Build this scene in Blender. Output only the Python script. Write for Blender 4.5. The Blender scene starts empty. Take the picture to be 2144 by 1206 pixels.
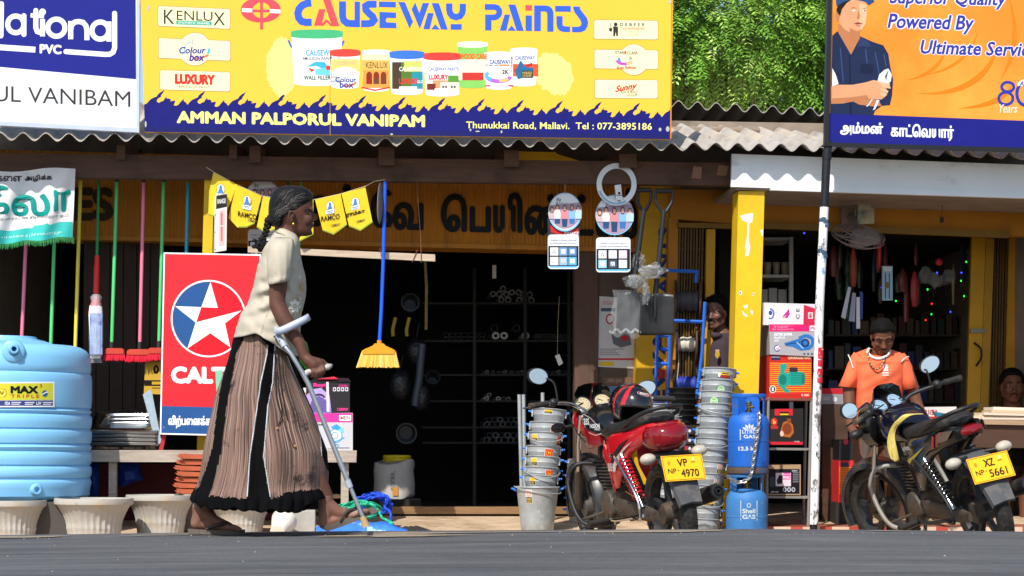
import bpy, math, random
from mathutils import Vector, Matrix, noise
from mathutils.geometry import tessellate_polygon
random.seed(7)
R = math.radians
sc = bpy.context.scene
COL = sc.collection
# ------------------------------------------------------------------ camera
FPX, YH, TH, ROLL, HC, D0 = 4200.0, 940.0, R(4.7), 0.004, 0.383, 13.8
CF = Vector((math.sin(TH), math.cos(TH), 0)); _r = Vector((math.cos(TH), -math.sin(TH), 0)); _u = Vector((0, 0, 1))
CR = _r * math.cos(ROLL) + _u * math.sin(ROLL); CU = _u * math.cos(ROLL) - _r * math.sin(ROLL)
CP = -D0 * CF + Vector((0, 0, HC))
cam = bpy.data.cameras.new('camera'); camo = bpy.data.objects.new('camera', cam); COL.objects.link(camo)
m = Matrix((CR, CU, -CF)).transposed().to_4x4(); m.translation = CP; camo.matrix_world = m
cam.sensor_width = 36; cam.lens = FPX / 2144 * 36; cam.shift_y = (YH - 603) / 2144
cam.clip_start = .1; cam.clip_end = 800
sc.camera = camo
# ------------------------------------------------------------------ sky, sun, exposure
SUN_EL, SUN_AZ = R(47), R(27)
w = bpy.data.worlds.new('World'); sc.world = w; w.use_nodes = True
nt = w.node_tree; sky = nt.nodes.new('ShaderNodeTexSky'); sky.sky_type = 'NISHITA'; sky.sun_disc = False
sky.sun_elevation = SUN_EL; sky.sun_rotation = math.pi + SUN_AZ
nt.links.new(sky.outputs[0], nt.nodes['Background'].inputs[0]); nt.nodes['Background'].inputs[1].default_value = .135
sl = bpy.data.lights.new('sun', 'SUN'); sl.energy = 4.3; sl.angle = R(.5); sl.color = (1, .95, .87)
so = bpy.data.objects.new('sun', sl); COL.objects.link(so)
SD = Vector((-math.sin(SUN_AZ) * math.cos(SUN_EL), -math.cos(SUN_AZ) * math.cos(SUN_EL), math.sin(SUN_EL)))
so.rotation_euler = SD.to_track_quat('Z', 'Y').to_euler()
sc.view_settings.view_transform = 'Standard'; sc.view_settings.look = 'None'; sc.view_settings.gamma = 1
sc.view_settings.exposure = .3
# ------------------------------------------------------------------ helpers
def ray(px, py): return CF + CR * ((px - 1072) / FPX) + CU * ((YH - py) / FPX)
def P(px, py, Y):
    d = ray(px, py); return CP + d * ((Y - CP.y) / d.y)
def G(px, Y, z):
    a, b = P(px, 900, Y), P(px, 1000, Y); t = (z - a.z) / (b.z - a.z); return P(px, 900 + 100 * t, Y)
def ppm(Y): return FPX / ((Y - CP.y) / math.cos(TH))
def gz(Y): return -.26 + (max(Y, -1.6) + 1.6) * .0727
def lin(c): return c / 12.92 if c <= .04045 else ((c + .055) / 1.055) ** 2.4
def S(h):
    if not isinstance(h, str): return h
    h = h.lstrip('#'); return tuple(lin(int(h[i:i + 2], 16) / 255) for i in (0, 2, 4))
MATS = {}
def M(name, col='#808080', r=.6, m=0., var=.12, s=6., bump=0., spec=.4, em=0., stretch=(1, 1, 1), dirt=None, coat=0., alpha=1., trans=0., k=1., uvstripe=None, fine=0.):
    if name in MATS: return MATS[name]
    mt = bpy.data.materials.new(name); MATS[name] = mt; mt.use_nodes = True
    n = mt.node_tree; N = n.nodes; L = n.links; b = N['Principled BSDF']
    c = tuple(min(.9, x * k) for x in S(col)); b.inputs['Roughness'].default_value = r; b.inputs['Metallic'].default_value = m
    b.inputs['Specular IOR Level'].default_value = spec; b.inputs['Coat Weight'].default_value = coat
    b.inputs['Alpha'].default_value = alpha; b.inputs['Transmission Weight'].default_value = trans
    if em: b.inputs['Emission Color'].default_value = (*c, 1); b.inputs['Emission Strength'].default_value = em
    mt.diffuse_color = (*c, 1)
    if var == 0 and not dirt and not bump and not uvstripe:
        b.inputs['Base Color'].default_value = (*c, 1); return mt
    tc = N.new('ShaderNodeTexCoord'); mp = N.new('ShaderNodeMapping'); mp.inputs['Scale'].default_value = stretch
    L.new(tc.outputs['Object'], mp.inputs['Vector'])
    nz = N.new('ShaderNodeTexNoise'); nz.inputs['Scale'].default_value = s; nz.inputs['Detail'].default_value = 7; nz.inputs['Roughness'].default_value = .62
    L.new(mp.outputs[0], nz.inputs['Vector'])
    rp = N.new('ShaderNodeMapRange'); rp.inputs[1].default_value = .28; rp.inputs[2].default_value = .72
    rp.inputs[3].default_value = 1 - var; rp.inputs[4].default_value = 1 + var * .8; L.new(nz.outputs['Fac'], rp.inputs[0])
    mx = N.new('ShaderNodeVectorMath'); mx.operation = 'SCALE'; mx.inputs[0].default_value = c; L.new(rp.outputs[0], mx.inputs['Scale'])
    out = mx.outputs[0]
    if uvstripe:
        sep = N.new('ShaderNodeSeparateXYZ'); L.new(tc.outputs['UV'], sep.inputs[0])
        for i, (cc, fr, lo, hi) in enumerate(uvstripe):
            cx = N.new('ShaderNodeCombineXYZ'); ml = N.new('ShaderNodeMath'); ml.operation = 'MULTIPLY'; ml.inputs[1].default_value = fr
            L.new(sep.outputs[0], ml.inputs[0]); L.new(ml.outputs[0], cx.inputs[0])
            m2 = N.new('ShaderNodeMath'); m2.operation = 'MULTIPLY'; m2.inputs[1].default_value = 1.2; L.new(sep.outputs[1], m2.inputs[0]); L.new(m2.outputs[0], cx.inputs[1])
            n2 = N.new('ShaderNodeTexNoise'); n2.inputs['Scale'].default_value = 1; n2.inputs['Detail'].default_value = 2; L.new(cx.outputs[0], n2.inputs['Vector'])
            r2 = N.new('ShaderNodeMapRange'); r2.inputs[1].default_value = lo; r2.inputs[2].default_value = hi; L.new(n2.outputs['Fac'], r2.inputs[0])
            mm = N.new('ShaderNodeMix'); mm.data_type = 'RGBA'; L.new(r2.outputs[0], mm.inputs[0]); L.new(out, mm.inputs[6]); mm.inputs[7].default_value = (*S(cc), 1); out = mm.outputs[2]
    if dirt:
        for d in dirt:
            n3 = N.new('ShaderNodeTexNoise'); n3.inputs['Scale'].default_value = d[1]; n3.inputs['Detail'].default_value = 9; n3.inputs['Roughness'].default_value = .68
            mp3 = N.new('ShaderNodeMapping'); mp3.inputs['Scale'].default_value = d[4] if len(d) > 4 else (1, 1, 1); mp3.inputs['Location'].default_value = (3.1, 7.7, 1.3)
            L.new(tc.outputs['Object'], mp3.inputs[0]); L.new(mp3.outputs[0], n3.inputs['Vector'])
            r3 = N.new('ShaderNodeMapRange'); r3.inputs[1].default_value = d[2]; r3.inputs[2].default_value = d[3]; L.new(n3.outputs['Fac'], r3.inputs[0])
            mm = N.new('ShaderNodeMix'); mm.data_type = 'RGBA'; L.new(r3.outputs[0], mm.inputs[0]); L.new(out, mm.inputs[6]); mm.inputs[7].default_value = (*S(d[0]), 1); out = mm.outputs[2]
    L.new(out, b.inputs['Base Color'])
    rr = N.new('ShaderNodeMapRange'); rr.inputs[3].default_value = max(.03, r * .8); rr.inputs[4].default_value = min(1, r * 1.2); L.new(nz.outputs['Fac'], rr.inputs[0]); L.new(rr.outputs[0], b.inputs['Roughness'])
    if bump:
        bp = N.new('ShaderNodeBump'); bp.inputs['Strength'].default_value = 1; bp.inputs['Distance'].default_value = bump
        src = nz.outputs['Fac']
        if fine:
            n4 = N.new('ShaderNodeTexNoise'); n4.inputs['Scale'].default_value = fine; n4.inputs['Detail'].default_value = 4; L.new(mp.outputs[0], n4.inputs['Vector']); src = n4.outputs['Fac']
        L.new(src, bp.inputs['Height']); L.new(bp.outputs[0], b.inputs['Normal'])
    return mt
def ink(col, r=.5): return M('ink_' + col.strip('#'), col, r, var=.06, s=9, spec=.15)
ORG = {}
class MB:
    def __init__(s): s.v = []; s.f = []; s.fm = []; s.mats = []; s.uv = None
    def mi(s, m):
        if m not in s.mats: s.mats.append(m)
        return s.mats.index(m)
    def add(s, vs, fs, mat):
        o = len(s.v); i = s.mi(mat); s.v += [Vector(v) for v in vs]
        for f in fs: s.f.append([o + j for j in f]); s.fm.append(i)
        return s
    def box(s, a, b, mat, xf=None):
        x0, y0, z0 = a; x1, y1, z1 = b
        vs = [Vector(p) for p in ((x0, y0, z0), (x1, y0, z0), (x1, y1, z0), (x0, y1, z0), (x0, y0, z1), (x1, y0, z1), (x1, y1, z1), (x0, y1, z1))]
        if xf: vs = [xf @ v for v in vs]
        return s.add(vs, [(0, 3, 2, 1), (4, 5, 6, 7), (0, 1, 5, 4), (1, 2, 6, 5), (2, 3, 7, 6), (3, 0, 4, 7)], mat)
    def prism(s, pts, ext, mat):
        n = len(pts); ext = Vector(ext); vs = [Vector(p) for p in pts] + [Vector(p) + ext for p in pts]
        tri = tessellate_polygon([[Vector(p) for p in pts]])
        fs = [tuple(t) for t in tri] + [tuple(n + i for i in reversed(t)) for t in tri] + [(i, (i + 1) % n, n + (i + 1) % n, n + i) for i in range(n)]
        return s.add(vs, fs, mat)
    def bpx(s, x0, y0, x1, y1, Y, d, mat, sl=0., lean=0.):
        def q(x, y): return P(x + lean * (y - y1), y + sl * (x - x0), Y)
        return s.prism([q(x0, y0), q(x0, y1), q(x1, y1), q(x1, y0)], (0, d, 0), mat)
    def qpx(s, pts, Y, d, mat): return s.prism([P(x, y, Y) for x, y in pts], (0, d, 0), mat)
    def tube(s, path, r, mat, n=8, caps=True, closed=False):
        path = [Vector(p) for p in path]; k = len(path); rs = r if isinstance(r, (list, tuple)) else [r] * k
        T = []
        for i in range(k):
            a = path[(i - 1) % k] if (closed or i > 0) else path[i]; b = path[(i + 1) % k] if (closed or i < k - 1) else path[i]
            d = b - a; T.append(d.normalized() if d.length > 1e-9 else Vector((0, 0, 1)))
        up = Vector((0, 0, 1)) if abs(T[0].z) < .9 else Vector((1, 0, 0)); nrm = T[0].cross(up).normalized(); vs = []
        for i in range(k):
            nrm = (nrm - T[i] * nrm.dot(T[i])); nrm = nrm.normalized() if nrm.length > 1e-6 else T[i].orthogonal().normalized()
            b = T[i].cross(nrm)
            for j in range(n):
                a = 2 * math.pi * j / n; vs.append(path[i] + (nrm * math.cos(a) + b * math.sin(a)) * rs[i])
        fs = []
        for i in range(k if closed else k - 1):
            for j in range(n):
                a = i * n + j; b = i * n + (j + 1) % n; c = ((i + 1) % k) * n + (j + 1) % n; d = ((i + 1) % k) * n + j; fs.append((a, b, c, d))
        if caps and not closed: fs += [tuple(range(n - 1, -1, -1)), tuple((k - 1) * n + j for j in range(n))]
        return s.add(vs, fs, mat)
    def lathe(s, prof, mat, base=(0, 0, 0), n=32, xf=None, sq=None):
        vs = []; base = Vector(base)
        for r, z in prof:
            for j in range(n):
                a = 2 * math.pi * j / n; c, q = math.cos(a), math.sin(a); rr = r
                if sq: rr = r * sq(a, z)
                v = Vector((rr * c, rr * q, z)); vs.append((xf @ v) if xf else v + base)
        k = len(prof); fs = [(i * n + j, i * n + (j + 1) % n, (i + 1) * n + (j + 1) % n, (i + 1) * n + j) for i in range(k - 1) for j in range(n)]
        if prof[0] != prof[-1]: fs += [tuple(range(n - 1, -1, -1)), tuple((k - 1) * n + j for j in range(n))]
        return s.add(vs, fs, mat)
    def loft(s, rings, mat, caps=True, closed=True):
        n = len(rings[0]); vs = [v for r in rings for v in r]; k = len(rings)
        fs = [(i * n + j, i * n + (j + 1) % n, (i + 1) * n + (j + 1) % n, (i + 1) * n + j) for i in range(k - 1) for j in range(n if closed else n - 1)]
        if caps: fs += [tuple(range(n - 1, -1, -1)), tuple((k - 1) * n + j for j in range(n))]
        return s.add(vs, fs, mat)
    def cap(s, a, b, ra, rb, mat, n=14):
        a = Vector(a); b = Vector(b); d = (b - a); L = d.length; t = d / L if L > 1e-6 else Vector((0, 0, 1)); L = max(L, 1e-6)
        prof = [(ra * math.cos(x), -ra * math.sin(x)) for x in (R(88), R(60), R(30), 0)] + [(rb * math.cos(x), L + rb * math.sin(x)) for x in (0, R(30), R(60), R(88))]
        q = t.to_track_quat('Z', 'Y').to_matrix().to_4x4(); q.translation = a
        return s.lathe(prof, mat, n=n, xf=q)
    def chain(s, pts, mat, n=14):
        for (a, ra), (b, rb) in zip(pts, pts[1:]): s.cap(a, b, ra, rb, mat, n)
        return s
    def ell(s, c, rad, mat, rot=None, n=18):
        vs = []; k = n // 2 + 1
        prof = [(max(.02, math.sin(math.pi * i / (k - 1))), -math.cos(math.pi * i / (k - 1))) for i in range(k)]
        xf = Matrix.Translation(Vector(c)) @ (rot.to_4x4() if rot else Matrix.Identity(4)) @ Matrix.Diagonal((*rad, 1))
        return s.lathe(prof, mat, n=n, xf=xf)
    def build(s, name, parent=None, label=None, local=False, bevel=0., angle=38, subsurf=0, origin=None):
        me = bpy.data.meshes.new(name)
        if parent is not None: org = Vector((0, 0, 0)) if local else ORG.get(parent.name, Vector((0, 0, 0)))
        elif origin is not None: org = Vector(origin)
        else:
            xs = [v.x for v in s.v]; ys = [v.y for v in s.v]; org = Vector(((min(xs) + max(xs)) / 2, (min(ys) + max(ys)) / 2, min(v.z for v in s.v)))
        me.from_pydata([tuple(v - org) for v in s.v], [], s.f)
        for mt in s.mats: me.materials.append(mt)
        me.polygons.foreach_set('material_index', s.fm); me.polygons.foreach_set('use_smooth', [True] * len(s.f))
        if s.uv:
            u = me.uv_layers.new(name='UVMap')
            for lp in me.loops: u.data[lp.index].uv = s.uv[lp.vertex_index]
        me.update(); me.set_sharp_from_angle(angle=R(angle))
        o = bpy.data.objects.new(name, me); COL.objects.link(o)
        if parent is not None: o.parent = parent
        else: o.location = org
        ORG[o.name] = org
        if label: o['label'] = label
        if bevel:
            b = o.modifiers.new('bevel', 'BEVEL'); b.width = bevel; b.segments = 2; b.limit_method = 'ANGLE'; b.angle_limit = R(40)
        if subsurf: q = o.modifiers.new('sub', 'SUBSURF'); q.levels = subsurf; q.render_levels = subsurf
        return o
def tag(o, label, cat, group=None):
    o['label'] = label; o['category'] = cat
    if group: o['group'] = group
    return o
def struct(o): o['kind'] = 'structure'; return o
def thing(name, label, cat, loc=(0, 0, 0), group=None):
    o = bpy.data.objects.new(name, None); COL.objects.link(o); o.location = loc; o.empty_display_size = .1
    ORG[o.name] = Vector(loc); return tag(o, label, cat, group)
def single(name, mb, label, cat, group=None, **k): return tag(mb.build(name, **k), label, cat, group)
def dup(root, loc, label=None, rot=None, group=None, skip=()):
    r = root.copy(); COL.objects.link(r); r.location = loc; ORG[r.name] = Vector(loc)
    if label: r['label'] = label
    if group: r['group'] = group
    if rot: r.rotation_euler = rot
    for ch in list(root.children):
        if ch.name.split('.')[0] in skip: continue
        c = ch.copy(); COL.objects.link(c); c.parent = r; ORG[c.name] = ORG.get(ch.name, Vector())
        for g in list(ch.children):
            d = g.copy(); COL.objects.link(d); d.parent = c
    return r
def fuse(mb, name, parent, voxel=.006, smooth=4, local=False, label=None, paint=None, dec=None):
    """one continuous skin out of overlapping closed volumes"""
    o = mb.build('tmp_' + name, parent=None, origin=(0, 0, 0))
    q = o.modifiers.new('r', 'REMESH'); q.mode = 'VOXEL'; q.voxel_size = voxel; q.use_smooth_shade = True
    if smooth: k = o.modifiers.new('s', 'SMOOTH'); k.factor = .5; k.iterations = smooth
    dg = bpy.context.evaluated_depsgraph_get(); me = bpy.data.meshes.new_from_object(o.evaluated_get(dg)); me.name = name
    bpy.data.objects.remove(o)
    org = Vector() if local else ORG.get(parent.name, Vector())
    mats = list(mb.mats); me.materials.clear()
    for mt in mats: me.materials.append(mt)
    if paint:
        for p in me.polygons: p.material_index = paint(p.center)
    else:
        for p in me.polygons: p.material_index = 0
    me.transform(Matrix.Translation(-org)); me.update()
    o = bpy.data.objects.new(name, me); COL.objects.link(o); o.parent = parent; ORG[o.name] = org
    if label: o['label'] = label
    return o
_tc = {}
def ttris(t, bold=0.):
    if (t, bold) in _tc: return _tc[(t, bold)]
    c = bpy.data.curves.new('t', 'FONT'); c.body = t; c.offset = bold; c.resolution_u = 4 if len(t) < 14 else 2
    o = bpy.data.objects.new('t', c); COL.objects.link(o); dg = bpy.context.evaluated_depsgraph_get()
    me = bpy.data.meshes.new_from_object(o.evaluated_get(dg)); bpy.data.objects.remove(o)
    vs = [(v.co.x, v.co.y) for v in me.vertices]; fs = [tuple(p.vertices) for p in me.polygons]; bpy.data.meshes.remove(me); bpy.data.curves.remove(c)
    _tc[(t, bold)] = (vs, fs); return vs, fs
class Pr:
    """flat printing or lettering laid on a surface; fn(px, py, layer) gives the point on that surface"""
    def __init__(s, fn):
        s.k = 0; s.mb = MB(); s.raw = fn
    def fn(s, x, y, l): return s.raw(x, y, l + .03 * (s.k % 12))
    def poly(s, pts, col, l=1):
        s.k += 1
        tri = tessellate_polygon([[Vector((x, y, 0)) for x, y in pts]]); s.mb.add([s.fn(x, y, l) for x, y in pts], [tuple(t) for t in tri], ink(col)); return s
    def rect(s, x0, y0, x1, y1, col, l=1, sl=0., n=1, lean=0.):
        s.k += 1; vs = [s.fn(x0 + (x1 - x0) * i / n + lean * (y - y1), y + sl * (x1 - x0) * i / n, l) for y in (y0, y1) for i in range(n + 1)]
        s.mb.add(vs, [(i, n + 1 + i, n + 2 + i, i + 1) for i in range(n)], ink(col)); return s
    def ell(s, cx, cy, rx, ry, col, l=1, n=28, a0=0, a1=360):
        pts = [(cx + rx * math.cos(R(a0 + (a1 - a0) * i / n)), cy + ry * math.sin(R(a0 + (a1 - a0) * i / n))) for i in range(n if a1 - a0 >= 360 else n + 1)]
        return s.poly(pts, col, l)
    def rrect(s, x0, y0, x1, y1, rad, col, l=1, sl=0.):
        pts = []
        for cx, cy, a in ((x1 - rad, y0 + rad, -90), (x1 - rad, y1 - rad, 0), (x0 + rad, y1 - rad, 90), (x0 + rad, y0 + rad, 180)):
            for i in range(5): pts.append((cx + rad * math.cos(R(a + 22.5 * i)), cy + rad * math.sin(R(a + 22.5 * i))))
        return s.poly([(x, y + sl * (x - x0)) for x, y in pts], col, l)
    def stroke(s, pts, w, col, l=1, closed=False, rnd=False):
        s.k += 1; n = len(pts); Lf = []; Rt = []
        for i in range(n):
            a = pts[(i - 1) % n] if closed or i else pts[i]; b = pts[(i + 1) % n] if closed or i < n - 1 else pts[i]; p = pts[i]
            d1 = Vector((p[0] - a[0], p[1] - a[1])); d2 = Vector((b[0] - p[0], b[1] - p[1]))
            if d1.length < 1e-6: d1 = d2
            if d2.length < 1e-6: d2 = d1
            d1.normalize(); d2.normalize(); t = d1 + d2
            t = t.normalized() if t.length > 1e-4 else d1
            nn = Vector((-t.y, t.x)); k = w / 2 / max(.45, nn.dot(Vector((-d1.y, d1.x))))
            Lf.append((p[0] + nn.x * k, p[1] + nn.y * k)); Rt.append((p[0] - nn.x * k, p[1] - nn.y * k))
        vs = [s.fn(x, y, l) for x, y in Lf + Rt]; fs = [(i, (i + 1) % n, n + (i + 1) % n, n + i) for i in range(n if closed else n - 1)]
        s.mb.add(vs, fs, ink(col))
        if rnd:
            for p in (pts[0], pts[-1]): s.ell(p[0], p[1], w / 2, w / 2, col, l + .3, 14)
        return s
    def arc(s, cx, cy, rx, ry, a0, a1, w, col, l=1, n=18, rnd=False):
        return s.stroke([(cx + rx * math.cos(R(a0 + (a1 - a0) * i / n)), cy + ry * math.sin(R(a0 + (a1 - a0) * i / n))) for i in range(n + 1)], w, col, l, rnd=rnd)
    def text(s, t, x0, y0, x1, y1, col, l=2, bold=0., shear=0., sl=0., vert=False, fat=0.):
        if bold >= .03 and not vert and not fat:
            fat = bold * abs(y1 - y0) * 1.25
            if y1 - y0 < 9: fat = bold * abs(y1 - y0) * 1.0
        if fat:
            for i in (range(8) if y1 - y0 > 13 else (1, 3, 5, 7)): s.text(t, x0 + fat * (1 + math.cos(i * .785)), y0 + fat * (1 + math.sin(i * .785)), x1 - fat * (1 - math.cos(i * .785)), y1 - fat * (1 - math.sin(i * .785)), col, l + .05 * i, 0, shear, sl, vert)
            return s
        s.k += 1; vs, fs = ttris(t, bold)
        if not vs: return s
        vs = [(x + shear * y, y) for x, y in vs]
        ax = min(v[0] for v in vs); bx = max(v[0] for v in vs); ay = min(v[1] for v in vs); by = max(v[1] for v in vs)
        o = []
        for x, y in vs:
            u = (x - ax) / (bx - ax); v = (by - y) / (by - ay)
            if vert: px, py = x0 + v * (x1 - x0), y1 - u * (y1 - y0)
            else: px, py = x0 + u * (x1 - x0), y0 + v * (y1 - y0) + sl * u * (x1 - x0)
            o.append(s.fn(px, py, l))
        s.mb.add(o, fs, ink(col)); return s
    def build(s, name, parent, label=None): return s.mb.build(name, parent, label)
def onplane(Y, step=.0005): return lambda x, y, l: P(x, y, Y - step * l)
def oncyl(cx, cy, rfn, step=.0005):
    def f(x, y, l):
        d = ray(x, y); z = CP.z; r = rfn(z); t = None
        tt = (cy - CP.y) / d.y
        for _ in range(6):
            z = CP.z + d.z * tt; r = rfn(z) + step * l
            ox, oy = CP.x - cx, CP.y - cy; a = d.x * d.x + d.y * d.y; b = 2 * (ox * d.x + oy * d.y); c = ox * ox + oy * oy - r * r; q = b * b - 4 * a * c
            tt = (-b - math.sqrt(max(q, 0))) / (2 * a)
        return CP + d * tt
    return f
def crv(pts, n=8, closed=False):
    pts = [Vector(p) for p in pts]; out = []; k = len(pts)
    for i in range(k if closed else k - 1):
        p0 = pts[(i - 1) % k] if closed or i else pts[i]; p1 = pts[i]; p2 = pts[(i + 1) % k]; p3 = pts[(i + 2) % k] if closed or i < k - 2 else p2
        for j in range(n):
            t = j / n; out.append(.5 * ((2 * p1) + (p2 - p0) * t + (2 * p0 - 5 * p1 + 4 * p2 - p3) * t * t + (3 * p1 - p0 - 3 * p2 + p3) * t ** 3))
    if not closed: out.append(pts[-1])
    return out
def itp(tab, x):
    if x <= tab[0][0]: return tab[0][1]
    for (a, p), (b, q) in zip(tab, tab[1:]):
        if x <= b: return p + (q - p) * (x - a) / (b - a)
    return tab[-1][1]
rnd = random.uniform
asph = M('asphalt', '#56575a', .85, var=.22, s=30, bump=.004, fine=160, dirt=[('#6d6c6a', 3, .5, .75, (.4, 2.5, 1)), ('#8d8b86', 95, .66, .74), ('#3a3b3f', 1.6, .47, .7, (.3, 3, 1))])
sand = M('sandy_soil', '#c2a98c', .95, var=.2, s=7, bump=.01, dirt=[('#8f7659', 2.2, .5, .68), ('#6d5a48', 30, .62, .72)])
mb = MB(); CY = -4.75; xs = [-60, -14, -9] + [G(px, CY, 0).x for px in range(-200, 2400, 100)] + [9, 14, 60]
tab = [(-10, 1127), (0, 1127), (300, 1122), (600, 1118.5), (1000, 1116), (1300, 1114), (1600, 1112.5), (1900, 1115), (2144, 1118), (2400, 1121)]
def crownz(X):
    best = 0
    t = (X - G(0, CY, 0).x) / (G(2144, CY, 0).x - G(0, CY, 0).x) * 2144
    return P(t, itp(tab, min(2300, max(-100, t))), CY).z
prof = [(-60, -.45), (-12, -.10), (-8, -.055), (-6.2, -.018), (-5.2, -.003), (CY, 0), (-4.3, -.006), (-3.4, -.07), (-2.6, -.17), (-2.2, -.24)]
vs = [(x, y, z + crownz(x) * min(1, max(0, 1 - abs(y - CY) / 8))) for y, z in prof for x in xs]; n = len(xs)
mb.add(vs, [(i * n + j, i * n + j + 1, (i + 1) * n + j + 1, (i + 1) * n + j) for i in range(len(prof) - 1) for j in range(n - 1)], asph)
struct(mb.build('road', origin=(0, 0, 0)))
GX = [-400, -.25, .02, 400]
gp = [(-2.3, -.25, -.25), (-2.0, -.25, -.345), (-1.6, -.26, -.345), (-.95, gz(-.95), -.345), (-.62, gz(-.62), gz(-.62) - .02), (-.4, gz(-.4), gz(-.4)), (.6, -.10, -.10), (6, -.1, -.1), (60, -.1, -.1), (400, -.1, -.1)]
mb = MB(); vs = [(x, y, a if k < 2 else b) for y, a, b in gp for k, x in enumerate(GX)]
mb.add(vs, [(i * 4 + j, i * 4 + j + 1, (i + 1) * 4 + j + 1, (i + 1) * 4 + j) for i in range(len(gp) - 1) for j in range(3)], sand)
struct(mb.build('ground', origin=(0, 0, 0)))
mb = MB(); gm = M('grit', '#b5b0a6', .9, var=.3, s=40)
for i in range(70):
    x = rnd(-3.2, 2.9); y = random.choice([rnd(-4.9, -4.7), rnd(-7.5, -4.7)]); z = crownz(x) * (1 - abs(y - CY) / 8) + itp([(-12, -.10), (-8, -.055), (-6.2, -.018), (-5.2, -.003), (CY, 0)], y); q = rnd(.0012, .003)
    mb.ell((x, y, z + q * .5), (q * rnd(.8, 1.6), q, q * .7), gm, n=6)
o = mb.build('road_grit', origin=(0, 0, 0)); o['kind'] = 'stuff'
mb = MB(); rg = random.Random(12)
for i in range(16):
    cx = rg.uniform(-3.4, 3.0); cy = rg.uniform(-5.0, -4.55); a, b = rg.uniform(.1, .4), rg.uniform(.03, .12); pts = []
    for k in range(18):
        t_ = 2 * math.pi * k / 18; f = rg.uniform(.6, 1.2); x, y = cx + a * f * math.cos(t_), cy + b * f * math.sin(t_); pts.append(Vector((x, y, crownz(x) * (1 - abs(y - CY) / 8) + itp([(-8, -.055), (-6.2, -.018), (-5.2, -.003), (CY, 0), (-4.3, -.006), (-3.4, -.07)], y) + .004)))
    mb.add(pts, [tuple(t_) for t_ in tessellate_polygon([pts])], M('drift_sand', '#8f8270', .95, var=.25, s=30))
o = mb.build('sand_drift', origin=(0, 0, 0)); o['kind'] = 'stuff'
mb = MB(); ta = M('tile_red', '#8d4a3a', .35, var=.15, s=12); tb = M('tile_dull', '#a56a52', .4, var=.15, s=12); te = M('kerb_red', '#b0483c', .5); tw = M('kerb_cream', '#cdb49c', .6)
z = -.135
for i in range(16):
    for j in range(14):
        x = 1.45 + i * .3; y = -.42 + j * .3
        mb.add([(x, y, z), (x + .298, y, z), (x + .298, y + .298, z), (x, y + .298, z)], [(0, 1, 2, 3)], ta if (i + j) % 2 else tb)
mb.box((1.44, -.44, -.3), (6.3, -.425, z + .001), tw)
mb.box((1.44, -.425, -.3), (6.3, 4, z - .004), tw)
for i in range(24): mb.box((1.45 + i * .2, -.446, -.2), (1.53 + i * .2, -.441, z + .002), te)
struct(mb.build('tiled_floor', origin=(0, 0, 0)))
wood_d = M('old_wood_dark', '#5a4236', .85, var=.3, s=4, stretch=(1, 8, 10), bump=.004, dirt=[('#3a2a22', 2.5, .52, .7)])
wood_p = M('pale_wood', '#c2ae98', .8, var=.22, s=5, stretch=(1, 9, 12), bump=.003, dirt=[('#8a7562', 4, .55, .75, (1, 6, 6))])
asb = M('asbestos', '#aaa49c', .92, var=.2, s=5, bump=.006, dirt=[('#857868', 4, .5, .72, (3, .6, 1)), ('#c4b49e', 1.4, .5, .7)])
asb_lo = asb
ylw = M('yellow_paint', '#f2c516', .55, var=.1, s=5, bump=.003, dirt=[('#b8941c', 3, .55, .8, (1, 1, .6)), ('#8a7a50', 16, .68, .74), ('#cdbf8a', 26, .7, .74)], k=.85)
ylw_o = M('ochre_shutter', '#c8801c', .6, var=.14, s=3, stretch=(6, 6, .6), dirt=[('#7c4a14', 2, .55, .75, (3, 3, .5))], k=.8)
org_w = M('ochre_wall', '#cf8a1e', .7, var=.12, s=3, dirt=[('#8a5a1c', 2.2, .56, .75)], k=.7)
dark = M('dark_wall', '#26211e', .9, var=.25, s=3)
vdark = M('shade_black_wall', '#171514', .95, var=.2, s=3)  # near-black wall colour stands in for the darkness of the unlit interior
brn = M('brown_board', '#5b4438', .8, var=.25, s=3, stretch=(6, 6, 1), dirt=[('#3a2b25', 3, .52, .7)])
gryb = M('worn_board', '#57493f', .85, var=.25, s=4, dirt=[('#382c26', 3, .5, .7)])
shop = thing('hardware_shop', 'hardware shop with ochre shutter box, brown eave beam and pipe racks behind its dark opening', 'shop', (0, .6, -.1))
PITCH = .1475
def corr(mbx, pts_front, pts_back, mat, amp=.026, th=.007, pitch=PITCH, phase=0.):
    """corrugated sheet between two edges given as functions of x"""
    x0, x1, ff, fb = pts_front[0], pts_front[1], pts_front[2], pts_back; n = int((x1 - x0) / pitch * 10); top = []; rows = []
    for (fn, ) in ((ff,), (lambda x: tuple((a + b) / 2 for a, b in zip(ff(x), fb(x))),), (fb,)):
        rows.append([Vector((x, fn(x)[0], fn(x)[1] + amp * math.cos(2 * math.pi * (x + phase) / pitch))) for x in [x0 + (x1 - x0) * i / n for i in range(n + 1)]])
    k = n + 1; vs = [v for r in rows for v in r] + [v - Vector((0, 0, th)) for r in rows for v in r]; o = 3 * k; fs = []
    for i in range(2):
        for j in range(n): fs += [(i * k + j, i * k + j + 1, (i + 1) * k + j + 1, (i + 1) * k + j), (o + i * k + j + 1, o + i * k + j, o + (i + 1) * k + j, o + (i + 1) * k + j + 1)]
    for j in range(n): fs += [(j + 1, j, o + j, o + j + 1), (2 * k + j, 2 * k + j + 1, o + 2 * k + j + 1, o + 2 * k + j)]
    fs += [(0, k, o + k, o), (k, 2 * k, o + 2 * k, o + k), (k - 1, o + k - 1, o + 2 * k - 1, 2 * k - 1), (2 * k - 1, o + 2 * k - 1, o + 3 * k - 1, 3 * k - 1)]
    mbx.add(vs, fs, mat)
RY = -.45
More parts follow.
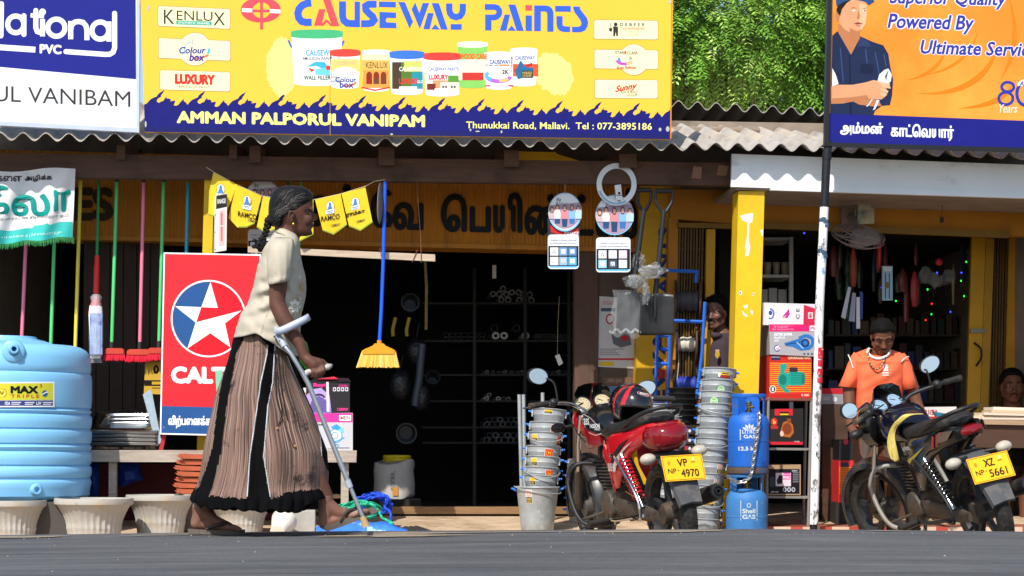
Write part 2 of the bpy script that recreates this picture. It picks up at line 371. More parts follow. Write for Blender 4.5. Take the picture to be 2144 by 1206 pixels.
def edge(px0, y0, px1, y1, Y):
    a, b = P(px0, y0, Y), P(px1, y1, Y); return lambda x: (Y, a.z + (b.z - a.z) * (x - a.x) / (b.x - a.x))
xL, xM, xE = P(-120, 300, RY).x, P(1737, 310, RY).x, P(2330, 330, RY).x
ef = edge(30, 285, 1711, 310, RY); eb = edge(1420, 266, 1727, 279, .95)
mb = MB(); x = xL; k = 0
while x < xM - .05:
    x2 = min(x + PITCH * 6.6, xM); dz = .004 * (k % 2) + rnd(0, .003); dy = rnd(-.012, .012)
    corr(mb, (x, x2 + .035, lambda q, dz=dz, dy=dy: (ef(q)[0] + dy, ef(q)[1] + dz)), lambda q, dz=dz: (eb(q)[0], eb(q)[1] + dz), asb); x = x2; k += 1
mb.build('roof', shop)
mb = MB(); mb.qpx([(-80, 319), (1531, 341), (1531, 388), (-80, 369)], -.14, .09, wood_d); mb.build('eave_beam', shop)
for a, b, t, c in ((244, 262, 303, 334), (480, 496, 303, 333), (522, 545, 305, 340), (793, 826, 308, 346), (1056, 1086, 314, 349), (1298, 1333, 322, 351)):
    mb = MB(); mb.prism([P(a, t, -.2), P(a, c, -.2), P(b, c, -.2), P(b, t, -.2)], (0, 1.1, .13), wood_d); mb.build('rafter', shop)
mb = MB(); mb.qpx([(1452, 348), (1470, 350), (1468, 375), (1448, 373)], -.148, .006, M('wood_block', '#8a6450', .8)); mb.qpx([(1505, 345), (1527, 348), (1520, 368), (1500, 366)], -.148, .006, M('wood_block', '')); mb.build('nail_block', shop)
mb = MB(); Yb = .7; a, b = P(-80, 495, Yb), P(1345, 527, Yb); n = int((b.x - a.x) / .0275) * 2; vs = []
for i in range(n + 1):
    X = a.x + (b.x - a.x) * i / n; zb = a.z + (b.z - a.z) * i / n; y = Yb - (.008 if i % 2 else 0)
    vs += [(X, y, zb), (X, y, zb + .62)]
mb.add(vs, [(2 * i, 2 * i + 2, 2 * i + 3, 2 * i + 1) for i in range(n)], ylw_o)
mb.prism([a, b, b + Vector((0, .35, 0)), a + Vector((0, .35, 0))], (0, 0, .02), ylw_o)
mb.prism([P(-80, 487, Yb - .012), P(-80, 496, Yb - .012), P(1345, 528, Yb - .012), P(1345, 519, Yb - .012)], (0, .03, 0), ylw_o)
sb = mb.build('shutter_box', shop, angle=10)
pr = Pr(onplane(Yb - .012)); K = '#1a1a1c'
for t, x0, y0, x1, y1 in (('கா', 505, 392, 628, 470), ('ஸ்', 642, 384, 748, 474), ('ேவ', 775, 396, 887, 481), ('ெப', 923, 405, 1028, 486), ('யி', 1032, 402, 1094, 488), ('ன்', 1098, 405, 1172, 492), ('ட்', 1186, 406, 1243, 493), ('ஸ்', 1246, 392, 1336, 500)):
    pr.text(t, x0, y0, x1, y1, K, 1, sl=.02, fat=3.2)
pr.text('ES', 150, 392, 238, 463, '#3a2a18', 1, .05)
pr.build('lettering', sb)
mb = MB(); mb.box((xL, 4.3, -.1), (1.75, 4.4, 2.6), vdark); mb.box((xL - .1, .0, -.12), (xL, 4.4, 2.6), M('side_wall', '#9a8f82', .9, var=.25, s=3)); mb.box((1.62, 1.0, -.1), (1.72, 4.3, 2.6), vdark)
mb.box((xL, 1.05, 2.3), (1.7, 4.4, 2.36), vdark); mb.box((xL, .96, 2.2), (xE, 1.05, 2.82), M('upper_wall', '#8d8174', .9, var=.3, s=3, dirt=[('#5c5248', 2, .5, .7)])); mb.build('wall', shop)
mb = MB(); mb.box((xL, .62, -.3), (1.6, 4.3, -.085), M('shop_floor', '#4a4038', .9, var=.25)); mb.build('floor', shop)
mb = MB(); mb.bpx(820, 1061, 1215, 1076, .58, .06, M('sill_wood', '#8a6a48', .8, var=.25, stretch=(1, 8, 8))); mb.build('door_sill', shop)
mb = MB(); mb.qpx([(429, 343), (448, 343), (437, 952), (412, 952)], -.1, .12, ylw); mb.qpx([(411, 952), (437, 952), (436, 1124), (409, 1124)], -.101, .122, M('blue_base', '#2c50b0', .6)); mb.build('post', shop)
mb = MB(); mb.bpx(1203, 505, 1252, 1075, .72, .12, brn); mb.build('door_jamb', shop)
mb = MB(); mb.bpx(1252, 500, 1340, 1090, .74, .1, gryb); mb.bpx(1262, 792, 1330, 812, .735, .01, M('crate_brown', '#6d5142', .8)); mb.build('wall_panel', shop)
mb = MB(); mb.qpx([(1340, 390), (1424, 390), (1410, 1110), (1325, 1110)], .6, .18, M('yellow_column', '#e8b414', .6, var=.12, dirt=[('#a87c18', 3, .55, .75)], k=.75)); colm = mb.build('column', shop)
pr = Pr(onplane(.6)); pr.text('PAINTS', 1378, 476, 1402, 640, '#28356e', 1, .04, vert=True); pr.text('CAUSEWAY', 1366, 640, 1393, 1040, '#28356e', 1, .04, vert=True); pr.poly([(1370, 770), (1394, 775), (1394, 790), (1370, 796), (1370, 788), (1386, 783), (1370, 778)], '#a8322c', 2); pr.build('lettering', colm)
mb = MB()
for i in range(6): mb.qpx([(176 + i * 28, 470), (202 + i * 28, 470), (199 + i * 28, 940), (173 + i * 28, 940)], .88 + .006 * (i % 2), .03, M('board_brown', '#40322a', .85, var=.3, s=3, stretch=(6, 6, 1)))
mb.build('plank_partition', shop)
mb = MB(); mb.bpx(1084, 317, 1165, 338, .25, .01, M('yellow_sheet', '#f0c020', .6), sl=.02); mb.qpx([(1165, 322), (1212, 336), (1212, 340), (1165, 339)], .25, .01, M('yellow_sheet', '')); mb.build('eave_panel', shop)
shp2 = thing('corner_shop', 'right-hand shop with white fascia, yellow pillar, ochre wall and folding yellow gates', 'shop', (4, .6, -.13))
fw = M('fascia_white', '#e2e9ec', .7, var=.06, s=3, bump=.002, dirt=[('#a9aba6', 3, .56, .8, (1, 1, 3)), ('#8f8a80', 14, .68, .76)])
mb = MB(); mb.qpx([(1533, 322), (1531, 391), (2330, 418), (2330, 352)], -.31, .035, fw); mb.qpx([(1614, 393.5), (1614, 398), (2330, 421), (2330, 417.6)], -.335, .04, fw); mb.build('fascia', shp2)
mb = MB(); mb.prism([P(1540, 397, -.29), P(2330, 421, -.29), P(2330, 421, -.29) + Vector((0, .9, 0)), P(1540, 397, -.29) + Vector((0, .9, 0))], (0, 0, .03), M('soffit', '#8d8070', .9, var=.25)); mb.build('soffit', shp2)
mb = MB(); k1 = edge(1737, 309, 2144, 325, RY); k2 = edge(1737, 282, 2144, 296, .95); corr(mb, (xM, xE, k1), k2, asb, phase=.03); mb.build('roof', shp2)
mb = MB(); mb.qpx([(1546, 400), (1601, 400), (1588, 835), (1579, 1122), (1522, 1122), (1535, 835)], -.27, .2, ylw); plr = mb.build('pillar', shp2)
pr = Pr(onplane(-.27)); Wt = '#e4e2d4'
for pts in ([(1549, 452), (1563, 448), (1577, 446), (1575, 466), (1569, 467), (1568, 500), (1571, 520), (1567, 536), (1560, 536), (1563, 520), (1559, 520), (1564, 495), (1565, 466), (1555, 462)], [(1592, 482), (1598, 480), (1597, 495), (1594, 492)], [(1546, 612), (1552, 608), (1555, 614), (1550, 618)], [(1574, 615), (1579, 612), (1580, 617), (1576, 620)], [(1556, 640), (1566, 638), (1565, 645), (1559, 646)], [(1554, 650), (1560, 657), (1566, 661), (1562, 664), (1555, 658)], [(1572, 648), (1577, 653), (1575, 660), (1571, 654)]): pr.poly(pts, Wt, 1)
pr.ell(1550, 613, 1.8, 1.8, '#6a6258', 2, 8); pr.ell(1577, 616, 1.6, 1.6, '#6a6258', 2, 8); pr.build('paint_chip', plr)
mb = MB(); mb.qpx([(1404, 396), (2330, 415), (2330, 502), (2114, 492), (1600, 474), (1404, 458)], .5, .12, org_w); mb.qpx([(2113, 488), (2330, 495), (2330, 1070), (2096, 1070)], 1.26, .12, M('yellow_wall_right', '#dc9c1c', .65, var=.12, k=.8)); mb.qpx([(1400, 456), (1420, 457), (1412, 1090), (1396, 1090)], .502, .12, org_w)
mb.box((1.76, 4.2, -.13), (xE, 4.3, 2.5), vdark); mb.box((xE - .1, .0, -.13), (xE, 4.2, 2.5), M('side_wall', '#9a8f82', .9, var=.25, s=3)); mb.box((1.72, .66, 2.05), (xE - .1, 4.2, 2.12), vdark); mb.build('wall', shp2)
mb = MB(); mb.qpx([(1598, 466), (2114, 484), (2112, 498), (1598, 478)], .47, .04, M('gate_rail', '#7a5c16', .6)); mb.qpx([(1420, 466), (1600, 470), (1600, 480), (1420, 476)], .47, .04, M('gate_rail', '')); mb.build('gate_rail', shp2)
gd = M('gate_slat', '#5e4212', .5, var=.2); gy = M('gate_yellow', '#d8a316', .5, var=.1, k=.8)
for (x0, x1, n, lean) in ((1422, 1476, 9, -.022), (2066, 2112, 8, -.024)):
    mb = MB(); Yg = .5 if x0 < 2000 else 1.22
    for i in range(n):
        x = x0 + (x1 - x0) * i / n; mb.qpx([(x, 478), (x + 3.4, 478), (x + 3.4 - 12, 1075), (x - 12, 1075)], Yg + .02 * (i % 2), .02, gd)
    for y in range(520, 1060, 60):
        mb.qpx([(x0 - (y - 478) * .02, y), (x1 - (y - 478) * .02, y), (x1 - (y - 478) * .02, y + 3), (x0 - (y - 478) * .02, y + 3)], Yg + .03, .01, gd)
    mb.build('folding_gate', shp2)
mb = MB(); mb.qpx([(1480, 480), (1498, 480), (1488, 1075), (1468, 1075)], .46, .06, gy); mb.build('gate_post', shp2)
mb = MB(); mb.qpx([(2035, 497), (2064, 498), (2046, 1010), (2020, 1010)], 1.18, .04, gy); mb.qpx([(2065, 499), (2082, 500), (2064, 1010), (2047, 1010)], 1.175, .05, M('gate_yellow_dull', '#b0841a', .55)); g = mb.build('gate_leaf', shp2)
mb = MB(); dk = M('dark_iron', '#2c2a28', .5, m=.6); mb.tube(crv([P(2040, 718, 1.17), P(2053, 730, 1.13), P(2054, 750, 1.13), P(2044, 766, 1.17)]), .008, dk); mb.bpx(2032, 688, 2064, 697, 1.16, .02, M('latch_metal', '#8a8478', .4, m=.8)); mb.build('handle', g)
rear = thing('rear_building', 'rear roof of corrugated asbestos rising above the shop roof beside the yellow sign', 'building', (2, 1.9, -.1))
mb = MB(); f1 = edge(1420, 218, 1727, 234, 1.6); f2 = lambda x: (4.6, f1(x)[1] - .12); corr(mb, (-1, 6.2, f1), f2, asb, amp=.03, phase=.06); mb.build('roof', rear)
mb = MB(); mb.box((-1, 2.2, 2.4), (6.2, 2.3, f1(2)[1] - .1), M('rear_wall', '#9a8d80', .9, var=.3, s=2.5, dirt=[('#6d5f52', 2, .5, .7, (.6, 1, 3))])); mb.box((-1, 4.5, -.1), (6.2, 4.6, f1(2)[1] - .2), dark); mb.build('wall', rear)
mb = MB(); path = [P(1370 + 20 * i, 275 + .7 * math.sin(i * 1.7) - i * .1, .78) for i in range(12)]
mb.tube(path, [.034 + .004 * math.sin(i * 2.1) for i in range(11)] + [.022], M('grey_log', '#8f7f70', .9, var=.35, s=5, stretch=(1, 10, 10), bump=.008, dirt=[('#5c4e42', 4, .5, .7, (.6, 8, 8))]), n=10)
single('log', mb, 'weathered grey log lying across the corrugated roof beside the yellow sign', 'log')
def tree(label, base, crown, rad, ncl, cols, seed, leafL=.075, group=None):
    rg = random.Random(seed); t = thing('neem_tree', label, 'tree', base)
    bk = M('bark', '#6a5848', .95, var=.35, s=8, bump=.02)
    b = Vector(base); c = Vector(crown); mb = MB(); mb.tube(crv([b, b + (c - b) * .35 + Vector((.15, .1, 0)), c + Vector((0, .3, -.6))], 5), [.2 - .012 * i for i in range(11)], bk, 10); mb.build('trunk', t)
    for i in range(9):
        d = Vector((rg.uniform(-1, 1) * rad[0], rg.uniform(-1, .6) * rad[1], rg.uniform(-.8, .8) * rad[2])); s0 = c + Vector((0, .3, -.9)) * rg.uniform(.5, 1)
        mb = MB(); mb.tube(crv([s0, s0 + d * .5 + Vector((0, 0, .15)), c + d * .88], 5), [.06 - .005 * i for i in range(11)], bk, 6); mb.build('branch', t)
    mb = MB(); ms = [M('neem_leaf_' + str(i), q, .55, var=.25, s=2, spec=.3) for i, q in enumerate(cols)]
    for i in range(ncl):
        while True:
            d = Vector((rg.uniform(-1, 1), rg.uniform(-1, .75), rg.uniform(-1, 1)))
            if d.length < 1 and d.length > .3: break
        q = Vector((d.x * rad[0], d.y * rad[1], d.z * rad[2])); p = c + q
        if noise.noise(p * 1.6 + Vector((seed, 0, 0))) < -.05: continue
        ax = (q.normalized() * .7 + Vector((rg.uniform(-.6, .6), rg.uniform(-.9, .1), rg.uniform(-.9, -.05)))).normalized(); L = rg.uniform(.18, .34)
        side = ax.cross(Vector((rg.uniform(-.3, .3), rg.uniform(-.3, .3), 1))).normalized(); up = side.cross(ax).normalized()
        mt = ms[min(len(ms) - 1, int((noise.noise(p * .9 + Vector((9, seed, 0))) * .9 + .5) * len(ms)) if rg.random() < .8 else rg.randrange(len(ms)))]
        nl = 6
        for k in range(nl):
            f = .15 + .85 * k / (nl - 1); s0 = p + ax * L * f - Vector((0, 0, .06 * f * f))
            for sg in (-1, 1):
                l = leafL * rg.uniform(.75, 1.15) * (1 - .35 * abs(f - .5)); dv = (side * sg * .8 + ax * .55 + up * rg.uniform(-.35, .25) - Vector((0, 0, .25))).normalized(); wv = dv.cross(up + side * rg.uniform(-.4, .4)).normalized() * l * .17
                mb.add([s0, s0 + dv * l * .45 + wv, s0 + dv * l, s0 + dv * l * .5 - wv], [(0, 1, 2, 3)], mt)
    mb.build('crown', t)
LC = ['#44701c', '#6c9c34', '#98c050', '#bcd872']
tree('bright green neem tree spreading behind the rear roof beside the yellow sign', (2.6, 8.2, -.1), P(1490, 70, 6.9), (1.5, .8, 1.15), 7600, LC, 3, .078)
tree('darker neem tree crown behind the pole of the orange sign', (4.6, 9.0, -.1), P(1760, 80, 8.2), (1.4, .9, 1.4), 4600, ['#33681c', '#478226', '#5f9a34', '#78b046'], 11, .08)
tree('deep shaded tree behind the two neem crowns', (3.2, 12.5, -.1), P(1560, 60, 11.5), (2.6, 1.0, 2.3), 4600, ['#1c380e', '#264814', '#305618'], 23, .2)
def z1(x, y): return (x / 3.015, y / 3.015)
def z2(x, y): return (480 + x / 3.015, y / 3.015)
def z3(x, y): return (960 + x / 3.015, y / 3.015)
def z4(x, y): return (1600 + x / 3.015, y / 3.015)
def zz(f, pts): return [f(*p) for p in pts]
SY = -.47
wsign = M('sign_white', '#e9edf4', .45, var=.04, s=3, dirt=[('#cdd0d4', 2, .6, .8, (1, 1, .3))])
t = thing('signboard', 'white and blue pipe shop signboard at the left roof edge, lettered in rounded white', 'sign', P(100, 262, SY))
mb = MB(); mb.qpx([(-90, -50), (293, -40), (291, 278), (-90, 258)], SY, .05, wsign); mb.build('panel', t)
mb = MB(); fr = M('sign_frame_pale', '#b9c3d2', .5, m=.2); mb.qpx([(286, -40), (293, -40), (291, 278), (285, 277)], SY - .012, .012, fr); mb.qpx([(-90, 249), (285, 268), (285, 277), (-90, 258)], SY - .011, .011, fr); mb.build('frame', t)
pr = Pr(onplane(SY)); B = '#1e2484'; W = '#f2f4f8'
pr.poly([(-90, -50), (284, -40), (285, 166), (-90, 132)], B, 1); pr.build('blue_field', t)
pr = Pr(onplane(SY)); w_ = 10.5
pr.stroke([(3, 8), (2, 75)], w_, W, 2, rnd=True)
pr.arc(33, 51, 17, 17.5, 0, 360, w_, W, 2, 28); pr.stroke([(50, 33), (50, 72)], w_, W, 2, rnd=True)
pr.stroke([(75, 22), (75, 58), (78, 66), (84, 68)], w_, W, 2, rnd=True); pr.stroke([(64, 32), (92, 34)], 9, W, 2)
pr.stroke([(89, 40), (89, 76)], w_, W, 2); pr.ell(89, 25, 7, 7, W, 2)
pr.arc(118, 58, 18, 18, 0, 360, w_, W, 2, 28)
pr.stroke([(148, 82), (148, 44)], w_, W, 2); pr.stroke([(148, 62), (150, 52), (157, 46), (166, 45), (174, 47), (180, 54), (182, 64), (182, 84)], w_, W, 2)
pr.arc(210, 64, 17.5, 18, 0, 360, w_, W, 2, 28); pr.stroke([(228, 45), (228, 87)], w_, W, 2)
pr.stroke([(240, 28), (240, 100), (237, 109), (230, 113.5), (222, 114), (138, 108)], w_, W, 2, rnd=True); pr.stroke([(-60, 95), (74, 104)], 12, W, 2)
pr.text('PVC', 83, 92, 129, 112, W, 2, .05, sl=.045); pr.build('lettering', t)
pr = Pr(onplane(SY)); pr.text('UL VANIBAM', -13, 179, 273, 212, '#3c3a38', 1, .0, sl=.043); pr.build('lettering', t)
Y2 = -.49
t = thing('signboard', 'large yellow paint shop signboard with a row of paint tubs and blue lower band', 'sign', P(850, 283, Y2))
ys = M('sign_yellow', '#f3bf36', .55, var=.035, s=2, dirt=[('#e0b43a', 3, .66, .85, (1, 1, .25))], k=1.)
def ye(x): return 276 + (x - 303) * .0138
mb = MB(); mb.qpx([(292, -60), (1410, -50), (1405, 291.5), (303.5, 276)], Y2, .05, ys); mb.build('panel', t)
pr = Pr(onplane(Y2)); base = lambda x: 189 + (x - 366) * .0262
pat = [(0, 80), (12, 64), (25, 52), (45, 42), (60, 36), (68, 22), (84, 8), (108, -6), (98, 14), (86, 28), (88, 36), (72, 46), (62, 56), (60, 68), (74, 76), (90, 66), (102, 62), (108, 50), (122, 34), (122, 48), (136, 46), (150, 54), (143, 64), (156, 62), (176, 58), (172, 74), (166, 88), (180, 92), (196, 84), (204, 72), (228, 46), (229, 60), (244, 70), (250, 82)]
top = [(301.5, 219)]; x0 = 308; per = 85.5
while x0 < 1404:
    for a, b in pat:
        xx = x0 + a / 255 * per
        if 303 < xx < 1404: top.append((xx, base(xx) + b / 3.015 + 2))
    x0 += per; per -= .42
top.append((1406, 223)); pr.poly(top + [(1405, 291.5), (303.5, 276)], '#191b70', 1); pr.build('blue_field', t)
pr = Pr(onplane(Y2)); pr.poly([(303.5, 266), (1405, 281.5), (1405, 291.5), (303.5, 276)], '#1c1e62', 2)
pr.poly([(690.5, 60), (691.6, 60), (691.8, 283), (690.6, 283)], '#b28c28', 2); pr.poly([(1405.5, -40), (1408.5, -40), (1405.6, 290), (1403, 290)], '#d58a20', 2)
for (x, y, a, b) in ((1382, 271, 3, 4), (1398, 270, 4, 6), (985, 272, 2, 3), (1000, 275, 5, 1.5), (1050, 276, 2, 3), (305, 260, 2, 7), (311, 17, 3, 6), (1403, 4, 4, 4), (820, 281, 3, 2)): pr.ell(x, y, a, b, '#b9b6ae', 3, 7)
pr.build('wear_mark', t)
Bl, Rd = '#3560cf', '#e84f5a'
pr = Pr(onplane(Y2)); lw = 46 / 3.015
def st(f, pts, w, col=Bl, l=2): pr.stroke(zz(f, pts), w / 3.015, col, l)
st(z2, [(518, 18), (492, 20), (462, 32), (440, 56), (433, 84), (438, 112), (456, 134), (484, 141), (520, 140)], 46)
pr.poly(zz(z2, [(567, 58), (606, 58), (582, 160), (535, 162)]), Rd, 2); pr.poly(zz(z2, [(586, -20), (632, -20), (695, 165), (648, 165)]), Rd, 2); pr.poly(zz(z2, [(572, 161), (615, 120), (655, 163), (641, 165), (615, 140), (592, 163)]), Rd, 2.3)
st(z2, [(715, 8), (715, 100), (722, 128), (744, 146), (770, 148), (812, 148)], 44); st(z2, [(808, 10), (808, 171)], 34)
st(z2, [(930, 26), (880, 26), (860, 38), (862, 62), (880, 82), (905, 104), (915, 126), (900, 144), (876, 149), (832, 149)], 44)
pr.poly([(780 + u / 9.745, v / 9.745) for u, v in [(130, 30), (475, 38), (475, 150), (130, 142)]], Bl, 2)
pr.poly([(780 + u / 9.745, v / 9.745) for u, v in [(140, 240), (480, 258), (480, 368), (300, 360), (272, 385), (270, 430), (290, 455), (485, 465), (485, 575), (140, 568)]], Bl, 2)
pr.poly([(780 + u / 9.745, v / 9.745) for u, v in [(522, 40), (660, 42), (825, 440), (755, 580)]], Bl, 2)
pr.poly([(780 + u / 9.745, v / 9.745) for u, v in [(872, 48), (955, 270), (1022, 60), (1155, 62), (962, 590), (797, 190)]], Bl, 2)
pr.poly([(780 + u / 9.745, v / 9.745) for u, v in [(1128, 265), (1246, 268), (1165, 598), (1035, 592)]], Bl, 2)
pr.poly([(780 + u / 9.745, v / 9.745) for u, v in [(1205, 62), (1355, 65), (1535, 602), (1395, 600)]], Bl, 2)
pr.poly([(780 + u / 9.745, v / 9.745) for u, v in [(1195, 596), (1280, 492), (1375, 602)]], Bl, 2)
pr.poly([(780 + u / 9.745, v / 9.745) for u, v in [(1592, 490), (1820, 492), (1818, 605), (1592, 603)]], Bl, 2)
pr.poly([(1000 + u / 8.576, v / 8.576) for u, v in [(135, 262), (248, 262), (248, 545), (135, 545)]], Bl, 2.3)
pr.poly([(1000 + u / 8.576, v / 8.576) for u, v in [(485, 260), (582, 262), (515, 550), (398, 548)]], Bl, 2)
pr.poly([(1000 + u / 8.576, v / 8.576) for u, v in [(550, 80), (680, 82), (830, 555), (700, 552)]], Bl, 2)
pr.poly([(1000 + u / 8.576, v / 8.576) for u, v in [(535, 550), (610, 458), (690, 552)]], Bl, 2)
pr.poly([(1000 + u / 8.576, v / 8.576) for u, v in [(858, 90), (975, 92), (975, 190), (858, 188)]], Rd, 2)
pr.poly([(1000 + u / 8.576, v / 8.576) for u, v in [(860, 275), (975, 277), (975, 555), (860, 553)]], Bl, 2)
pr.poly([(1000 + u / 8.576, v / 8.576) for u, v in [(1015, 97), (1210, 97), (1280, 108), (1335, 150), (1362, 220), (1362, 568), (1250, 568), (1250, 250), (1238, 215), (1205, 203), (1135, 203), (1135, 558), (1015, 558)]], Bl, 2)
pr.poly([(1000 + u / 8.576, v / 8.576) for u, v in [(1392, 103), (1672, 107), (1672, 210), (1392, 206)]], Bl, 2)
pr.poly([(1000 + u / 8.576, v / 8.576) for u, v in [(1415, 290), (1525, 290), (1525, 440), (1540, 465), (1570, 472), (1660, 475), (1660, 575), (1530, 572), (1470, 550), (1430, 500), (1416, 430)]], Bl, 2)
pr.poly([(1000 + u / 8.576, v / 8.576) for u, v in [(1716, 115), (1835, 118), (1840, 160), (1900, 240), (1965, 325), (1985, 400), (1975, 470), (1930, 545), (1850, 578), (1695, 578), (1695, 480), (1810, 480), (1855, 458), (1865, 410), (1835, 345), (1740, 220), (1718, 165)]], Bl, 2)
pr.stroke([(780 + u / 9.745, v / 9.745) for u, v in [(1565, 70), (1565, 200), (1580, 265), (1625, 325), (1705, 350), (1785, 325), (1828, 265), (1842, 200), (1842, 76)]], 13.2, Bl, 2)
pr.stroke([(1000 + u / 8.576, v / 8.576) for u, v in [(128, 125), (300, 125), (350, 138), (385, 180), (390, 220), (378, 262), (345, 298), (300, 312), (140, 312)]], 12, Bl, 2)
pr.build('lettering', t)
pr = Pr(onplane(Y2))
pr.arc(546, 21, 34, 18, 0, 360, 16, Rd, 2, 40); pr.ell(547, 21.5, 25, 20, Rd, 2); pr.ell(547.5, 21.5, 18.5, 16.5, '#f3bf36', 2.6); pr.rect(508, 20, 584, 26, Rd, 2.8)
pr.rect(506.5, 17, 528, 25, W, 3.2, sl=.05); pr.rect(565, 19, 587, 27, W, 3.2, sl=.05); pr.rect(544.5, -30, 550.5, 61, Rd, 3.6); pr.build('logo', t)
Cr = '#f3edbd'; Ol = '#a08a50'
def badge(x0, y0, x1, y1, sl, ellip=None):
    q = Pr(onplane(Y2))
    q.rrect(x0 - 1.2, y0 - 1.2, x1 + 1.2, y1 + 1.2, 4, Ol, 1.5, sl)
    if ellip: q.ell(*ellip[:2], ellip[2] + 1.2, ellip[3] + 1.2, Ol, 1.5, 36)
    q.rrect(x0, y0, x1, y1, 3.5, Cr, 2, sl)
    if ellip: q.ell(*ellip, Cr, 2.3, 36)
    return q
Dk = '#33302a'
q = badge(331.5, 13, 481, 54, .042); q.text('K', 343, 20, 365, 50, Dk, 3); q.text('ENLU', 370, 22, 445, 42, Dk, 3, sl=.03); q.text('X', 447, 26, 471, 53, Dk, 3); q.rect(369, 43, 443, 51, '#2aa58a', 3, sl=.03); q.text('SYNTHETIC ENAMEL', 373, 45, 440, 49.5, W, 4, .01, sl=.03); q.build('badge', t)
q = badge(332.5, 80, 482, 121, .04, (408, 103, 34, 34)); q.text('Colour', 375, 98, 431, 112, '#2f3fa0', 4, .03, .2); q.text('box', 396, 111, 428, 128, '#3a2f90', 4, .03, .2); q.arc(408, 110, 30, 12, 20, 100, 4, '#e8743a', 3); q.arc(400, 106, 14, 18, 150, 270, 2, '#7fb0d8', 3); q.arc(420, 106, 18, 9, -30, 40, 5, '#48c0d0', 3); q.stroke([(404, 80), (399, 122)], 1.4, '#8a8fb8', 3); q.build('badge', t)
q = badge(335.5, 147, 481, 187, .03); q.text('LUXURY', 366, 154, 450, 176, '#e0342c', 3, .06, sl=.03); q.text('EMULSION PAINT', 375, 179, 439, 184, '#6a6440', 3, 0, sl=.02); q.build('badge', t)
q = badge(1244.5, 42, 1377, 81, .012); q.text('D E B E E R', 1298, 48, 1350, 54.5, Dk, 3, .03, sl=.01); q.text('CAR-REFINISHES', 1299, 57, 1350, 63, '#e2725a', 3, .01); q.text('OVER 50,000', 1312, 65, 1340, 69, '#9a9a86', 3); q.text('COLOURS', 1314, 71, 1337, 75, '#9a9a86', 3)
q.ell(1289, 51, 4, 4, Dk, 3); q.poly([(1284, 55), (1294, 56), (1294, 75), (1290.5, 76), (1289, 66), (1287.5, 76), (1284, 76)], Dk, 3); q.stroke([(1285, 57), (1278, 62), (1278, 48)], 1.2, Dk, 3); q.poly([(1275, 59), (1282, 59), (1281, 66), (1276, 66)], Dk, 3); q.build('badge', t)
q = badge(1245, 104, 1377, 143, .012, (1327, 125, 31, 32)); q.text('STAR', 1288, 107, 1307, 113, Dk, 3, .03); q.text('CLASS', 1312, 107.5, 1335, 114, Dk, 3, .03); q.ell(1309, 110, 2, 4, '#e03030', 3); q.text('2K', 1317, 119, 1324, 125, Dk, 3, .02); q.arc(1308, 126, 16, 8, 20, 180, 6, '#c050c0', 3); q.arc(1310, 124, 14, 8, 140, 200, 5, '#4a90d0', 3.3); q.arc(1312, 128, 10, 6, 10, 90, 4, '#e8d060', 3.4); q.text('Auto Refinish', 1291, 138, 1332, 145, '#d83028', 3, .04); q.build('badge', t)
q = badge(1246, 167, 1376.5, 205, .008); q.text('Sunny', 1288, 180, 1334, 197, '#dc3428', 3, .03, .35, sl=-.18); q.text('Auto HI BUILD', 1299, 189.5, 1335, 195, '#5a5a34', 3, .01); q.text('LACQUER', 1313, 196, 1335, 202, '#5a5a34', 3, .01); q.build('badge', t)
rg = random.Random(5)
for cx, cy, rx, ry in ((590, 140, 32, 62), (1160, 155, 34, 50)):
    q = Pr(onplane(Y2)); pts = []
    for i in range(70):
        a = 2 * math.pi * i / 70; k = 1 + rg.uniform(-.07, .07) + (.18 * math.sin(a * 2 + 1) if cx > 1000 else 0); pts.append((cx + rx * k * math.cos(a), cy + ry * k * math.sin(a)))
    q.poly(pts, '#f1dd86', 1.2); q.build('paint_daub', t)
def tub(x0, x1, y0, y1, lid, body, draw, lh=8):
    q = Pr(onplane(Y2)); cx = (x0 + x1) / 2; rx = (x1 - x0) / 2; tp = rx * .88
    q.poly([(x0 + 1, y0 + 4), (x1 - 1, y0 + 4)] + [(cx + tp * math.cos(R(a)), y1 - 5 + 5 * math.sin(R(a))) for a in range(0, 181, 15)], body, 2.0)
    q.ell(cx, y0 + lh, rx, 5, lid, 2.3, 24); q.rect(x0, y0 + 3.5, x1, y0 + lh, lid, 2.4); q.ell(cx, y0 + 4, rx - .3, 4.6, lid, 2.5, 24); q.ell(cx, y0 + 3.6, rx - 3, 3.2, W if lid == '#ece8d8' else lid, 2.7, 20)
    draw(q, cx, rx); q.build('paint_tub_print', t)
WH = '#f0f2f2'
def d_wf(q, c, r): q.stroke([(604, 84), (607, 92), (611, 100)], 4, '#3b68c0', 1.8); q.stroke([(720, 85), (717, 92), (714, 98)], 4, '#3b68c0', 1.8); q.text('CAUSEW', 640, 104, 690, 117, '#50a8dc', 3, .03); q.text('EMULSION PAINT', 634, 119, 694, 126, Dk, 3, .01); q.poly([(642, 140), (660, 129), (680, 130), (688, 142), (676, 144), (662, 138)], '#3fb0cc', 3); q.poly([(645, 142), (660, 146), (652, 151)], '#d8402c', 3.2); q.poly([(660, 145), (690, 140), (692, 158), (660, 156)], '#6cc8e0', 3); q.ell(687, 142, 4.5, 5, '#e03828', 3.5); q.text('WALL FILLER', 636, 158, 692, 167, '#2c5a3c', 3.6, .03)
def d_cb(q, c, r): q.rect(693, 124, 752, 150, '#f0cc70', 2.8); q.ell(722, 152, 26, 12, WH, 2.9); q.text('CAUSEWAY', 698, 128, 746, 136, '#d8b090', 3.2, .02); q.text('Colour', 702, 161, 746, 172, '#303a90', 3.4, .03); q.text('box', 711, 170, 740, 184, '#303a90', 3.4, .03); q.arc(724, 170, 22, 10, 10, 110, 4, '#e07038', 3.2); q.text('GLO', 733, 150, 746, 158, '#e89090', 3.2, .03)
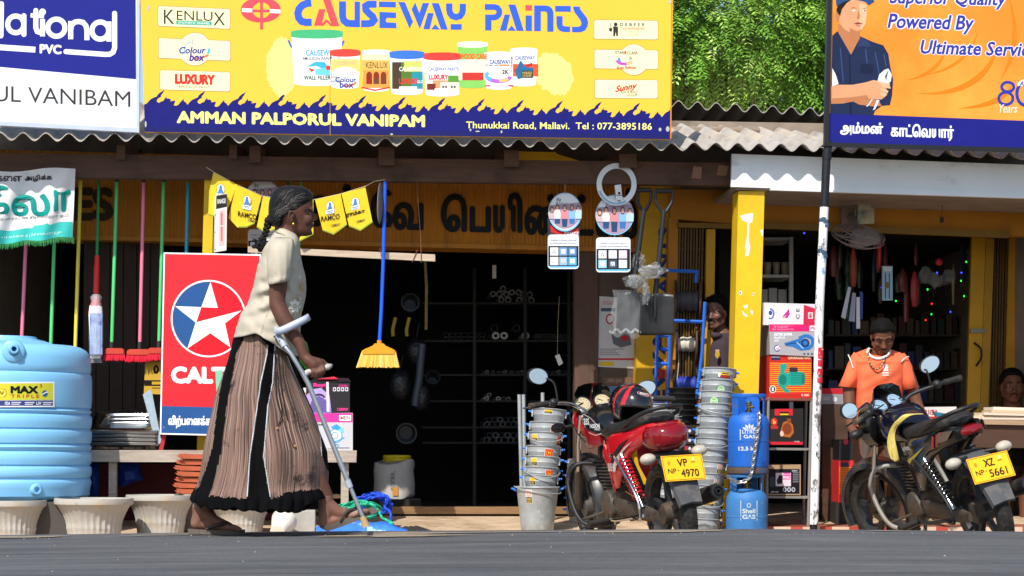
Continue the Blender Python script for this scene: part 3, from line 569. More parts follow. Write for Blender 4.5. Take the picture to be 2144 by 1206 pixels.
def d_kx(q, c, r): q.rect(758, 114, 816, 130, '#e0d8b0', 2.8); q.rect(758, 126, 816, 150, '#e8b45c', 2.9); q.text('KENLUX', 766, 130, 812, 143, Dk, 3.4); q.rect(760, 147, 815, 184, '#dc9a48', 3); [q.ell(x, 158, 6, 8, '#8a3020', 3.3, 14) for x in (773, 788, 803)]; [q.rect(x - 6, 158, x + 6, 176, cc, 3.3) for x, cc in ((773, '#9c2820'), (788, '#6b4630'), (803, '#7a3a2a'))]; q.stroke([(757, 183), (785, 189), (816, 183)], 3, '#d83828', 3.2)
def d_lg(q, c, r): q.rect(821, 130, 884, 186, '#56782c', 2.8); q.rect(821, 130, 840, 186, '#4a3c2c', 2.9); q.rect(862, 150, 885, 186, '#2c90a0', 2.9); q.rect(846, 128, 884, 150, '#c8d068', 2.85); q.text('CAUSEWAY', 836, 140, 884, 149, '#f0f2ff', 3.3, .02); q.text('LUXURY', 835, 164, 876, 176, '#d83038', 3.4, .05); q.rect(836, 181, 873, 191, WH, 3.4); q.text('GLO', 873, 168, 886, 174, WH, 3.6, .02)
def d_lx(q, c, r): q.text('CAUSEWAY PAINTS', 897, 141, 960, 148, '#5060b0', 3.3, .02); q.text('LUXURY', 898, 156, 938, 167, '#d83c38', 3.4, .05); q.rect(894, 175, 912, 188, '#7a2c20', 3); q.rect(906, 168, 940, 190, '#e89a70', 2.9); q.rect(938, 158, 961, 190, '#5a9838', 2.9); q.rect(922, 172, 962, 192, '#d8d8c8', 3.1); [q.rect(x, 180, x + 4, 184, '#484848', 3.4) for x in (926, 932, 944, 950)]; q.rect(910, 185, 948, 195, WH, 3.5)
def d_wc(q, c, r): q.text('WOOD CARE', 962, 112, 1020, 124, '#e07030', 3.2, .05); q.rect(960, 124, 1020, 168, '#e8d8c8', 2.8); q.rect(968, 152, 1012, 168, '#c83830', 3); q.rect(964, 142, 990, 154, '#b03028', 3); q.ell(993, 133, 5, 6, '#a04040', 3, 12)
def d_2k(q, c, r): q.text('CAUSEWAY', 1025, 125, 1069, 134, '#3c56a8', 3.2, .03); q.text('STARCLASS', 1018, 135, 1044, 139, Dk, 3.2, .02); q.rect(1045, 135, 1067, 138, '#e88840', 3.2); q.text('2K', 1051, 146, 1065, 155, '#222222', 3.3, .04); q.arc(1044, 160, 24, 10, 0, 170, 8, '#b06ad0', 3); q.arc(1040, 158, 22, 9, 120, 220, 7, '#60b0e0', 3.2); q.arc(1050, 163, 14, 6, 20, 110, 5, '#e0c050', 3.4); q.rect(1016, 178, 1027, 181, '#e05050', 3.3); q.rect(1064, 178, 1074, 181, '#c03060', 3.3)
def d_rl(q, c, r): q.text('CAUSEWAY', 1079, 117, 1120, 125, '#3c56a8', 3.2, .03); q.rect(1074, 134, 1127, 160, '#e05a30', 2.8); q.poly([(1078, 150), (1090, 126), (1100, 140), (1118, 142), (1116, 154), (1098, 162), (1084, 166)], '#2c6898', 3); q.stroke([(1076, 148), (1115, 134)], 6, '#c03028', 3.2); q.text('HI BUILD', 1094, 150, 1114, 155, '#d8b868', 3.6, .02); q.rect(1092, 148, 1116, 163, '#2c3a3c', 3.3); q.text('LACQUER', 1094, 156, 1113, 161, '#d8b868', 3.6, .02)
tub(957, 1022, 87, 185, '#ece8d8', '#86c860', d_wc); tub(609, 718, 62, 180, '#48b47a', WH, d_wf, 14); tub(1068, 1126, 100, 181, '#ece8d8', WH, d_rl)
tub(690, 755, 103, 186, '#e0483c', WH, d_cb, 11); tub(757, 818, 104, 192, '#ece8d8', WH, d_kx); tub(815, 889, 106, 199, '#3c74cc', WH, d_lg, 13); tub(886, 966, 110, 202, '#e0443a', WH, d_lx, 12); tub(1014, 1075, 108, 188, '#ece8d8', WH, d_2k)
pr = Pr(onplane(Y2)); YT = '#f5ee88'
pr.text('AMMAN PALPORUL VANIPAM', 370, 232, 890, 258, YT, 3, .055, sl=.0165); pr.text('Thunukkai Road, Mallavi.  Tel : 077-3895186', 976, 254, 1365, 271, YT, 3, .012, sl=.009); pr.build('lettering', t)
Y3 = -.62
t = thing('signboard', 'orange and blue service signboard with a printed mechanic, carried by a poster-covered pole', 'sign', P(1704, 1116, Y3 + .02))
orn = M('sign_orange', '#f08a22', .45, var=.05, s=2, dirt=[('#f8a63c', .9, .45, .7)], k=.95)
mb = MB(); mb.qpx([(1742, -60), (2330, -50), (2330, 318), (1735, 301)], Y3, .03, orn); mb.build('panel', t)
pr = Pr(onplane(Y3)); pr.poly([(1736, 237), (2330, 260), (2330, 319), (1734, 302)], '#1c1f7c', 1); pr.build('blue_field', t)
pr = Pr(onplane(Y3))
for cx, cy, rx, ry, a0, a1, ww in ((1930, 70, 160, 125, 10, 95, 10), (1900, 40, 150, 120, 10, 80, 5), (1870, 60, 120, 110, 20, 80, 6), (2000, 60, 120, 170, -30, 40, 9), (1960, 150, 170, 80, 20, 75, 9)):
    n = 20; o = [(cx + rx * math.cos(R(a0 + (a1 - a0) * i / n)), cy + ry * math.sin(R(a0 + (a1 - a0) * i / n))) for i in range(n + 1)]; p2 = [(x + ww * math.sin(math.pi * i / n), y + ww * .9 * math.sin(math.pi * i / n)) for i, (x, y) in enumerate(o)]
    pr.poly(o + p2[::-1], '#e07c18', .5)
pr.build('swirl_print', t)
mb = MB(); bk = M('sign_frame_black', '#23242a', .45, m=.3); mb.qpx([(1734, -60), (1743, -60), (1736, 301), (1727, 301)], Y3 - .02, .05, bk); mb.qpx([(1727, 298), (2330, 314), (2330, 323), (1727, 305)], Y3 - .018, .05, bk); mb.build('frame', t)
for nm, col, l, bold in (('text_outline', '#f0e6ee', 1.5, .07), ('lettering', '#343a9c', 2.5, .025)):
    pr = Pr(onplane(Y3)); g = 1.6 if l < 2 else 0
    for s_, x0, y0, x1, y1, sl in (('Superior Quality', 1862, -22, 2108, 16, .02), ('Powered By', 1858, 28, 2040, 68, .026), ('Ultimate Service', 1927, 83, 2172, 113, .026)):
        pr.text(s_, x0 - g, y0 - g, x1 + g, y1 + g, col, l, bold, .22, sl)
    pr.build(nm, t)
pr = Pr(onplane(Y3)); pr.text('அம்மன்', 1759, 255, 1849, 283, W, 2, sl=.02, fat=.9); pr.text('காட\u0bcdெவயார்', 1865, 258, 1997, 292, W, 2, sl=.03, fat=.9); pr.build('lettering', t)
pr = Pr(onplane(Y3)); pr.arc(2110, 182, 13, 10, 0, 360, 6, '#343a9c', 2); pr.arc(2106, 206, 15, 13, 0, 360, 6, '#343a9c', 2.2); pr.arc(2146, 196, 17, 24, 0, 360, 7, '#343a9c', 2.4); pr.ell(2152, 180, 22, 15, '#e8ecf6', 3, 20, 180, 360); pr.text('AR', 2134, 170, 2152, 180, '#343a9c', 4, .03, .2); pr.text('Years', 2092, 218, 2130, 236, '#f4e8dc', 2, .0, .3); pr.build('lettering', t)
q = Pr(onplane(Y3)); f = z4; sk, sk2, sk3 = '#d79a72', '#b87850', '#e8b48c'
q.poly(zz(f, [(430, 225), (462, 196), (500, 240), (548, 345), (602, 226), (680, 262), (752, 286), (784, 340), (796, 420), (814, 500), (808, 600), (794, 664), (742, 668), (700, 700), (690, 728), (418, 716), (424, 500)]), '#1f2a4a', 2)
q.poly(zz(f, [(430, 430), (452, 470), (470, 530), (428, 545)]), '#e0e0e4', 2.4)
q.poly(zz(f, [(480, 150), (606, 205), (604, 240), (548, 345), (500, 262), (468, 205), (462, 150)]), sk2, 2.3)
q.poly(zz(f, [(478, 150), (470, 100), (474, 50), (500, 18), (560, -10), (630, 6), (646, 40), (648, 90), (640, 150), (616, 190), (584, 212), (540, 205), (506, 184)]), sk, 2.6); q.poly(zz(f, [(600, 20), (645, 30), (648, 90), (640, 150), (612, 190), (596, 150), (604, 90)]), sk3, 2.9)
q.ell(*f(464, 95), 5, 14, sk2, 2.7, 12); q.poly(zz(f, [(456, 60), (470, 20), (520, -5), (560, -8), (520, 20), (490, 60), (480, 100), (462, 80)]), '#221c1a', 3)
q.poly(zz(f, [(452, 0), (456, 40), (500, 12), (560, -6), (640, 12), (660, 34), (694, 12), (694, -12), (560, -40), (470, -40)]), '#2a4a80', 3.3)
for a in ([(546, 54), (566, 46), (584, 54), (566, 50)], [(618, 56), (634, 50), (646, 58), (632, 54)]): q.poly(zz(f, a), '#33221c', 3.5)
q.poly(zz(f, [(550, 66), (568, 60), (582, 68), (566, 72)]), '#f0e8e0', 3.4); q.ell(*f(568, 66), 1.7, 1.7, '#2a1a14', 3.7, 10); q.poly(zz(f, [(622, 68), (636, 63), (644, 70), (634, 74)]), '#f0e8e0', 3.4); q.ell(*f(635, 68), 1.5, 1.6, '#2a1a14', 3.7, 10)
q.poly(zz(f, [(596, 62), (606, 100), (600, 122), (584, 118)]), sk2, 3.3); q.poly(zz(f, [(566, 148), (590, 140), (626, 148), (600, 154), (586, 154)]), '#8a3e38', 3.4); q.poly(zz(f, [(572, 156), (600, 158), (622, 152), (602, 168), (586, 166)]), '#c07468', 3.4)
q.poly(zz(f, [(540, 176), (584, 196), (616, 186), (590, 212), (540, 205)]), sk2, 3)
q.poly(zz(f, [(606, 230), (660, 262), (674, 296), (612, 292), (586, 300)]), '#2c3a60', 2.5); q.poly(zz(f, [(536, 350), (544, 345), (552, 720), (540, 720)]), '#141c34', 2.5); q.poly(zz(f, [(610, 400), (690, 408), (686, 470), (606, 462)]), '#18203c', 2.5)
for a, b in (((480, 300), (500, 520)), ((700, 330), (730, 480)), ((756, 340), (770, 420)), ((640, 310), (650, 400))): q.stroke([f(*a), f(*b)], 2, '#3a4c7c', 2.5)
q.poly(zz(f, [(424, 545), (470, 535), (560, 535), (640, 520), (690, 505), (740, 515), (770, 545), (776, 600), (740, 628), (660, 622), (560, 640), (500, 652), (424, 656)]), sk, 3); q.poly(zz(f, [(560, 640), (640, 618), (720, 630), (742, 668), (690, 672), (600, 660)]), sk2, 2.9); q.poly(zz(f, [(430, 620), (540, 615), (650, 600), (660, 622), (540, 645), (424, 656)]), sk2, 3.2)
q.poly(zz(f, [(716, 510), (726, 470), (760, 440), (784, 432), (806, 470), (800, 512), (784, 530), (750, 520)]), '#d8dce4', 3.5); q.poly(zz(f, [(762, 480), (786, 440), (776, 480), (770, 510)]), '#4a5266', 3.8); q.poly(zz(f, [(712, 628), (728, 634), (700, 690), (686, 696)]), '#d8dce4', 3.5); q.stroke([f(682, 626), f(660, 660), f(646, 672)], 2, '#d8dce4', 3.5)
for a in ([(740, 530), (796, 545), (798, 560), (742, 550)], [(738, 556), (784, 572), (780, 588), (736, 574)], [(736, 580), (770, 596), (762, 612), (732, 600)], [(700, 508), (760, 520), (796, 530), (790, 542), (730, 530)]): q.poly(zz(f, a), sk3, 3.9)
q.build('mechanic_print', t)
mb = MB(); Yp = Y3 + .02
mb.tube([P(1736, 296, Yp), P(1731, 320, Yp), P(1726, 434, Yp)], .0285, bk, 16); mb.tube([P(1731, 322, Yp), P(1731, 334, Yp)], .032, bk, 16); mb.tube([P(1726, 433, Yp), P(1716, 640, Yp), P(1703, 1118, Yp)], .0255, bk, 16); pole = mb.build('pole', t)
papr = M('torn_paper', '#e4e6e8', .75, var=.12, s=9, bump=.004, dirt=[('#6d6a66', 14, .55, .6, (1, 1, .5)), ('#7fa6cf', 7, .6, .66, (1, 1, .7)), ('#34383c', 22, .6, .64, (1, 1, .45))])
mb = MB(); mb.tube([P(1726, 434, Yp), P(1721, 540, Yp), P(1716, 640, Yp), P(1710, 860, Yp), P(1704.3, 1098, Yp)], .0295, papr, 16); mb.build('poster_wrap', pole)
mb = MB(); ax = lambda y: itp([(434, 1726), (640, 1716), (1098, 1704.3)], y)
rs = M('sticker_red', '#c8283a', .5, var=.15, s=12, dirt=[('#f0e4e0', 26, .6, .64), ('#2a1418', 30, .64, .67)])
for a, b in ((728, 752), (754, 768), (772, 786), (790, 802)): mb.tube([P(ax(a) + 1, a, Yp), P(ax(b) + 1, b, Yp)], .0308, rs, 16)
mb.build('red_sticker', pole)
mb = MB(); db = M('sticker_dark', '#3a5268', .5, var=.2, s=20, dirt=[('#c8d4dc', 40, .58, .64)])
for a, b, s_ in ((455, 470, 6), (520, 535, 6)):
    mb.tube([P(ax(a) - 2, a, Yp), P(ax(b) + 3, b + s_, Yp)], .0305, db, 16)
mb.build('sticker', pole)
pl_blue = M('tank_plastic', '#80c0ea', .38, var=.06, s=2.5, bump=.002, spec=.5, dirt=[('#86bfe6', 1.6, .55, .8, (.6, .6, 2)), ('#8a8f92', 7, .7, .8)])
TY = -.55; tcx = G(12, TY, .5); tc_ = Vector((tcx.x, TY, 0)); sT = ppm(TY)
def zt(y, Y=TY, x=100): return P(x, y, Y).z
Rt = (187 - 12) / sT * .99
prof = []
def pr_pt(y, r): prof.append((r, zt(y)))
pr_pt(1047, Rt * .80); pr_pt(1044, Rt * .93); pr_pt(1036, Rt * .975); pr_pt(1020, Rt * .985)
for y, a in ((1010, 1.0), (1003, .985), (1001, .968), (999, .985), (992, 1.0), (980, 1.0), (976, .985), (974, .968), (971, .99), (962, 1.002), (950, 1.0), (946, .985), (944, .97), (942, .985), (936, 1.0), (932, .985), (930, .968), (927, .99), (918, 1.0), (905, 1.0), (901, .985), (899, .97), (896, .99), (886, 1.0), (874, 1.0), (870, .985), (868, .97), (866, .985), (862, .998), (859, .985), (857, .968), (854, .99), (840, 1.0), (800, 1.0), (788, .995), (785, .985), (783, .972), (780, .985), (770, .99), (752, .985), (742, .965), (734, .93), (728, .87), (725, .80), (724, .62), (716, .47)): pr_pt(y, Rt * a)
tank = thing('water_tank', 'pale blue ribbed plastic water tank with a yellow sticker beside the cement pots', 'water tank', (tc_.x, TY, zt(1047)))
mb = MB(); mb.lathe(prof, pl_blue, base=(tc_.x, TY, 0), n=72); mb.build('body', tank)
mb = MB(); mb.lathe([(Rt * .455, zt(724)), (Rt * .465, zt(719)), (Rt * .455, zt(714)), (Rt * .36, zt(711)), (Rt * .35, zt(706)), (Rt * .1, zt(704))], pl_blue, base=(tc_.x, TY, 0), n=48); mb.build('lid', tank)
def boss(x, y, rr, ln, hole):
    c = oncyl(tc_.x, TY, lambda z: Rt * .985, 0)(x, y, 0); d = (c - Vector((tc_.x, TY, c.z))).normalized(); q = d.to_track_quat('Z', 'Y').to_matrix().to_4x4(); q.translation = c - d * .03
    mb = MB(); mb.lathe([(rr * 1.5, 0), (rr * 1.35, .03 + ln * .5), (rr, .03 + ln), (rr * .62, .03 + ln), (rr * .6, .02)], pl_blue, n=28, xf=q); mb.lathe([(rr * .6, 0), (rr * .6, .024), (rr * .3, .0245)], M('hole', hole, .8), n=20, xf=q); return mb
boss(75, 1025, .028, .022, '#2f8fc8').build('outlet_socket', tank); boss(28, 731, .026, .05, '#17222c').build('inlet_socket', tank)
mb = boss(28, 735, .05, .02, '#17222c'); mb.build('inlet_boss', tank)
q = Pr(oncyl(tc_.x, TY, lambda z: Rt * 1.002, .0006))
q.rect(-60, 800, 114, 853, '#e8ecf0', 1, n=12, sl=-.005); q.rect(-60, 803, 111, 838, '#c8c83a', 2, n=12, sl=-.005); q.rect(-60, 839, 111, 850, '#3a4480', 2, n=12, sl=-.005); q.rect(-60, 803, 20, 838, '#d8c93c', 2.2, n=6)
q.text('MAX', 22, 808, 80, 824, '#16181a', 3, .07); q.text('3', 83, 804, 88, 811, '#c02828', 3, .02); q.text('T R I P L E', 23, 826, 82, 833, '#c03030', 3, .04); q.ell(94, 824, 6, 7, '#286088', 3, 16); q.stroke([(88, 826), (97, 821), (101, 822)], 2, '#e8e8f0', 3.4); q.rrect(-14, 814, 14, 832, 7, '#b89820', 2.8); q.rrect(-12, 816, 12, 830, 6, '#e8d860', 3); q.text('W', -8, 819, 9, 827, '#7a6a10', 3.4, .04)
for x, s_ in ((-12, 'FDA'), (10, 'FDA'), (76, 'UV')): q.text(s_, x, 841, x + 11, 848, '#e8ecf4', 3, .03, .15)
for x in (24, 52, 90): q.rect(x, 841.5, x + 20, 844, '#c8ccd8', 3, n=2); q.rect(x, 845.5, x + 17, 847.5, '#c8ccd8', 3, n=2)
q.build('sticker', tank)
mb = MB(); mb.box((tc_.x - .5, -1.0, gz(-1) - .02), (tc_.x + .5, -.1, zt(1047)), M('plinth_block', '#4a4642', .95, var=.3)); single('block_plinth', mb, 'dark block plinth carrying the blue water tank', 'plinth')
cem = M('cement_pot', '#aeaaa2', .92, var=.1, s=7, bump=.006, dirt=[('#b79c74', 3.5, .55, .8, (1, 1, 2)), ('#9a9286', 20, .64, .74)])
cem_d = M('cement_pot_dark', '#3d3835', .9, var=.2, s=6, bump=.005)
def pot_mb(r, h, mat):
    mb = MB(); fl = lambda a, z: 1 + (.022 * math.cos(30 * a) * min(1, max(0, (z - .02) / .05)) * min(1, max(0, (h * .83 - z) / .06)) if z < h * .84 else .006 * math.sin(5 * a + 1))
    mb.lathe([(r * .60, 0), (r * .66, h * .03), (r * .67, h * .2), (r * .685, h * .3), (r * .70, h * .33), (r * .69, h * .37), (r * .72, h * .5), (r * .79, h * .65), (r * .88, h * .79), (r * .93, h * .84), (r * .99, h * .87), (r, h * .93), (r * .985, h), (r * .90, h), (r * .86, h * .9), (r * .72, h * .6), (r * .1, h * .5)], mat, n=120, sq=fl); return mb
G_ = 'cement flower pots along the road edge'
def pot(px, ytop, half, Y, label, mat=cem, group=G_):
    s_ = ppm(Y); r = half / s_; z1 = P(px, ytop, Y).z; z0 = gz(Y); c = G(px, Y, z0); mb = pot_mb(r, z1 - z0, mat); mb.v = [v + Vector((c.x, Y, z0)) for v in mb.v]
    return single('flower_pot', mb, label, 'flower pot', group)
pot(24, 1047, 71, -1.0, 'fluted cement flower pot below the blue tank, cut by the left picture edge'); pot(196, 1043, 81, -.95, 'fluted cement flower pot standing right of the blue tank outlet'); pot(336, 1036, 72, -.6, 'fluted cement flower pot beside the terracotta tiles, behind the rear foot'); pot(505, 1052, 66, -.5, 'fluted cement flower pot half hidden by the black skirt hem'); pot(112, 1050, 38, -.5, 'small dark flower pot in the shade between two pale pots', cem_d)
mb = MB(); cb = M('cardboard', '#b98f62', .85, var=.1, s=4); mb.bpx(50, 1064, 112, 1119, -.42, .25, cb); bx = single('cardboard_box', mb, 'brown cardboard box standing behind the pale pots under the tank', 'box', bevel=.003)
q = Pr(onplane(-.42)); q.rrect(76, 1098, 90, 1110, 1, '#3a3026', 1); q.rect(77, 1099, 89, 1109, '#c09a6c', 2); [q.stroke([(x, 1108), (x, 1101)], 1.4, '#3a3026', 3) for x in (80.5, 85.5)]; q.rect(93, 1099, 106, 1109, '#d8c8a8', 2); q.arc(80, 1082, 12, 10, -80, 80, 1.2, '#5a4630', 2); q.build('box_print', bx)
bw = M('bench_wood', '#b0a294', .88, var=.25, s=5, stretch=(1, 8, 12), bump=.003, dirt=[('#7f6e60', 3, .52, .74, (.6, 6, 6))])
bench = thing('bench', 'long low bench of weathered grey planks along the shop front', 'bench', P(460, 1120, -.15))
mb = MB(); mb.qpx([(150, 943), (746, 944), (746, 968), (150, 966)], -.36, .17, bw); mb.build('plank', bench, bevel=.004); mb = MB(); mb.prism([P(150, 945, -.18), P(746, 946, -.18), P(744, 966, -.18), P(150, 965, -.18)], (0, .22, 0), bw); mb.build('plank', bench, bevel=.004)
for x in (236, 590, 722):
    mb = MB(); zb = gz(-.2) - .01; a = P(x - 8, 967, -.3); b = P(x + 8, 967, -.3); mb.box((a.x, -.31, zb), (b.x, -.24, a.z), bw); mb.build('leg', bench)
for (pts, Y, lb) in (([(186, 968), (208, 967), (207, 1042), (188, 1044)], -.1, 'blue plastic bundle under the left end of the bench'), ([(246, 968), (292, 968), (302, 1004), (274, 1010), (262, 1020), (248, 1018)], -.02, 'crumpled blue plastic bag under the bench beside its leg')):
    mb = MB(); n = 10; cx = sum(p[0] for p in pts) / len(pts); cy = sum(p[1] for p in pts) / len(pts); rings = []
    for k in range(7):
        f = k / 6; sc_ = math.sin(math.pi * (.12 + .76 * f)); rings.append([P(cx + (x - cx) * sc_ + rnd(-2, 2), cy + (y - cy) * sc_ + rnd(-2, 2), Y + .16 * f) for x, y in [((1 - u) * pts[i][0] + u * pts[(i + 1) % len(pts)][0], (1 - u) * pts[i][1] + u * pts[(i + 1) % len(pts)][1]) for i in range(len(pts)) for u in (0, .33, .66)]])
    mb.loft(rings, M('blue_sheet', '#1e3fae', .4, var=.3, s=14, bump=.01)); single('plastic_bag', mb, lb, 'bag')
mb = MB(); mb.box((-3.4, .3, -.12), (-1.6, .36, .27), M('maroon_board', '#5a1f22', .8, var=.2)); single('low_board', mb, 'dark maroon board closing the space under the bench', 'board')
stl = M('stainless', '#aeb2b4', .22, m=1., var=.1, s=6)
def rr2(wd, dp, r, z, n=5):
    o = []
    for cx, cy, a in ((wd / 2 - r, -dp / 2 + r, -90), (wd / 2 - r, dp / 2 - r, 0), (-wd / 2 + r, dp / 2 - r, 90), (-wd / 2 + r, -dp / 2 + r, 180)):
        for i in range(n): o.append(Vector((cx + r * math.cos(R(a + 90 * i / (n - 1))), cy + r * math.sin(R(a + 90 * i / (n - 1))), z)))
    return o
mb = MB(); mb.loft([rr2(.468, .43, .02, -.012), rr2(.468, .43, .02, .004), rr2(.456, .418, .02, .007), rr2(.36, .3, .07, .004), rr2(.34, .28, .07, -.008)], stl, caps=False); mb2 = MB(); mb2.loft([rr2(.34, .28, .07, -.008), rr2(.32, .26, .06, -.06), rr2(.22, .18, .05, -.065), rr2(.02, .02, .009, -.066)], stl, caps=False)
c0 = P(262, 930, -.13); sink = thing('sink', 'stainless kitchen sink on the bench left of the red star sign, topmost of its stack', 'sink', c0 + Vector((0, .12, .155)), 'stack of stainless sinks'); mb.build('rim', sink, local=True); mb2.build('bowl', sink, local=True); sink.rotation_euler = (R(20), 0, R(-2))
for k in range(1, 4): dup(sink, sink.location - Vector((0, 0, .025 * k)) + Vector((rnd(-.004, .004), 0, 0)), 'stainless kitchen sink in the stack left of the red star sign, under the topmost')
for i, (dx, lb) in enumerate(((0, 'clear plastic wrapped glass pane leaning against the red star sign'), (.03, 'second wrapped glass pane behind the leaning one'))):
    mb = MB(); mb.qpx([(305 - i * 6, 838 - i * 12), (318 - i * 2, 820 - i * 5), (338, 925), (328, 935)], -.2 + dx, .012, M('pane_wrap', '#9fb4c4', .15, var=.2, s=20, spec=.8)); single('wrapped_sheet', mb, lb, 'pane')
mb = MB(); mb.qpx([(304, 756), (345, 757), (342, 826), (301, 824)], .16, .01, M('card_yellow', '#c8a22c', .6)); o = single('display_card', mb, 'yellow and black product card half hidden behind the red star sign', 'card')
q = Pr(onplane(.16)); q.text('O', 321, 764, 333, 783, '#1a1612', 1, .06); q.rect(302, 796, 343, 808, '#1c1814', 1); q.rect(318, 799, 338, 805, '#c8a22c', 2); q.rect(318, 811, 338, 814, '#8a6a1c', 1); q.build('card_print', o)
CY_ = -.33; sign = thing('signboard', 'red and blue star signboard with white ring standing on the bench behind the woman', 'sign', P(438, 945, CY_))
mb = MB(); mb.qpx([(343, 529), (546, 533), (541, 914), (335, 909)], CY_, .022, M('sign_red', '#d2202c', .4, var=.06, s=3, dirt=[('#a82028', 3, .6, .8)])); mb.build('panel', sign)
mb = MB(); mb.qpx([(341, 904), (349, 904), (340, 948), (331, 948)], CY_ + .03, .03, M('red_leg', '#a8242a', .6)); mb.build('leg', sign); mb = MB(); mb.qpx([(528, 906), (536, 906), (530, 948), (522, 948)], CY_ + .03, .03, M('red_leg', '')); mb.build('leg', sign)
q = Pr(onplane(CY_)); q.stroke([(344, 530), (545, 534), (540, 913), (336, 908)], 3, W, 1, closed=True); q.poly([(338, 850), (541, 855), (540, 911.5), (337.5, 907)], '#2a558e', .8)
q.ell(436.5, 667, 79, 81, W, 1.2, 60); q.ell(436.5, 667, 75.5, 77.5, '#d2202c', 2, 60)
arc_ = [(436.5 + 75 * math.cos(R(a)), 667 + 77 * math.sin(R(a))) for a in range(127, 274, 6)]; q.poly(arc_ + [(440, 591), (421.6, 643), (410, 675), (393.5, 728)], '#2a558e', 2.5)
for pts in ([(440.7, 590.5), (456, 644.5), (421.5, 643)], [(366.5, 641), (421.5, 643), (410.5, 676)], [(409.7, 675), (506, 650), (471, 677), (482, 727), (440.3, 697.5), (392.5, 729.5)]): q.poly(pts, W, 3)
q.text('CALTEX', 358, 767, 530, 803, W, 2, .06, sl=.008); q.text('விற்பைனக்கு', 352, 869, 447, 897, W, 2, sl=.01, fat=.7); q.ell(343, 895, 2, 2, '#8a7a70', 3, 8); q.build('sign_print', sign)
mb = MB(); mb.qpx([(451, 776), (466, 775), (464, 864), (455, 866)], CY_ - .06, .004, M('green_film', '#7cc6a4', .3, var=.1)); single('plastic_sheet', mb, 'pale green plastic sheet leaning on the red star sign', 'sheet')
ter = M('terracotta', '#b45a3a', .85, var=.18, s=8, bump=.004, dirt=[('#8a3e26', 4, .55, .75)])
for k in range(7):
    y1 = 1034 - k * 12.2; dx = [2, -3, 1, 3, -1, 2, 6][k]; mb = MB(); mb.qpx([(368 + dx, y1 - 10.4), (432 + dx, y1 - 8.6), (432 + dx, y1), (372 + dx, y1 - 1)], -.46 + .008 * (k % 3), .3, ter); mb.qpx([(365 + dx, y1 - 6.5), (374 + dx, y1 - 6), (376 + dx, y1 - 2.4), (369 + dx, y1 - 3)], -.475 + .008 * (k % 3), .012, ter)
    single('roof_tile', mb, ('terracotta tile on top of the stack under the bench' if k == 6 else 'terracotta tile at the bottom of the stack under the bench' if k == 0 else 'terracotta tile inside the stack under the bench'), 'tile', 'stack of terracotta tiles', bevel=.002)
mb = MB(); mb.box((P(366, 1035, -.4).x, -.44, gz(-.3)), (P(432, 1035, -.4).x, -.1, P(400, 1034.5, -.44).z), M('brick_dull', '#7a6a60', .9, var=.3)); single('cement_block', mb, 'dull cement block carrying the terracotta tiles', 'block')
BY = .13
pink, lgr, yl2, dgr, teal = (M('handle_' + n, c, .4, var=.06, s=4) for n, c in (('pink', '#ef7f9c'), ('green', '#58cf7c'), ('yellow', '#ecd84c'), ('dark_green', '#1c8a4a'), ('teal', '#1f9fb4')))
bl_red, bris = M('brush_block', '#c4402c', .5, var=.1), M('bristle_red', '#d8203c', .7, var=.25, s=40, stretch=(8, 8, 1))
GB = 'brooms and mops hanging under the beam'
def handle(t, a, b, r, mat, Y=BY): mb = MB(); mb.tube([P(*a, Y), P(*b, Y)], r, mat, 10); return mb.build('handle', t)
def broom(label, a, b, mat, head=None, Y=BY, r=.0125, tip=None):
    t = thing('broom', label, 'broom', P(*b, Y), GB); h = handle(t, a, b, r, mat, Y)
    mb = MB(); mb.tube([P(a[0], a[1] - 2, Y), P(a[0], a[1] + 5, Y)], r * 1.15, tip or M('cap_dark', '#26352a', .5), 10); mb.build('cap', h)
    if head:
        x0, x1, y0 = head; xm = (x0 + x1) / 2
        mb = MB(); rings = []
        for y, k in ((y0, .72), (y0 + 3, .96), (y0 + 9, 1.0), (y0 + 12, .96)): rings.append([P(xm + (x1 - xm) * k * sx, y, Y + sy * .032) for sx, sy in ((-1, -.8), (-.9, -1), (.9, -1), (1, -.8), (1, .8), (.9, 1), (-.9, 1), (-1, .8))])
        mb.loft(rings[::-1], bl_red); mb.build('brush_block', t); mb = MB(); mb.tube([P(b[0], b[1] - 6, Y), P(b[0] - .5, y0 + 3, Y)], .016, M('socket_dark', '#2a2c30', .5), 10); mb.build('socket', t)
        mb = MB()
        for i in range(22):
            for j in range(4):
                u = i / 21 * 2 - 1; v = j / 3 * 2 - 1; p = P(xm + (x1 - xm) * .92 * u, y0 + 11, Y + v * .022); q_ = P(xm + (x1 - xm) * (1.03 * u) + rnd(-1, 1), y0 + 26 + rnd(-1.5, 1.5), Y + v * .036 + rnd(-.005, .005)); mb.tube([p, q_], [.0045, .0036], bris, 5)
        mb.build('bristles', t)
    return t
broom('pink broom handle rising behind the blue tank below the banner', (60, 372), (43, 770), pink); broom('green handle with a yellow lower tip behind the blue tank', (118, 372), (105, 770), lgr)
t = broom('yellow broom handle just right of the banner', (169, 374), (156, 780), yl2, tip=M('cap_orange', '#d88a3a', .5))
broom('green broom with red brush head nearest the plastic-wrapped mop', (245, 376), (234, 722), lgr, (218, 261, 729)); broom('pink broom with red brush head between two green brooms', (301, 377), (293, 722), pink, (265, 314, 731)); broom('green broom with red brush head touching the red star sign', (343, 376), (333, 720), lgr, (309, 352, 728)); broom('teal broom handle ending behind the top of the red star sign', (394, 378), (386, 700), teal, tip=M('cap_olive', '#8a8a3a', .5))
broom('thin green handle just behind the woman and the pennants, nearer her face', (630, 374), (626, 521), lgr, Y=.2, r=.01); broom('thin dark green handle behind the woman\'s hair', (604, 374), (600, 521), dgr, Y=.2, r=.01)
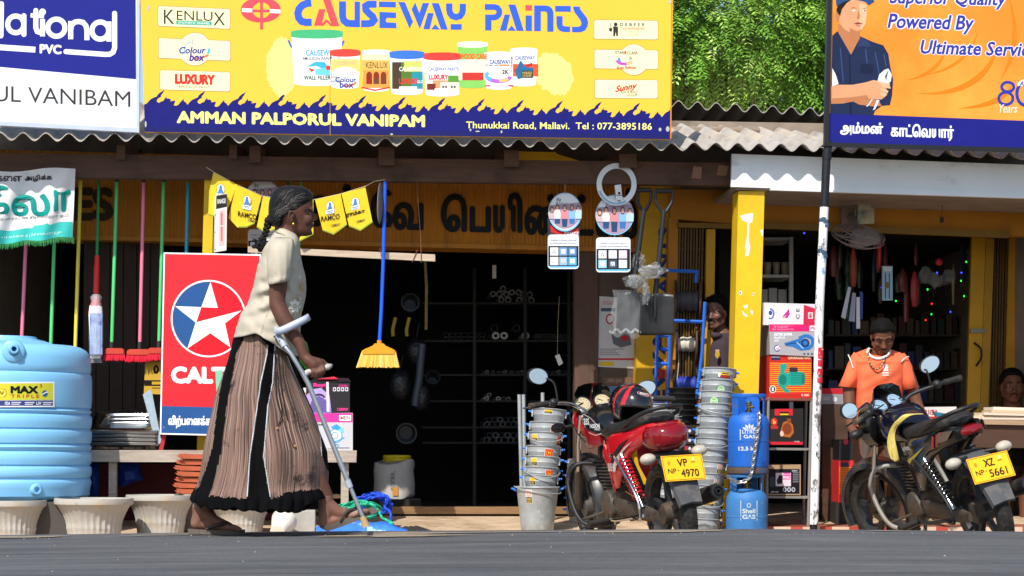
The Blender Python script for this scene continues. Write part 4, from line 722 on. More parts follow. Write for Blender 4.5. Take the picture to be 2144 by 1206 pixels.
t = thing('mop', 'dark green handled mop with red grip, its head wrapped in clear plastic', 'mop', P(200, 756, BY), GB); handle(t, (207, 374), (203, 540), .0105, dgr)
rg_ = M('grip_red', '#d8262c', .4); mb = MB(); mb.tube([P(203.5, 535, BY), P(203, 555, BY), P(202.6, 558, BY), P(201.4, 614, BY)], [.017, .018, .0205, .0205], rg_, 12); mb.build('grip', t)
mb = MB(); mb.chain([(P(201, 614, BY), .018), (P(201, 640, BY), .04), (P(200, 655, BY), .05)], M('mop_red', '#c84a54', .8, var=.3, s=30)); [mb.tube([P(190 + i * 2.6, 640 + (i % 3), BY - .045), P(188 + i * 3, 660, BY - .055), P(192 + i * 2, 750, BY - .05)], .008, M('mop_yarn', '#e4e0e4', .9, var=.15), 5) for i in range(9)]; mb.build('mop_head', t)
mb = MB(); mb.bpx(188, 656, 214, 742, BY - .075, .05, M('mop_label', '#8aa4d4', .4, var=.25, s=14, dirt=[('#3a55a8', 9, .52, .6), ('#d898a8', 11, .6, .66)])); mb.build('label', t)
clr = M('clear_film', '#e8ecf0', .12, var=.1, s=18, bump=.01, alpha=.28, spec=.9); mb = MB(); mb.loft([[P(201 + 15 * k * math.cos(R(a)), y, BY - .03 + .075 * k2 * math.sin(R(a))) for a in range(0, 360, 30)] for y, k, k2 in ((616, .5, .5), (622, .85, .6), (632, .65, .7), (650, 1, 1), (700, 1.02, 1), (742, .98, 1), (752, .75, .5), (760, .95, .15))], clr); mb.build('wrapper', t)
t = thing('broom', 'blue handled broom with yellow flared bristles hanging in the doorway', 'broom', P(792, 770, -.25), GB); YB = -.25
mb = MB(); mb.tube([P(806.5, 380, YB), P(804, 480, YB), P(802, 560, YB), P(798.5, 650, YB), P(794.5, 716, YB)], .0125, M('handle_blue', '#1d5ce0', .35, var=.06), 12); mb.build('handle', t)
orc = M('broom_cap', '#f09a1c', .45, var=.05); mb = MB(); mb.tube([P(794.5, 713, YB), P(794, 736, YB)], [.017, .014], orc, 10); mb.loft([[P(x, y, YB + d) for x, d in ((cx - h, -.01), (cx - h * .9, -.022), (cx + h * .9, -.022), (cx + h, -.01), (cx + h, .01), (cx + h * .9, .022), (cx - h * .9, .022), (cx - h, .01))] for cx, h, y in ((793, 36, 741), (793, 36, 735), (793.5, 30, 731), (794, 14, 724), (794, 9, 719))], orc); mb.build('cap', t)
mb = MB(); ybr = [M('bristle_yellow_%d' % i, c, .6, var=.12, s=30) for i, c in enumerate(('#f2c864', '#eab84c', '#f7d684'))]
for i in range(52):
    for j in range(3):
        u = i / 51 * 2 - 1; mb.tube([P(793 + 35 * u, 738, YB + (j - 1) * .012), P(791.5 + 44.5 * u + rnd(-.8, .8), 769 + rnd(-1.5, 1.2), YB + (j - 1) * .02)], [.0042, .0034], random.choice(ybr), 4)
mb.build('bristles', t)
t = thing('banner', 'white and teal cloth banner with green fringe hanging at the left', 'banner', P(80, 510, -.2))
def bnY(x, y): return -.2 + .022 * math.sin(x * .055 + y * .012) * min(1, (y - 340) / 60) + .01 * math.sin(x * .13 + y * .05)
def top_(x): return 358.5 - x * .045 + 2.5 * math.sin(x * .045)
def bot_(x): return 511 - x * .095 + 2 * math.sin(x * .09)
nx, ny = 46, 24; fb_ = M('banner_cloth', '#dedcdb', .85, var=.06, s=6, bump=.004); vs = []
def bx_(u, v): return -60 + u * (218 - 6 * v)
for j in range(ny + 1):
    for i in range(nx + 1):
        u, v = i / nx, j / ny; x = bx_(u, v); y = top_(x) + (bot_(x) - top_(x)) * v; vs.append(P(x, y, bnY(x, y)))
mb = MB(); k = nx + 1; mb.add(vs, [(j * k + i, (j + 1) * k + i, (j + 1) * k + i + 1, j * k + i + 1) for j in range(ny) for i in range(nx)], fb_); mb.build('cloth', t)
q = Pr(lambda x, y, l: P(x, y, bnY(x, y) - .002 - .0005 * l)); TL = '#148f86'; xs_ = [-60 + 5.3 * i for i in range(41)]
for (f0, f1, col, l) in ((lambda x: bot_(x) - 30 + 4 * math.sin(x * .03) - (6 if 70 < x < 100 else 0), lambda x: bot_(x) - 1, '#3fb8b0', 1),):
    vs = [q.fn(x, f0(x) + (f1(x) - f0(x)) * v / 4, l) for v in range(5) for x in xs_]; n = len(xs_); q.mb.add(vs, [(v * n + i, (v + 1) * n + i, (v + 1) * n + i + 1, v * n + i + 1) for v in range(4) for i in range(n - 1)], ink(col))
q.text('கைள', -8, 368, 46, 380, '#33302c', 2, fat=.5); q.text('அழிக்க', 52, 366, 109, 381, '#33302c', 2, fat=.5, sl=-.02); q.text('ேல', -38, 388, 105, 453, TL, 2, fat=2.2); q.text('ா', 112, 397, 148, 443, TL, 2, fat=2.6); q.text('ெபன்காப் 900 கிராம்/லீற்றர் ஓ.டி', -2, 456, 143, 464, '#33302c', 2, .0, sl=-.06); q.text('களைகளை அழிக்கும் மருந்து', 2, 494, 128, 502, '#e0f0ee', 2, sl=-.09); q.build('lettering', t)
mb = MB(); fg = M('fringe_green', '#3f9c58', .8, var=.3, s=30)
for i in range(150):
    x = -60 + i * 1.435; y = bot_(x); a = P(x, y - 1, bnY(x, y)); b = P(x + rnd(-2, 2), y + rnd(7, 12), bnY(x, y) - rnd(-.006, .01)); mb.tube([a, b], [.0022, .0014], fg, 4)
mb.build('fringe', t)
t = thing('display_board', 'narrow white and red product board with black head on the yellow post', 'board', P(460, 530, -.3)); mb = MB(); mb.prism([P(452.5, 409, -.3), P(450, 528, -.3), P(474, 524, -.3), P(475.5, 405, -.3)], (-.012, .045, 0), M('board_white', '#dcdcda', .6, var=.08)); mb.build('panel', t)
q = Pr(onplane(-.3)); q.poly([(453, 409.5), (452.3, 438), (475, 433), (475.3, 406)], '#2c2826', 1); q.text('RANGE', 455, 417, 473, 427, '#d0ccc8', 2, .03, sl=-.1); q.rect(458, 440, 470, 515, '#e8b8b4', 1, lean=-.02); q.rect(462, 445, 466, 505, '#d8706c', 2); q.rect(455, 472, 472, 474, '#dcdcda', 2.4); [q.ell(450.6, y, 1.2, 1.2, '#3a3634', 1, 8) for y in (450, 486, 522)]; q.build('board_print', t)
t = thing('bunting', 'string of yellow cement pennants sagging from the yellow post across the doorway', 'bunting', P(600, 420, -.25)); FY = -.255
mb = MB(); mb.tube([P(x, y, FY) for x, y in ((432, 350), (447, 360), (496, 387), (548, 410), (600, 419), (658, 418), (714, 406), (765, 390), (783, 380), (806, 376))], .0025, M('string', '#c8b890', .8), 5); mb.build('string', t)
fy_ = M('pennant_yellow', '#e8c41c', .45, var=.1, s=8, bump=.005, dirt=[('#b8961c', 4, .6, .8)])
def pennant(pts, word, c, sl):
    mb = MB(); mb.prism([P(x, y, FY + .004 * math.sin(x * .2)) for x, y in pts], (0, .0025, 0), fy_); o = mb.build('pennant', t); q = Pr(onplane(FY - .003)); cx, cy = c
    q.ell(cx, cy, 9.5, 12, '#b8a838', 1, 20); q.ell(cx, cy, 7.5, 10, '#e4e8ee', 2, 20); q.poly([(cx - 2, cy - 8), (cx + 2, cy - 8), (cx + 3, cy), (cx + 7, cy + 9), (cx - 7, cy + 9), (cx - 3, cy)], '#4a7cc0', 3); q.rect(cx - 9, cy + 8, cx + 9, cy + 17, '#e4e8ee', 3.2, sl=sl); q.rect(cx - 6, cy + 10, cx + 6, cy + 12, '#7a8ab0', 4, sl=sl); q.rect(cx - 5, cy + 13.5, cx + 5, cy + 15, '#7a8ab0', 4, sl=sl)
    if word: q.text(word, cx - 19, cy + 23 - (8 * sl if sl > 0 else -10 * sl), cx + 20, cy + 34 - (8 * sl if sl > 0 else -10 * sl), '#33321c', 3, 0 if ord(word[0]) > 200 else .02, sl=sl, fat=.6 if ord(word[0]) > 200 else 0); q.text('CEMENT', cx + 2, cy + 38, cx + 21, cy + 43, '#55522c', 3, .02, sl=sl)
    lo = sorted(pts, key=lambda p: p[1])[-3:]; lo.sort(); q.stroke([(x, y - 2) for x, y in lo], 2.4, '#8aa83c', 3); q.build('pennant_print', o)
pennant([(447, 360), (496, 386), (483, 424), (471, 448), (452, 455), (436, 450), (438, 400)], None, (462, 396), .3); pennant([(494.4, 388), (548, 409), (532.5, 469), (516, 476.5), (498, 477), (478.5, 456)], 'RAMCO', (517, 420), .2); pennant([(551, 410), (602, 419), (590, 474), (556, 489), (537.5, 476)], 'ராம்கா', (574, 432), .1); pennant([(608, 419), (656, 417), (656, 491), (627, 506), (612, 482)], 'ராம்கா', (632, 440), 0); pennant([(659.5, 418), (713, 406), (726.5, 471), (698, 491.6), (676, 483.4)], 'RAMCO', (691, 432), -.17); pennant([(715, 405.5), (764.5, 390), (780, 466), (754.5, 484), (731, 474.4)], 'ராம்கா', (744, 424), -.22)
t = thing('lath', 'pale planed wooden lath slung on strings across the dark doorway', 'lath', P(760, 545, -.2)); mb = MB(); mb.qpx([(519, 516), (911, 532.5), (911, 547), (519, 528)], -.2, .025, wood_p); mb.build('strip', t, bevel=.003); tw_ = M('rust_wire', '#7a5040', .8)
for pts in ([(795, 519), (800, 546)], [(874, 523), (863, 549)], [(881, 495), (882, 550)]):
    mb = MB(); mb.tube([P(x, y, -.206) for x, y in pts], .0025, tw_, 5); mb.build('wire_tie', t)
mb = MB(); mb.tube([P(872, 380, -.19), P(881, 500, -.19), P(882, 522, -.19)], .0016, tw_, 5); mb.build('string', t)
mb = MB(); mb.lathe([(.005, -.004), (.13, -.004), (.14, 0), (.13, .004), (.005, .004)], M('disc_card', '#a8a4a0', .5), n=40, xf=Matrix.Translation(P(795.5, 425, -.22)) @ Matrix.Rotation(R(2), 4, 'Y') @ Matrix.Rotation(R(83), 4, 'Z') @ Matrix.Rotation(R(90), 4, 'X')); single('display_disc', mb, 'round display card seen almost edge-on beside the blue broom handle', 'card')
def people_print(q, cx, cy, rx, l=3):
    q.poly([(cx + rx * .96 * math.cos(R(a)), cy + rx * 1.1 * math.sin(R(a))) for a in range(-25, 206, 11)], '#a890a8', l)
    for i, (dx, c1, c2, hh) in enumerate(((-.78, '#c8b0b8', '#5a6a90', -8), (-.45, '#e6dcd4', '#34507c', -12), (-.02, '#e88a90', '#30486e', -11), (.42, '#86b4dc', '#3c70b0', -12), (.8, '#b8d0d4', '#48689a', -10))):
        x = cx + dx * rx; w_ = rx * .2; yb = cy + rx * (1.0 if abs(dx) < .3 else .82 if abs(dx) < .6 else .45)
        q.poly([(x - w_, cy + 6), (x - w_ * .6, cy - 1), (x + w_ * .6, cy - 1), (x + w_, cy + 6), (x + w_ * .9, cy + 18), (x - w_ * .9, cy + 18)], c1, l + .8); q.poly([(x - w_ * .9, cy + 17), (x + w_ * .9, cy + 17), (x + w_ * .7, max(yb, cy + 20)), (x - w_ * .7, max(yb, cy + 20))], c2, l + .6)
        q.ell(x, cy + hh + 7, w_ * .62, w_ * 1.05, '#5a4038', l + 1, 12); q.ell(x, cy + hh + 7, w_ * .42, w_ * .65, '#dcae98', l + 1.4, 10)
def switch_card(label, cx, cy, rx, ry, card, Y, tamil=False, ring=None):
    t = thing('display_card', label, 'card', P(cx, card[3], Y)); mb = MB(); mb.prism([P(cx + rx * math.cos(R(a)), cy + ry * math.sin(R(a)), Y) for a in range(0, 360, 8)][::-1], (0, .006, 0), M('card_white', '#dfe6ec', .4, var=.04)); mb.build('disc', t)
    q = Pr(onplane(Y)); q.arc(cx, cy, rx - 1.2, ry - 1.2, 20, 160, 3, '#6cb8e4', 1); q.arc(cx, cy, rx - .8, ry - .8, 0, 360, 1.4, '#8fc4e4', 1.2); q.text('Big', cx - 18, cy - ry * .74, cx - 8, cy - ry * .5, '#33363c', 2, .0, .2); q.text('Rocker', cx - 19, cy - ry * .52, cx + 6, cy - ry * .34, '#33363c', 2, .0, .15); q.text('ORANGE', cx + 10, cy - ry * .4, cx + 24, cy - ry * .32, '#505860', 2, .0); people_print(q, cx, cy - 4, rx); q.build('disc_print', t)
    x0, y0, x1, y1 = card; mb = MB(); pts = []
    for ax, ay, a in ((x1 - 7, y0 + 7, -90), (x1 - 7, y1 - 7, 0), (x0 + 7, y1 - 7, 90), (x0 + 7, y0 + 7, 180)):
        for i in range(5): pts.append(P(ax + 7 * math.cos(R(a + 22.5 * i)), ay + 7 * math.sin(R(a + 22.5 * i)), Y))
    mb.prism(pts[::-1], (0, .005, 0), M('card_white', '')); mb.build('card', t)
    q = Pr(onplane(Y)); q.rect(x0 + 1, y0 + 24, x1 - 1, y1 - 6, '#26272c', 1); q.rect(x0 + 4, y1 - 6, x1 - 4, y1 - 3, '#58b4e4', 1.3)
    if tamil: q.text('பளிச்சிடும் வெள்ளை மற்றும்', x0 + 8, y0 + 11, x1 - 10, y0 + 15, '#383c44', 2); q.text('கவர்ச்சியான வண்ணங்களில்', x0 + 5, y0 + 17, x1 - 5, y0 + 21, '#383c44', 2)
    else: q.text('Available in pristine white and', x0 + 5, y0 + 10, x1 - 5, y0 + 14.5, '#383c44', 2, .0, .2); q.text('an enchanting array of colours', x0 + 5, y0 + 16, x1 - 6, y0 + 20.5, '#383c44', 2, .0, .2)
    for i in range(6):
        X = x0 + 4 + (i % 3) * (x1 - x0 - 8) / 3; Y0 = y0 + 27 + (i // 3) * 20; c = (['#e4e8e8', '#7aa0c8', '#5a88b8', '#e8e8e2', '#98b8d8', '#60b0dc'] if not tamil else ['#dcdce2', '#e4e6ea', '#e0ccd8', '#9cd0e8', '#48505c', '#d8ecf4'])[i]
        q.rect(X + 1, Y0, X + 18, Y0 + 17, c, 2); q.rect(X + 5, Y0 + 4, X + 14, Y0 + 13, '#f0f2f4' if i % 2 else '#cfd8e0', 3)
        if i in (0, 3, 4): [q.ell(X + 9 + a, Y0 + 9 + b, 1, 1, '#40444c', 4, 8) for a, b in ((0, -2), (-2.2, 2), (2.2, 2))]
    q.build('card_print', t)
    mb = MB(); mb.tube([P(cx, cy - ry - 18, Y - .002), P(cx, cy - ry + 4, Y - .004)], .0012, M('string', ''), 5); mb.tube([P(cx, cy + ry - 1, Y + .003), P(cx, y0 + 4, Y)], .0012, M('string', ''), 5); mb.build('string', t)
    if ring:
        rx_, ry_, rc = ring; mb = MB(); n = 48; vs = []
        for dy in (0, .006):
            for rr_ in (1, .74):
                for i in range(n): vs.append(P(rx_ + rc * rr_ * math.cos(2 * math.pi * i / n), ry_ + rc * 1.06 * rr_ * math.sin(2 * math.pi * i / n), Y - .03 + dy))
        fs = []
        for i in range(n):
            j = (i + 1) % n; fs += [(i, j, n + j, n + i), (2 * n + j, 2 * n + i, 3 * n + i, 3 * n + j), (j, i, 2 * n + i, 2 * n + j), (n + i, n + j, 3 * n + j, 3 * n + i)]
        mb.add(vs, fs, M('card_white', '')); mb.prism([P(x, y, Y - .03) for x, y in ((1287, 388), (1300, 386), (1302, 405), (1304, 420), (1298, 425), (1291, 422), (1289, 405))][::-1], (0, .006, 0), M('card_white', '')); mb.build('ring_card', t)
        q = Pr(onplane(Y - .03)); q.arc(rx_, ry_, rc * .9, rc * .96, 60, 160, 4, '#8cb8d8', 1); q.rect(1294, 402, 1299, 407, '#30343c', 1); q.rect(1291, 408, 1302, 410, '#6a7888', 1); q.build('ring_print', t)
switch_card('round and square switch display card with English text, left of the hanging pair', 1183, 444, 35, 40.5, (1147, 491, 1212, 563), -.13)
switch_card('round and square switch card with a white ring above it', 1287, 450, 40, 42, (1248, 497, 1320, 570), -.12, True, (1291, 386, 42))
mb = MB(); mb.qpx([(1146, 458), (1160, 450), (1215, 470), (1213, 496), (1148, 496)], -.115, .005, M('card_dark', '#2a262a', .5)); o = single('display_card', mb, 'red and black card peeping out behind the left round switch card', 'card'); q = Pr(onplane(-.115)); q.poly([(1152, 472), (1180, 486), (1210, 476), (1212, 488), (1180, 494), (1154, 486)], '#c83030', 1); q.text('ORANGE', 1182, 485, 1212, 494, '#dcdcdc', 2, .03); q.build('card_print', o)
switch_card('round switch display card mostly hidden behind the woman', 550, 412, 36, 37, (519, 480, 580, 540), .03)
def carton(name, label, x0, y0, x1, y1, Y, d, col, draw=None, side=None, top=0, group=None, cat='box', sl=0., bevel=.002):
    t = thing(name, label, cat, P((x0 + x1) / 2, y1, Y), group); mb = MB(); mb.bpx(x0, y0, x1, y1, Y, d, M('carton_' + col.strip('#'), col, .6, var=.06, s=6), sl=sl); mb.build('carton', t, bevel=bevel)
    if draw: q = Pr(onplane(Y)); draw(q); q.build('carton_print', t)
    return t
def d_iron(q):
    q.text('Boyi', 656, 802, 682, 812, '#e83a90', 3, .06); q.poly([(641, 866), (641, 828), (655, 815), (672, 812), (690, 828), (694, 866)], '#b49cd8', 1.5); q.poly([(646, 864), (652, 840), (668, 828), (688, 842), (693, 864)], '#6a5a9a', 2.4); q.arc(668, 836, 12, 10, 180, 340, 4, '#3a3048', 3); q.text('GS106C', 709, 805, 729, 810, '#e83a90', 3, .02)
    for i in range(4): q.rrect(697 + i * 8.5, 811, 703.5 + i * 8.5, 819, 1, '#d8d4dc', 3); q.ell(700.2 + i * 8.5, 815, 2, 2.4, '#3a3440', 4, 8)
    q.text('1280W', 706, 854, 729, 860, '#e83a90', 3, .06); q.poly([(683, 800), (688, 799), (690, 862), (684, 862)], '#e4dce4', 4)
carton('iron_box', 'black and pink electric iron carton on top of a second carton beside the crutch', 641, 799, 732, 864, -.3, .22, '#1e1a20', d_iron)
mb = MB(); mb.prism([P(645, 799, -.3), P(668, 789, -.28), P(730, 792, -.22), P(735, 799, -.31)], (0, .18, .0), M('flap', '#2c2428', .5)); mb.prism([P(660, 794, -.29), P(700, 789, -.27), P(708, 794, -.29)], (0, .05, .004), M('flap_red', '#c83040', .5)); single('box_flap', mb, 'torn dark flap with red print lying on the iron carton', 'flap')
def d_men(q):
    q.rect(641, 865, 738, 884, '#d83a98', 2); q.rect(710, 869, 735, 881, '#ece8ec', 3); q.text('MEN', 713, 871, 732, 878.5, '#5a4a58', 4, .01); q.text('M', 713, 871, 719.5, 878.5, '#e06040', 5, .02)
    q.text('DIAMANT', 664, 887, 684, 891, '#3a3a3e', 3, .02); B2 = '#3a9cd8'; cx, cy = 703, 912
    q.ell(cx, cy, 14, 15, B2, 2.5, 20); q.ell(cx, cy, 12, 13, '#e0e2e4', 3, 20); q.poly([(cx - 10, cy - 18), (cx + 2, cy - 24), (cx + 14, cy - 14), (cx + 6, cy - 10), (cx - 4, cy - 13)], B2, 3.2); q.poly([(cx + 6, cy - 14), (cx + 16, cy - 16), (cx + 16, cy - 6), (cx + 8, cy - 6)], '#7cc8ec', 3.3); q.arc(cx - 2, cy, 6, 7, 0, 360, 1.5, B2, 3.5); q.stroke([(cx - 14, cy + 8), (cx, cy + 12), (cx + 18, cy + 4)], 2, B2, 3.5); q.stroke([(cx - 4, cy + 16), (cx + 6, cy + 20), (cx + 4, cy + 24)], 1.6, B2, 3.5); q.rect(704, 937, 732, 938.5, '#55555a', 3)
    q.text('Angle Grinder', 676, 938, 698, 942, '#55555a', 3)
carton('tool_box', 'grey carton with pink top stripe and a blue tool drawing, at the bench end', 641, 865, 738, 944, -.31, .24, '#c2c2c6', d_men)
carton('white_carton', 'small white and red carton half hidden between skirt and crutch', 628, 812, 648, 866, -.28, .2, '#d8d4d4', lambda q: (q.rect(630, 822, 648, 842, '#d82838', 1.5), q.text('M', 638, 824, 648, 840, '#f0e8e8', 2.5, .05)))
def zg(Y): return gz(Y)
crm = M('ceramic_white', '#e4ddd0', .35, var=.05)
mb = MB(); xf = Matrix.Translation(G(590, -.75, zg(-.75) + .085)) @ Matrix.Rotation(R(-62), 4, 'X') @ Matrix.Rotation(R(14), 4, 'Y'); mb.lathe([(.035, -.1), (.05, -.098), (.055, -.05), (.07, .0), (.085, .06), (.083, .066), (.074, .064), (.05, -.04), (.01, -.08)], crm, n=32, xf=xf); single('ceramic_basin', mb, 'small cream ceramic basin lying tilted behind the woman\'s feet', 'basin')
mb = MB(); a = G(612, -.62, zg(-.62)); b = G(660, -.62, zg(-.62)); mb.box((a.x, -.62, a.z - .01), (b.x, -.42, P(630, 1069, -.62).z), M('cement_grey', '#aca79c', .95, var=.18, s=9, bump=.004)); single('cement_block', mb, 'pale cement block standing beside the cream basin', 'block', bevel=.006)
mb = MB(); c = G(705, -.2, zg(-.2) + .06); q4 = Matrix.Translation(P(706, 1039, -.1)) @ Matrix.Rotation(R(90), 4, 'Y') @ Matrix.Rotation(R(8), 4, 'X'); mb.lathe([(.012, -.05), (.018, -.045), (.014, -.03), (.016, 0), (.012, .02), (.024, .035), (.026, .05), (.01, .055)], M('spindle_wood', '#b89a70', .7), n=16, xf=q4); single('wooden_spindle', mb, 'short turned wooden spindle beside the woman\'s front leg', 'spindle')
blp = M('blue_pack', '#3c78d8', .25, var=.25, s=9, bump=.006, dirt=[('#9cc4ec', 5, .56, .66)])
mb = MB(); rings = []
for k in range(9):
    f = k / 8; c = G(662 + f * 190, -.7, zg(-.7)); h = .09 * math.sin(math.pi * min(.94, max(.1, f))) ** .5 + .012 * math.sin(k * 2.3); wd = .13 + .02 * math.sin(k)
    rings.append([c + Vector((rnd(-.01, .01), wd * math.cos(R(a)), max(-.005, .02 + h * math.sin(R(a))))) for a in range(0, 360, 30)])
mb.loft(rings, blp); o = single('rope_pack', mb, 'shiny blue plastic rope pack lying under the crutch tip', 'pack', angle=60)
mb = MB(); c = G(775, -.84, zg(-.84)); mb.box((c.x - .02, -.845, c.z + .0), (c.x + .015, -.838, c.z + .085), M('tape_pale', '#a8d4ec', .3)); mb.build('tape', o)
def rope(label, cx, cy, rx, ry, Y, cols, turns, seed, tail):
    rg = random.Random(seed); pts = []; n = turns * 14
    for i in range(n):
        a = 2 * math.pi * i / 14; k = .6 + .4 * math.sin(i * .37 + seed) ** 2; p = P(cx + rx * k * math.cos(a) + rg.uniform(-4, 4), cy + ry * k * math.sin(a) * .9 + rg.uniform(-3, 3), Y + .1 * math.sin(a * .9 + i * .21)); p.z = max(p.z, zg(p.y) + .012); pts.append(p)
    for x, y, Yt in tail: p = P(x, y, Yt); p.z = max(p.z, zg(Yt) + .012); pts.append(p)
    path = crv(pts, 8); mb = MB(); m1, m2 = cols
    for s_ in (0, 1, 2):
        st_ = []; L = 0
        for i, p in enumerate(path):
            if i: L += (p - path[i - 1]).length
            tg = (path[min(i + 1, len(path) - 1)] - path[max(i - 1, 0)]).normalized(); u = tg.orthogonal().normalized() if i == 0 else (u - tg * u.dot(tg)).normalized(); v = tg.cross(u); an = L * 130 + s_ * 2.094; st_.append(p + (u * math.cos(an) + v * math.sin(an)) * .0045)
        mb.tube(st_, .0052, m1 if s_ else m2, 5)
    return single('rope', mb, label, 'rope', angle=70)
rope('green twisted rope heap trailing right over the blue pack', 752, 1068, 44, 20, -.45, (M('rope_green', '#1ea07a', .6, var=.2, s=30), M('rope_green_pale', '#3cc498', .6, var=.2, s=30)), 7, 2, [(790, 1066, -.5), (800, 1084, -.6), (812, 1090, -.62), (823, 1097, -.66), (806, 1096, -.66)])
rope('blue twisted rope coil heaped behind the green rope', 785, 1054, 36, 24, -.2, (M('rope_blue', '#1c48c8', .6, var=.2, s=30), M('rope_blue_pale', '#2c5ce0', .6, var=.2, s=30)), 6, 5, [(805, 1060, -.3), (818, 1074, -.35), (817, 1092, -.4)])
for i in range(9):
    a = G(842 + i * 3.6, -.35 + i * .012, zg(-.3)) ; b = G(884 + i * 4.2, -.75 + i * .01, zg(-.75)); mb = MB(); d = Vector((.012, 0, 0)); z_ = Vector((0, 0, .012 + .006 * (i % 3))); mb.prism([a + z_ - d, b + z_ - d, b + z_ + d, a + z_ + d], (0, 0, .006), M('slat_black', '#3a3633', .8, var=.3, s=8)); single('dark_batten', mb, 'dark thin slat in the tied bundle on the ground right of the blue pack', 'slat', 'bundle of dark slats on the ground')
t = thing('sack', 'open white sack holding a yellow and a dark green hose roll just inside the doorway', 'sack', P(825, 1042, 1.6)); mb = MB(); YS = 1.6; rings = []
for y, k, o_ in ((1043, .40, 0), (1036, .47, 0), (1010, .46, 1), (985, .45, -1), (972, .46, 1), (968, .44, 0)): rings.append([P(825 + o_ + 93 * k * (abs(math.cos(R(a))) ** .7) * (1 if math.cos(R(a)) > 0 else -1), y + 4 * math.sin(R(a * 3)) + (5 * math.sin(R(a * 2)) if y < 975 else 0), YS + .14 * math.sin(R(a))) for a in range(0, 360, 20)])
mb.loft(rings, M('sack_white', '#c2bdb6', .8, var=.15, s=10, bump=.006), caps=True); sk_ = mb.build('sack', t, angle=60); q = Pr(onplane(YS - .145)); q.text('AYEL', 818, 985, 826, 1030, '#8a8480', 1, .02, vert=True); q.rect(822, 1020, 834, 1038, '#c88a40', 1); q.build('sack_print', sk_)
for nm, col, y, cx in (('hose_roll', '#d8c41c', 963, 831), ('hose_roll', '#1c4a3e', 978, 822)):
    mb = MB(); c = P(cx, y, YS + .03)
    for k in range(3): mb.tube([c + Vector((.095 * math.cos(2 * math.pi * i / 24), .075 * math.sin(2 * math.pi * i / 24), (k - 1) * .024)) for i in range(24)], .014, M('hose_' + col[1:], col, .5, var=.1), 8, closed=True)
    single(nm, mb, ('yellow hose roll lying in the open white sack' if 'c41c' in col else 'dark green hose roll below the yellow one in the white sack'), 'hose roll')
mb = MB(); c = P(825, 1044, 1.6); mb.box((c.x - .2, 1.42, -.085), (c.x + .2, 1.8, c.z), M('crate_dark', '#2c2622', .9)); single('crate', mb, 'dark low crate under the open white sack', 'crate')
rk = thing('pipe_rack', 'dark steel rack full of pipes seen end-on in the shop interior', 'rack', P(1060, 1060, 3))
rkm = M('rack_iron', '#3a3a3a', .7, var=.2)
for y in (633, 712, 783, 838, 893, 925): mb = MB(); mb.bpx(885, y, 1200, y + 4, 2.7, .7, rkm); mb.build('shelf', rk)
for x in (990, 1096, 1188): mb = MB(); mb.bpx(x, 560, x + 7, 1062, 2.66, .03, rkm); mb.build('upright', rk)
pw, pg, pd_ = M('pipe_white', '#d8d8d4', .5, var=.1), M('pipe_grey', '#8e908e', .5, var=.15), M('pipe_dark', '#4c4e50', .5, var=.2)
def zc(x, y): return (860 + x / 2.234, 560 + y / 2.234)
GP = 'pipes lying end-on in the rack'
def pipe(x, y, r, mat, lb, Y=2.72, th=.62):
    mb = MB(); c = P(x, y, Y); rr_ = r / ppm(Y); q = Matrix.Translation(c) @ Matrix.Rotation(R(-90), 4, 'X'); mb.lathe([(rr_ * th, .5), (rr_ * th, 0), (rr_, 0), (rr_, .5)], mat, n=18, xf=q); return single('pipe', mb, lb, 'pipe', GP)
for x, y in ((432, 85), (385, 110), (415, 110), (447, 110), (473, 102), (505, 103), (528, 112), (557, 113), (424, 137), (456, 137), (508, 138), (565, 139)): pipe(*zc(x, y + 14), 6.4, pg, 'grey plastic pipe among those heaped on the uppermost pipe shelf')
for i, (x, lb) in enumerate(((398, 'bright white thick pipe, leftmost of three on the second pipe shelf'), (437, 'bright white thick pipe, middle of three on the second pipe shelf'), (538, 'bright white thick pipe, rightmost of three on the second pipe shelf'))): pipe(*zc(x, 319), 7.8, pw, lb, th=.5)
for x in (392, 495): pipe(*zc(x, 284), 7.4, pd_, 'dark wide pipe above the white pipes of the second shelf', th=.85)
for i in range(22): pipe(*zc(585 + (i % 11) * 15, 330 - (i // 11) * 13), 3.2, pd_, 'thin dark pipe in the bundle right of the white pipes', th=.7)
for i in range(14): pipe(*zc(357 + i * 28, 488 + 2 * (i % 3)), 4, pd_ if i % 3 else pg, 'small pipe lying in the row on the third shelf')
for x, y, c in ((355, 613, pw), (410, 614, pw), (457, 615, pg), (367, 596, pg), (434, 614, pd_)): pipe(*zc(x, y), 4.6, c, 'small pale pipe in the row on the fourth shelf')
for j in range(2):
    for i in range(7): pipe(*zc(356 + i * 25 + 12 * j, 733 - j * 21), 5.4, pd_ if (i + j) % 3 else pg, 'dark pipe in the double row on the fifth shelf', th=.82)
for j in range(2):
    for i in range(6): pipe(*zc(356 + i * 28 + 13 * j, 806 - j * 22), 5.8, pd_ if (i + j) % 2 else pg, 'dark pipe in the double row on the lowest shelf', th=.82)
for i in range(14):
    x, y = zc(155 + (i % 7) * 28, 328 - (i // 7) * 22); w_, h_ = 10, 7; mb = MB(); a = P(x, y, 2.72)
    for p, q_ in (((x, y), (x + w_, y + .8)), ((x, y + h_), (x + w_, y + h_ + .8)), ((x, y), (x + .8, y + h_)), ((x + w_, y), (x + w_ + .8, y + h_))): mb.bpx(p[0], p[1], q_[0], q_[1], 2.72, .5, pd_)
    single('square_tube', mb, 'thin-walled square tube stacked left of the white pipes', 'tube', 'square tubes in the rack')
mb = MB(); mb.tube([P(890, 545, 1.2), P(893, 600, 1.2), P(892, 690, 1.2)], .012, M('tape_gold', '#8a7a3c', .5, var=.4, s=30), 6); single('ribbon', mb, 'gold patterned ribbon hanging in the dark doorway', 'ribbon')
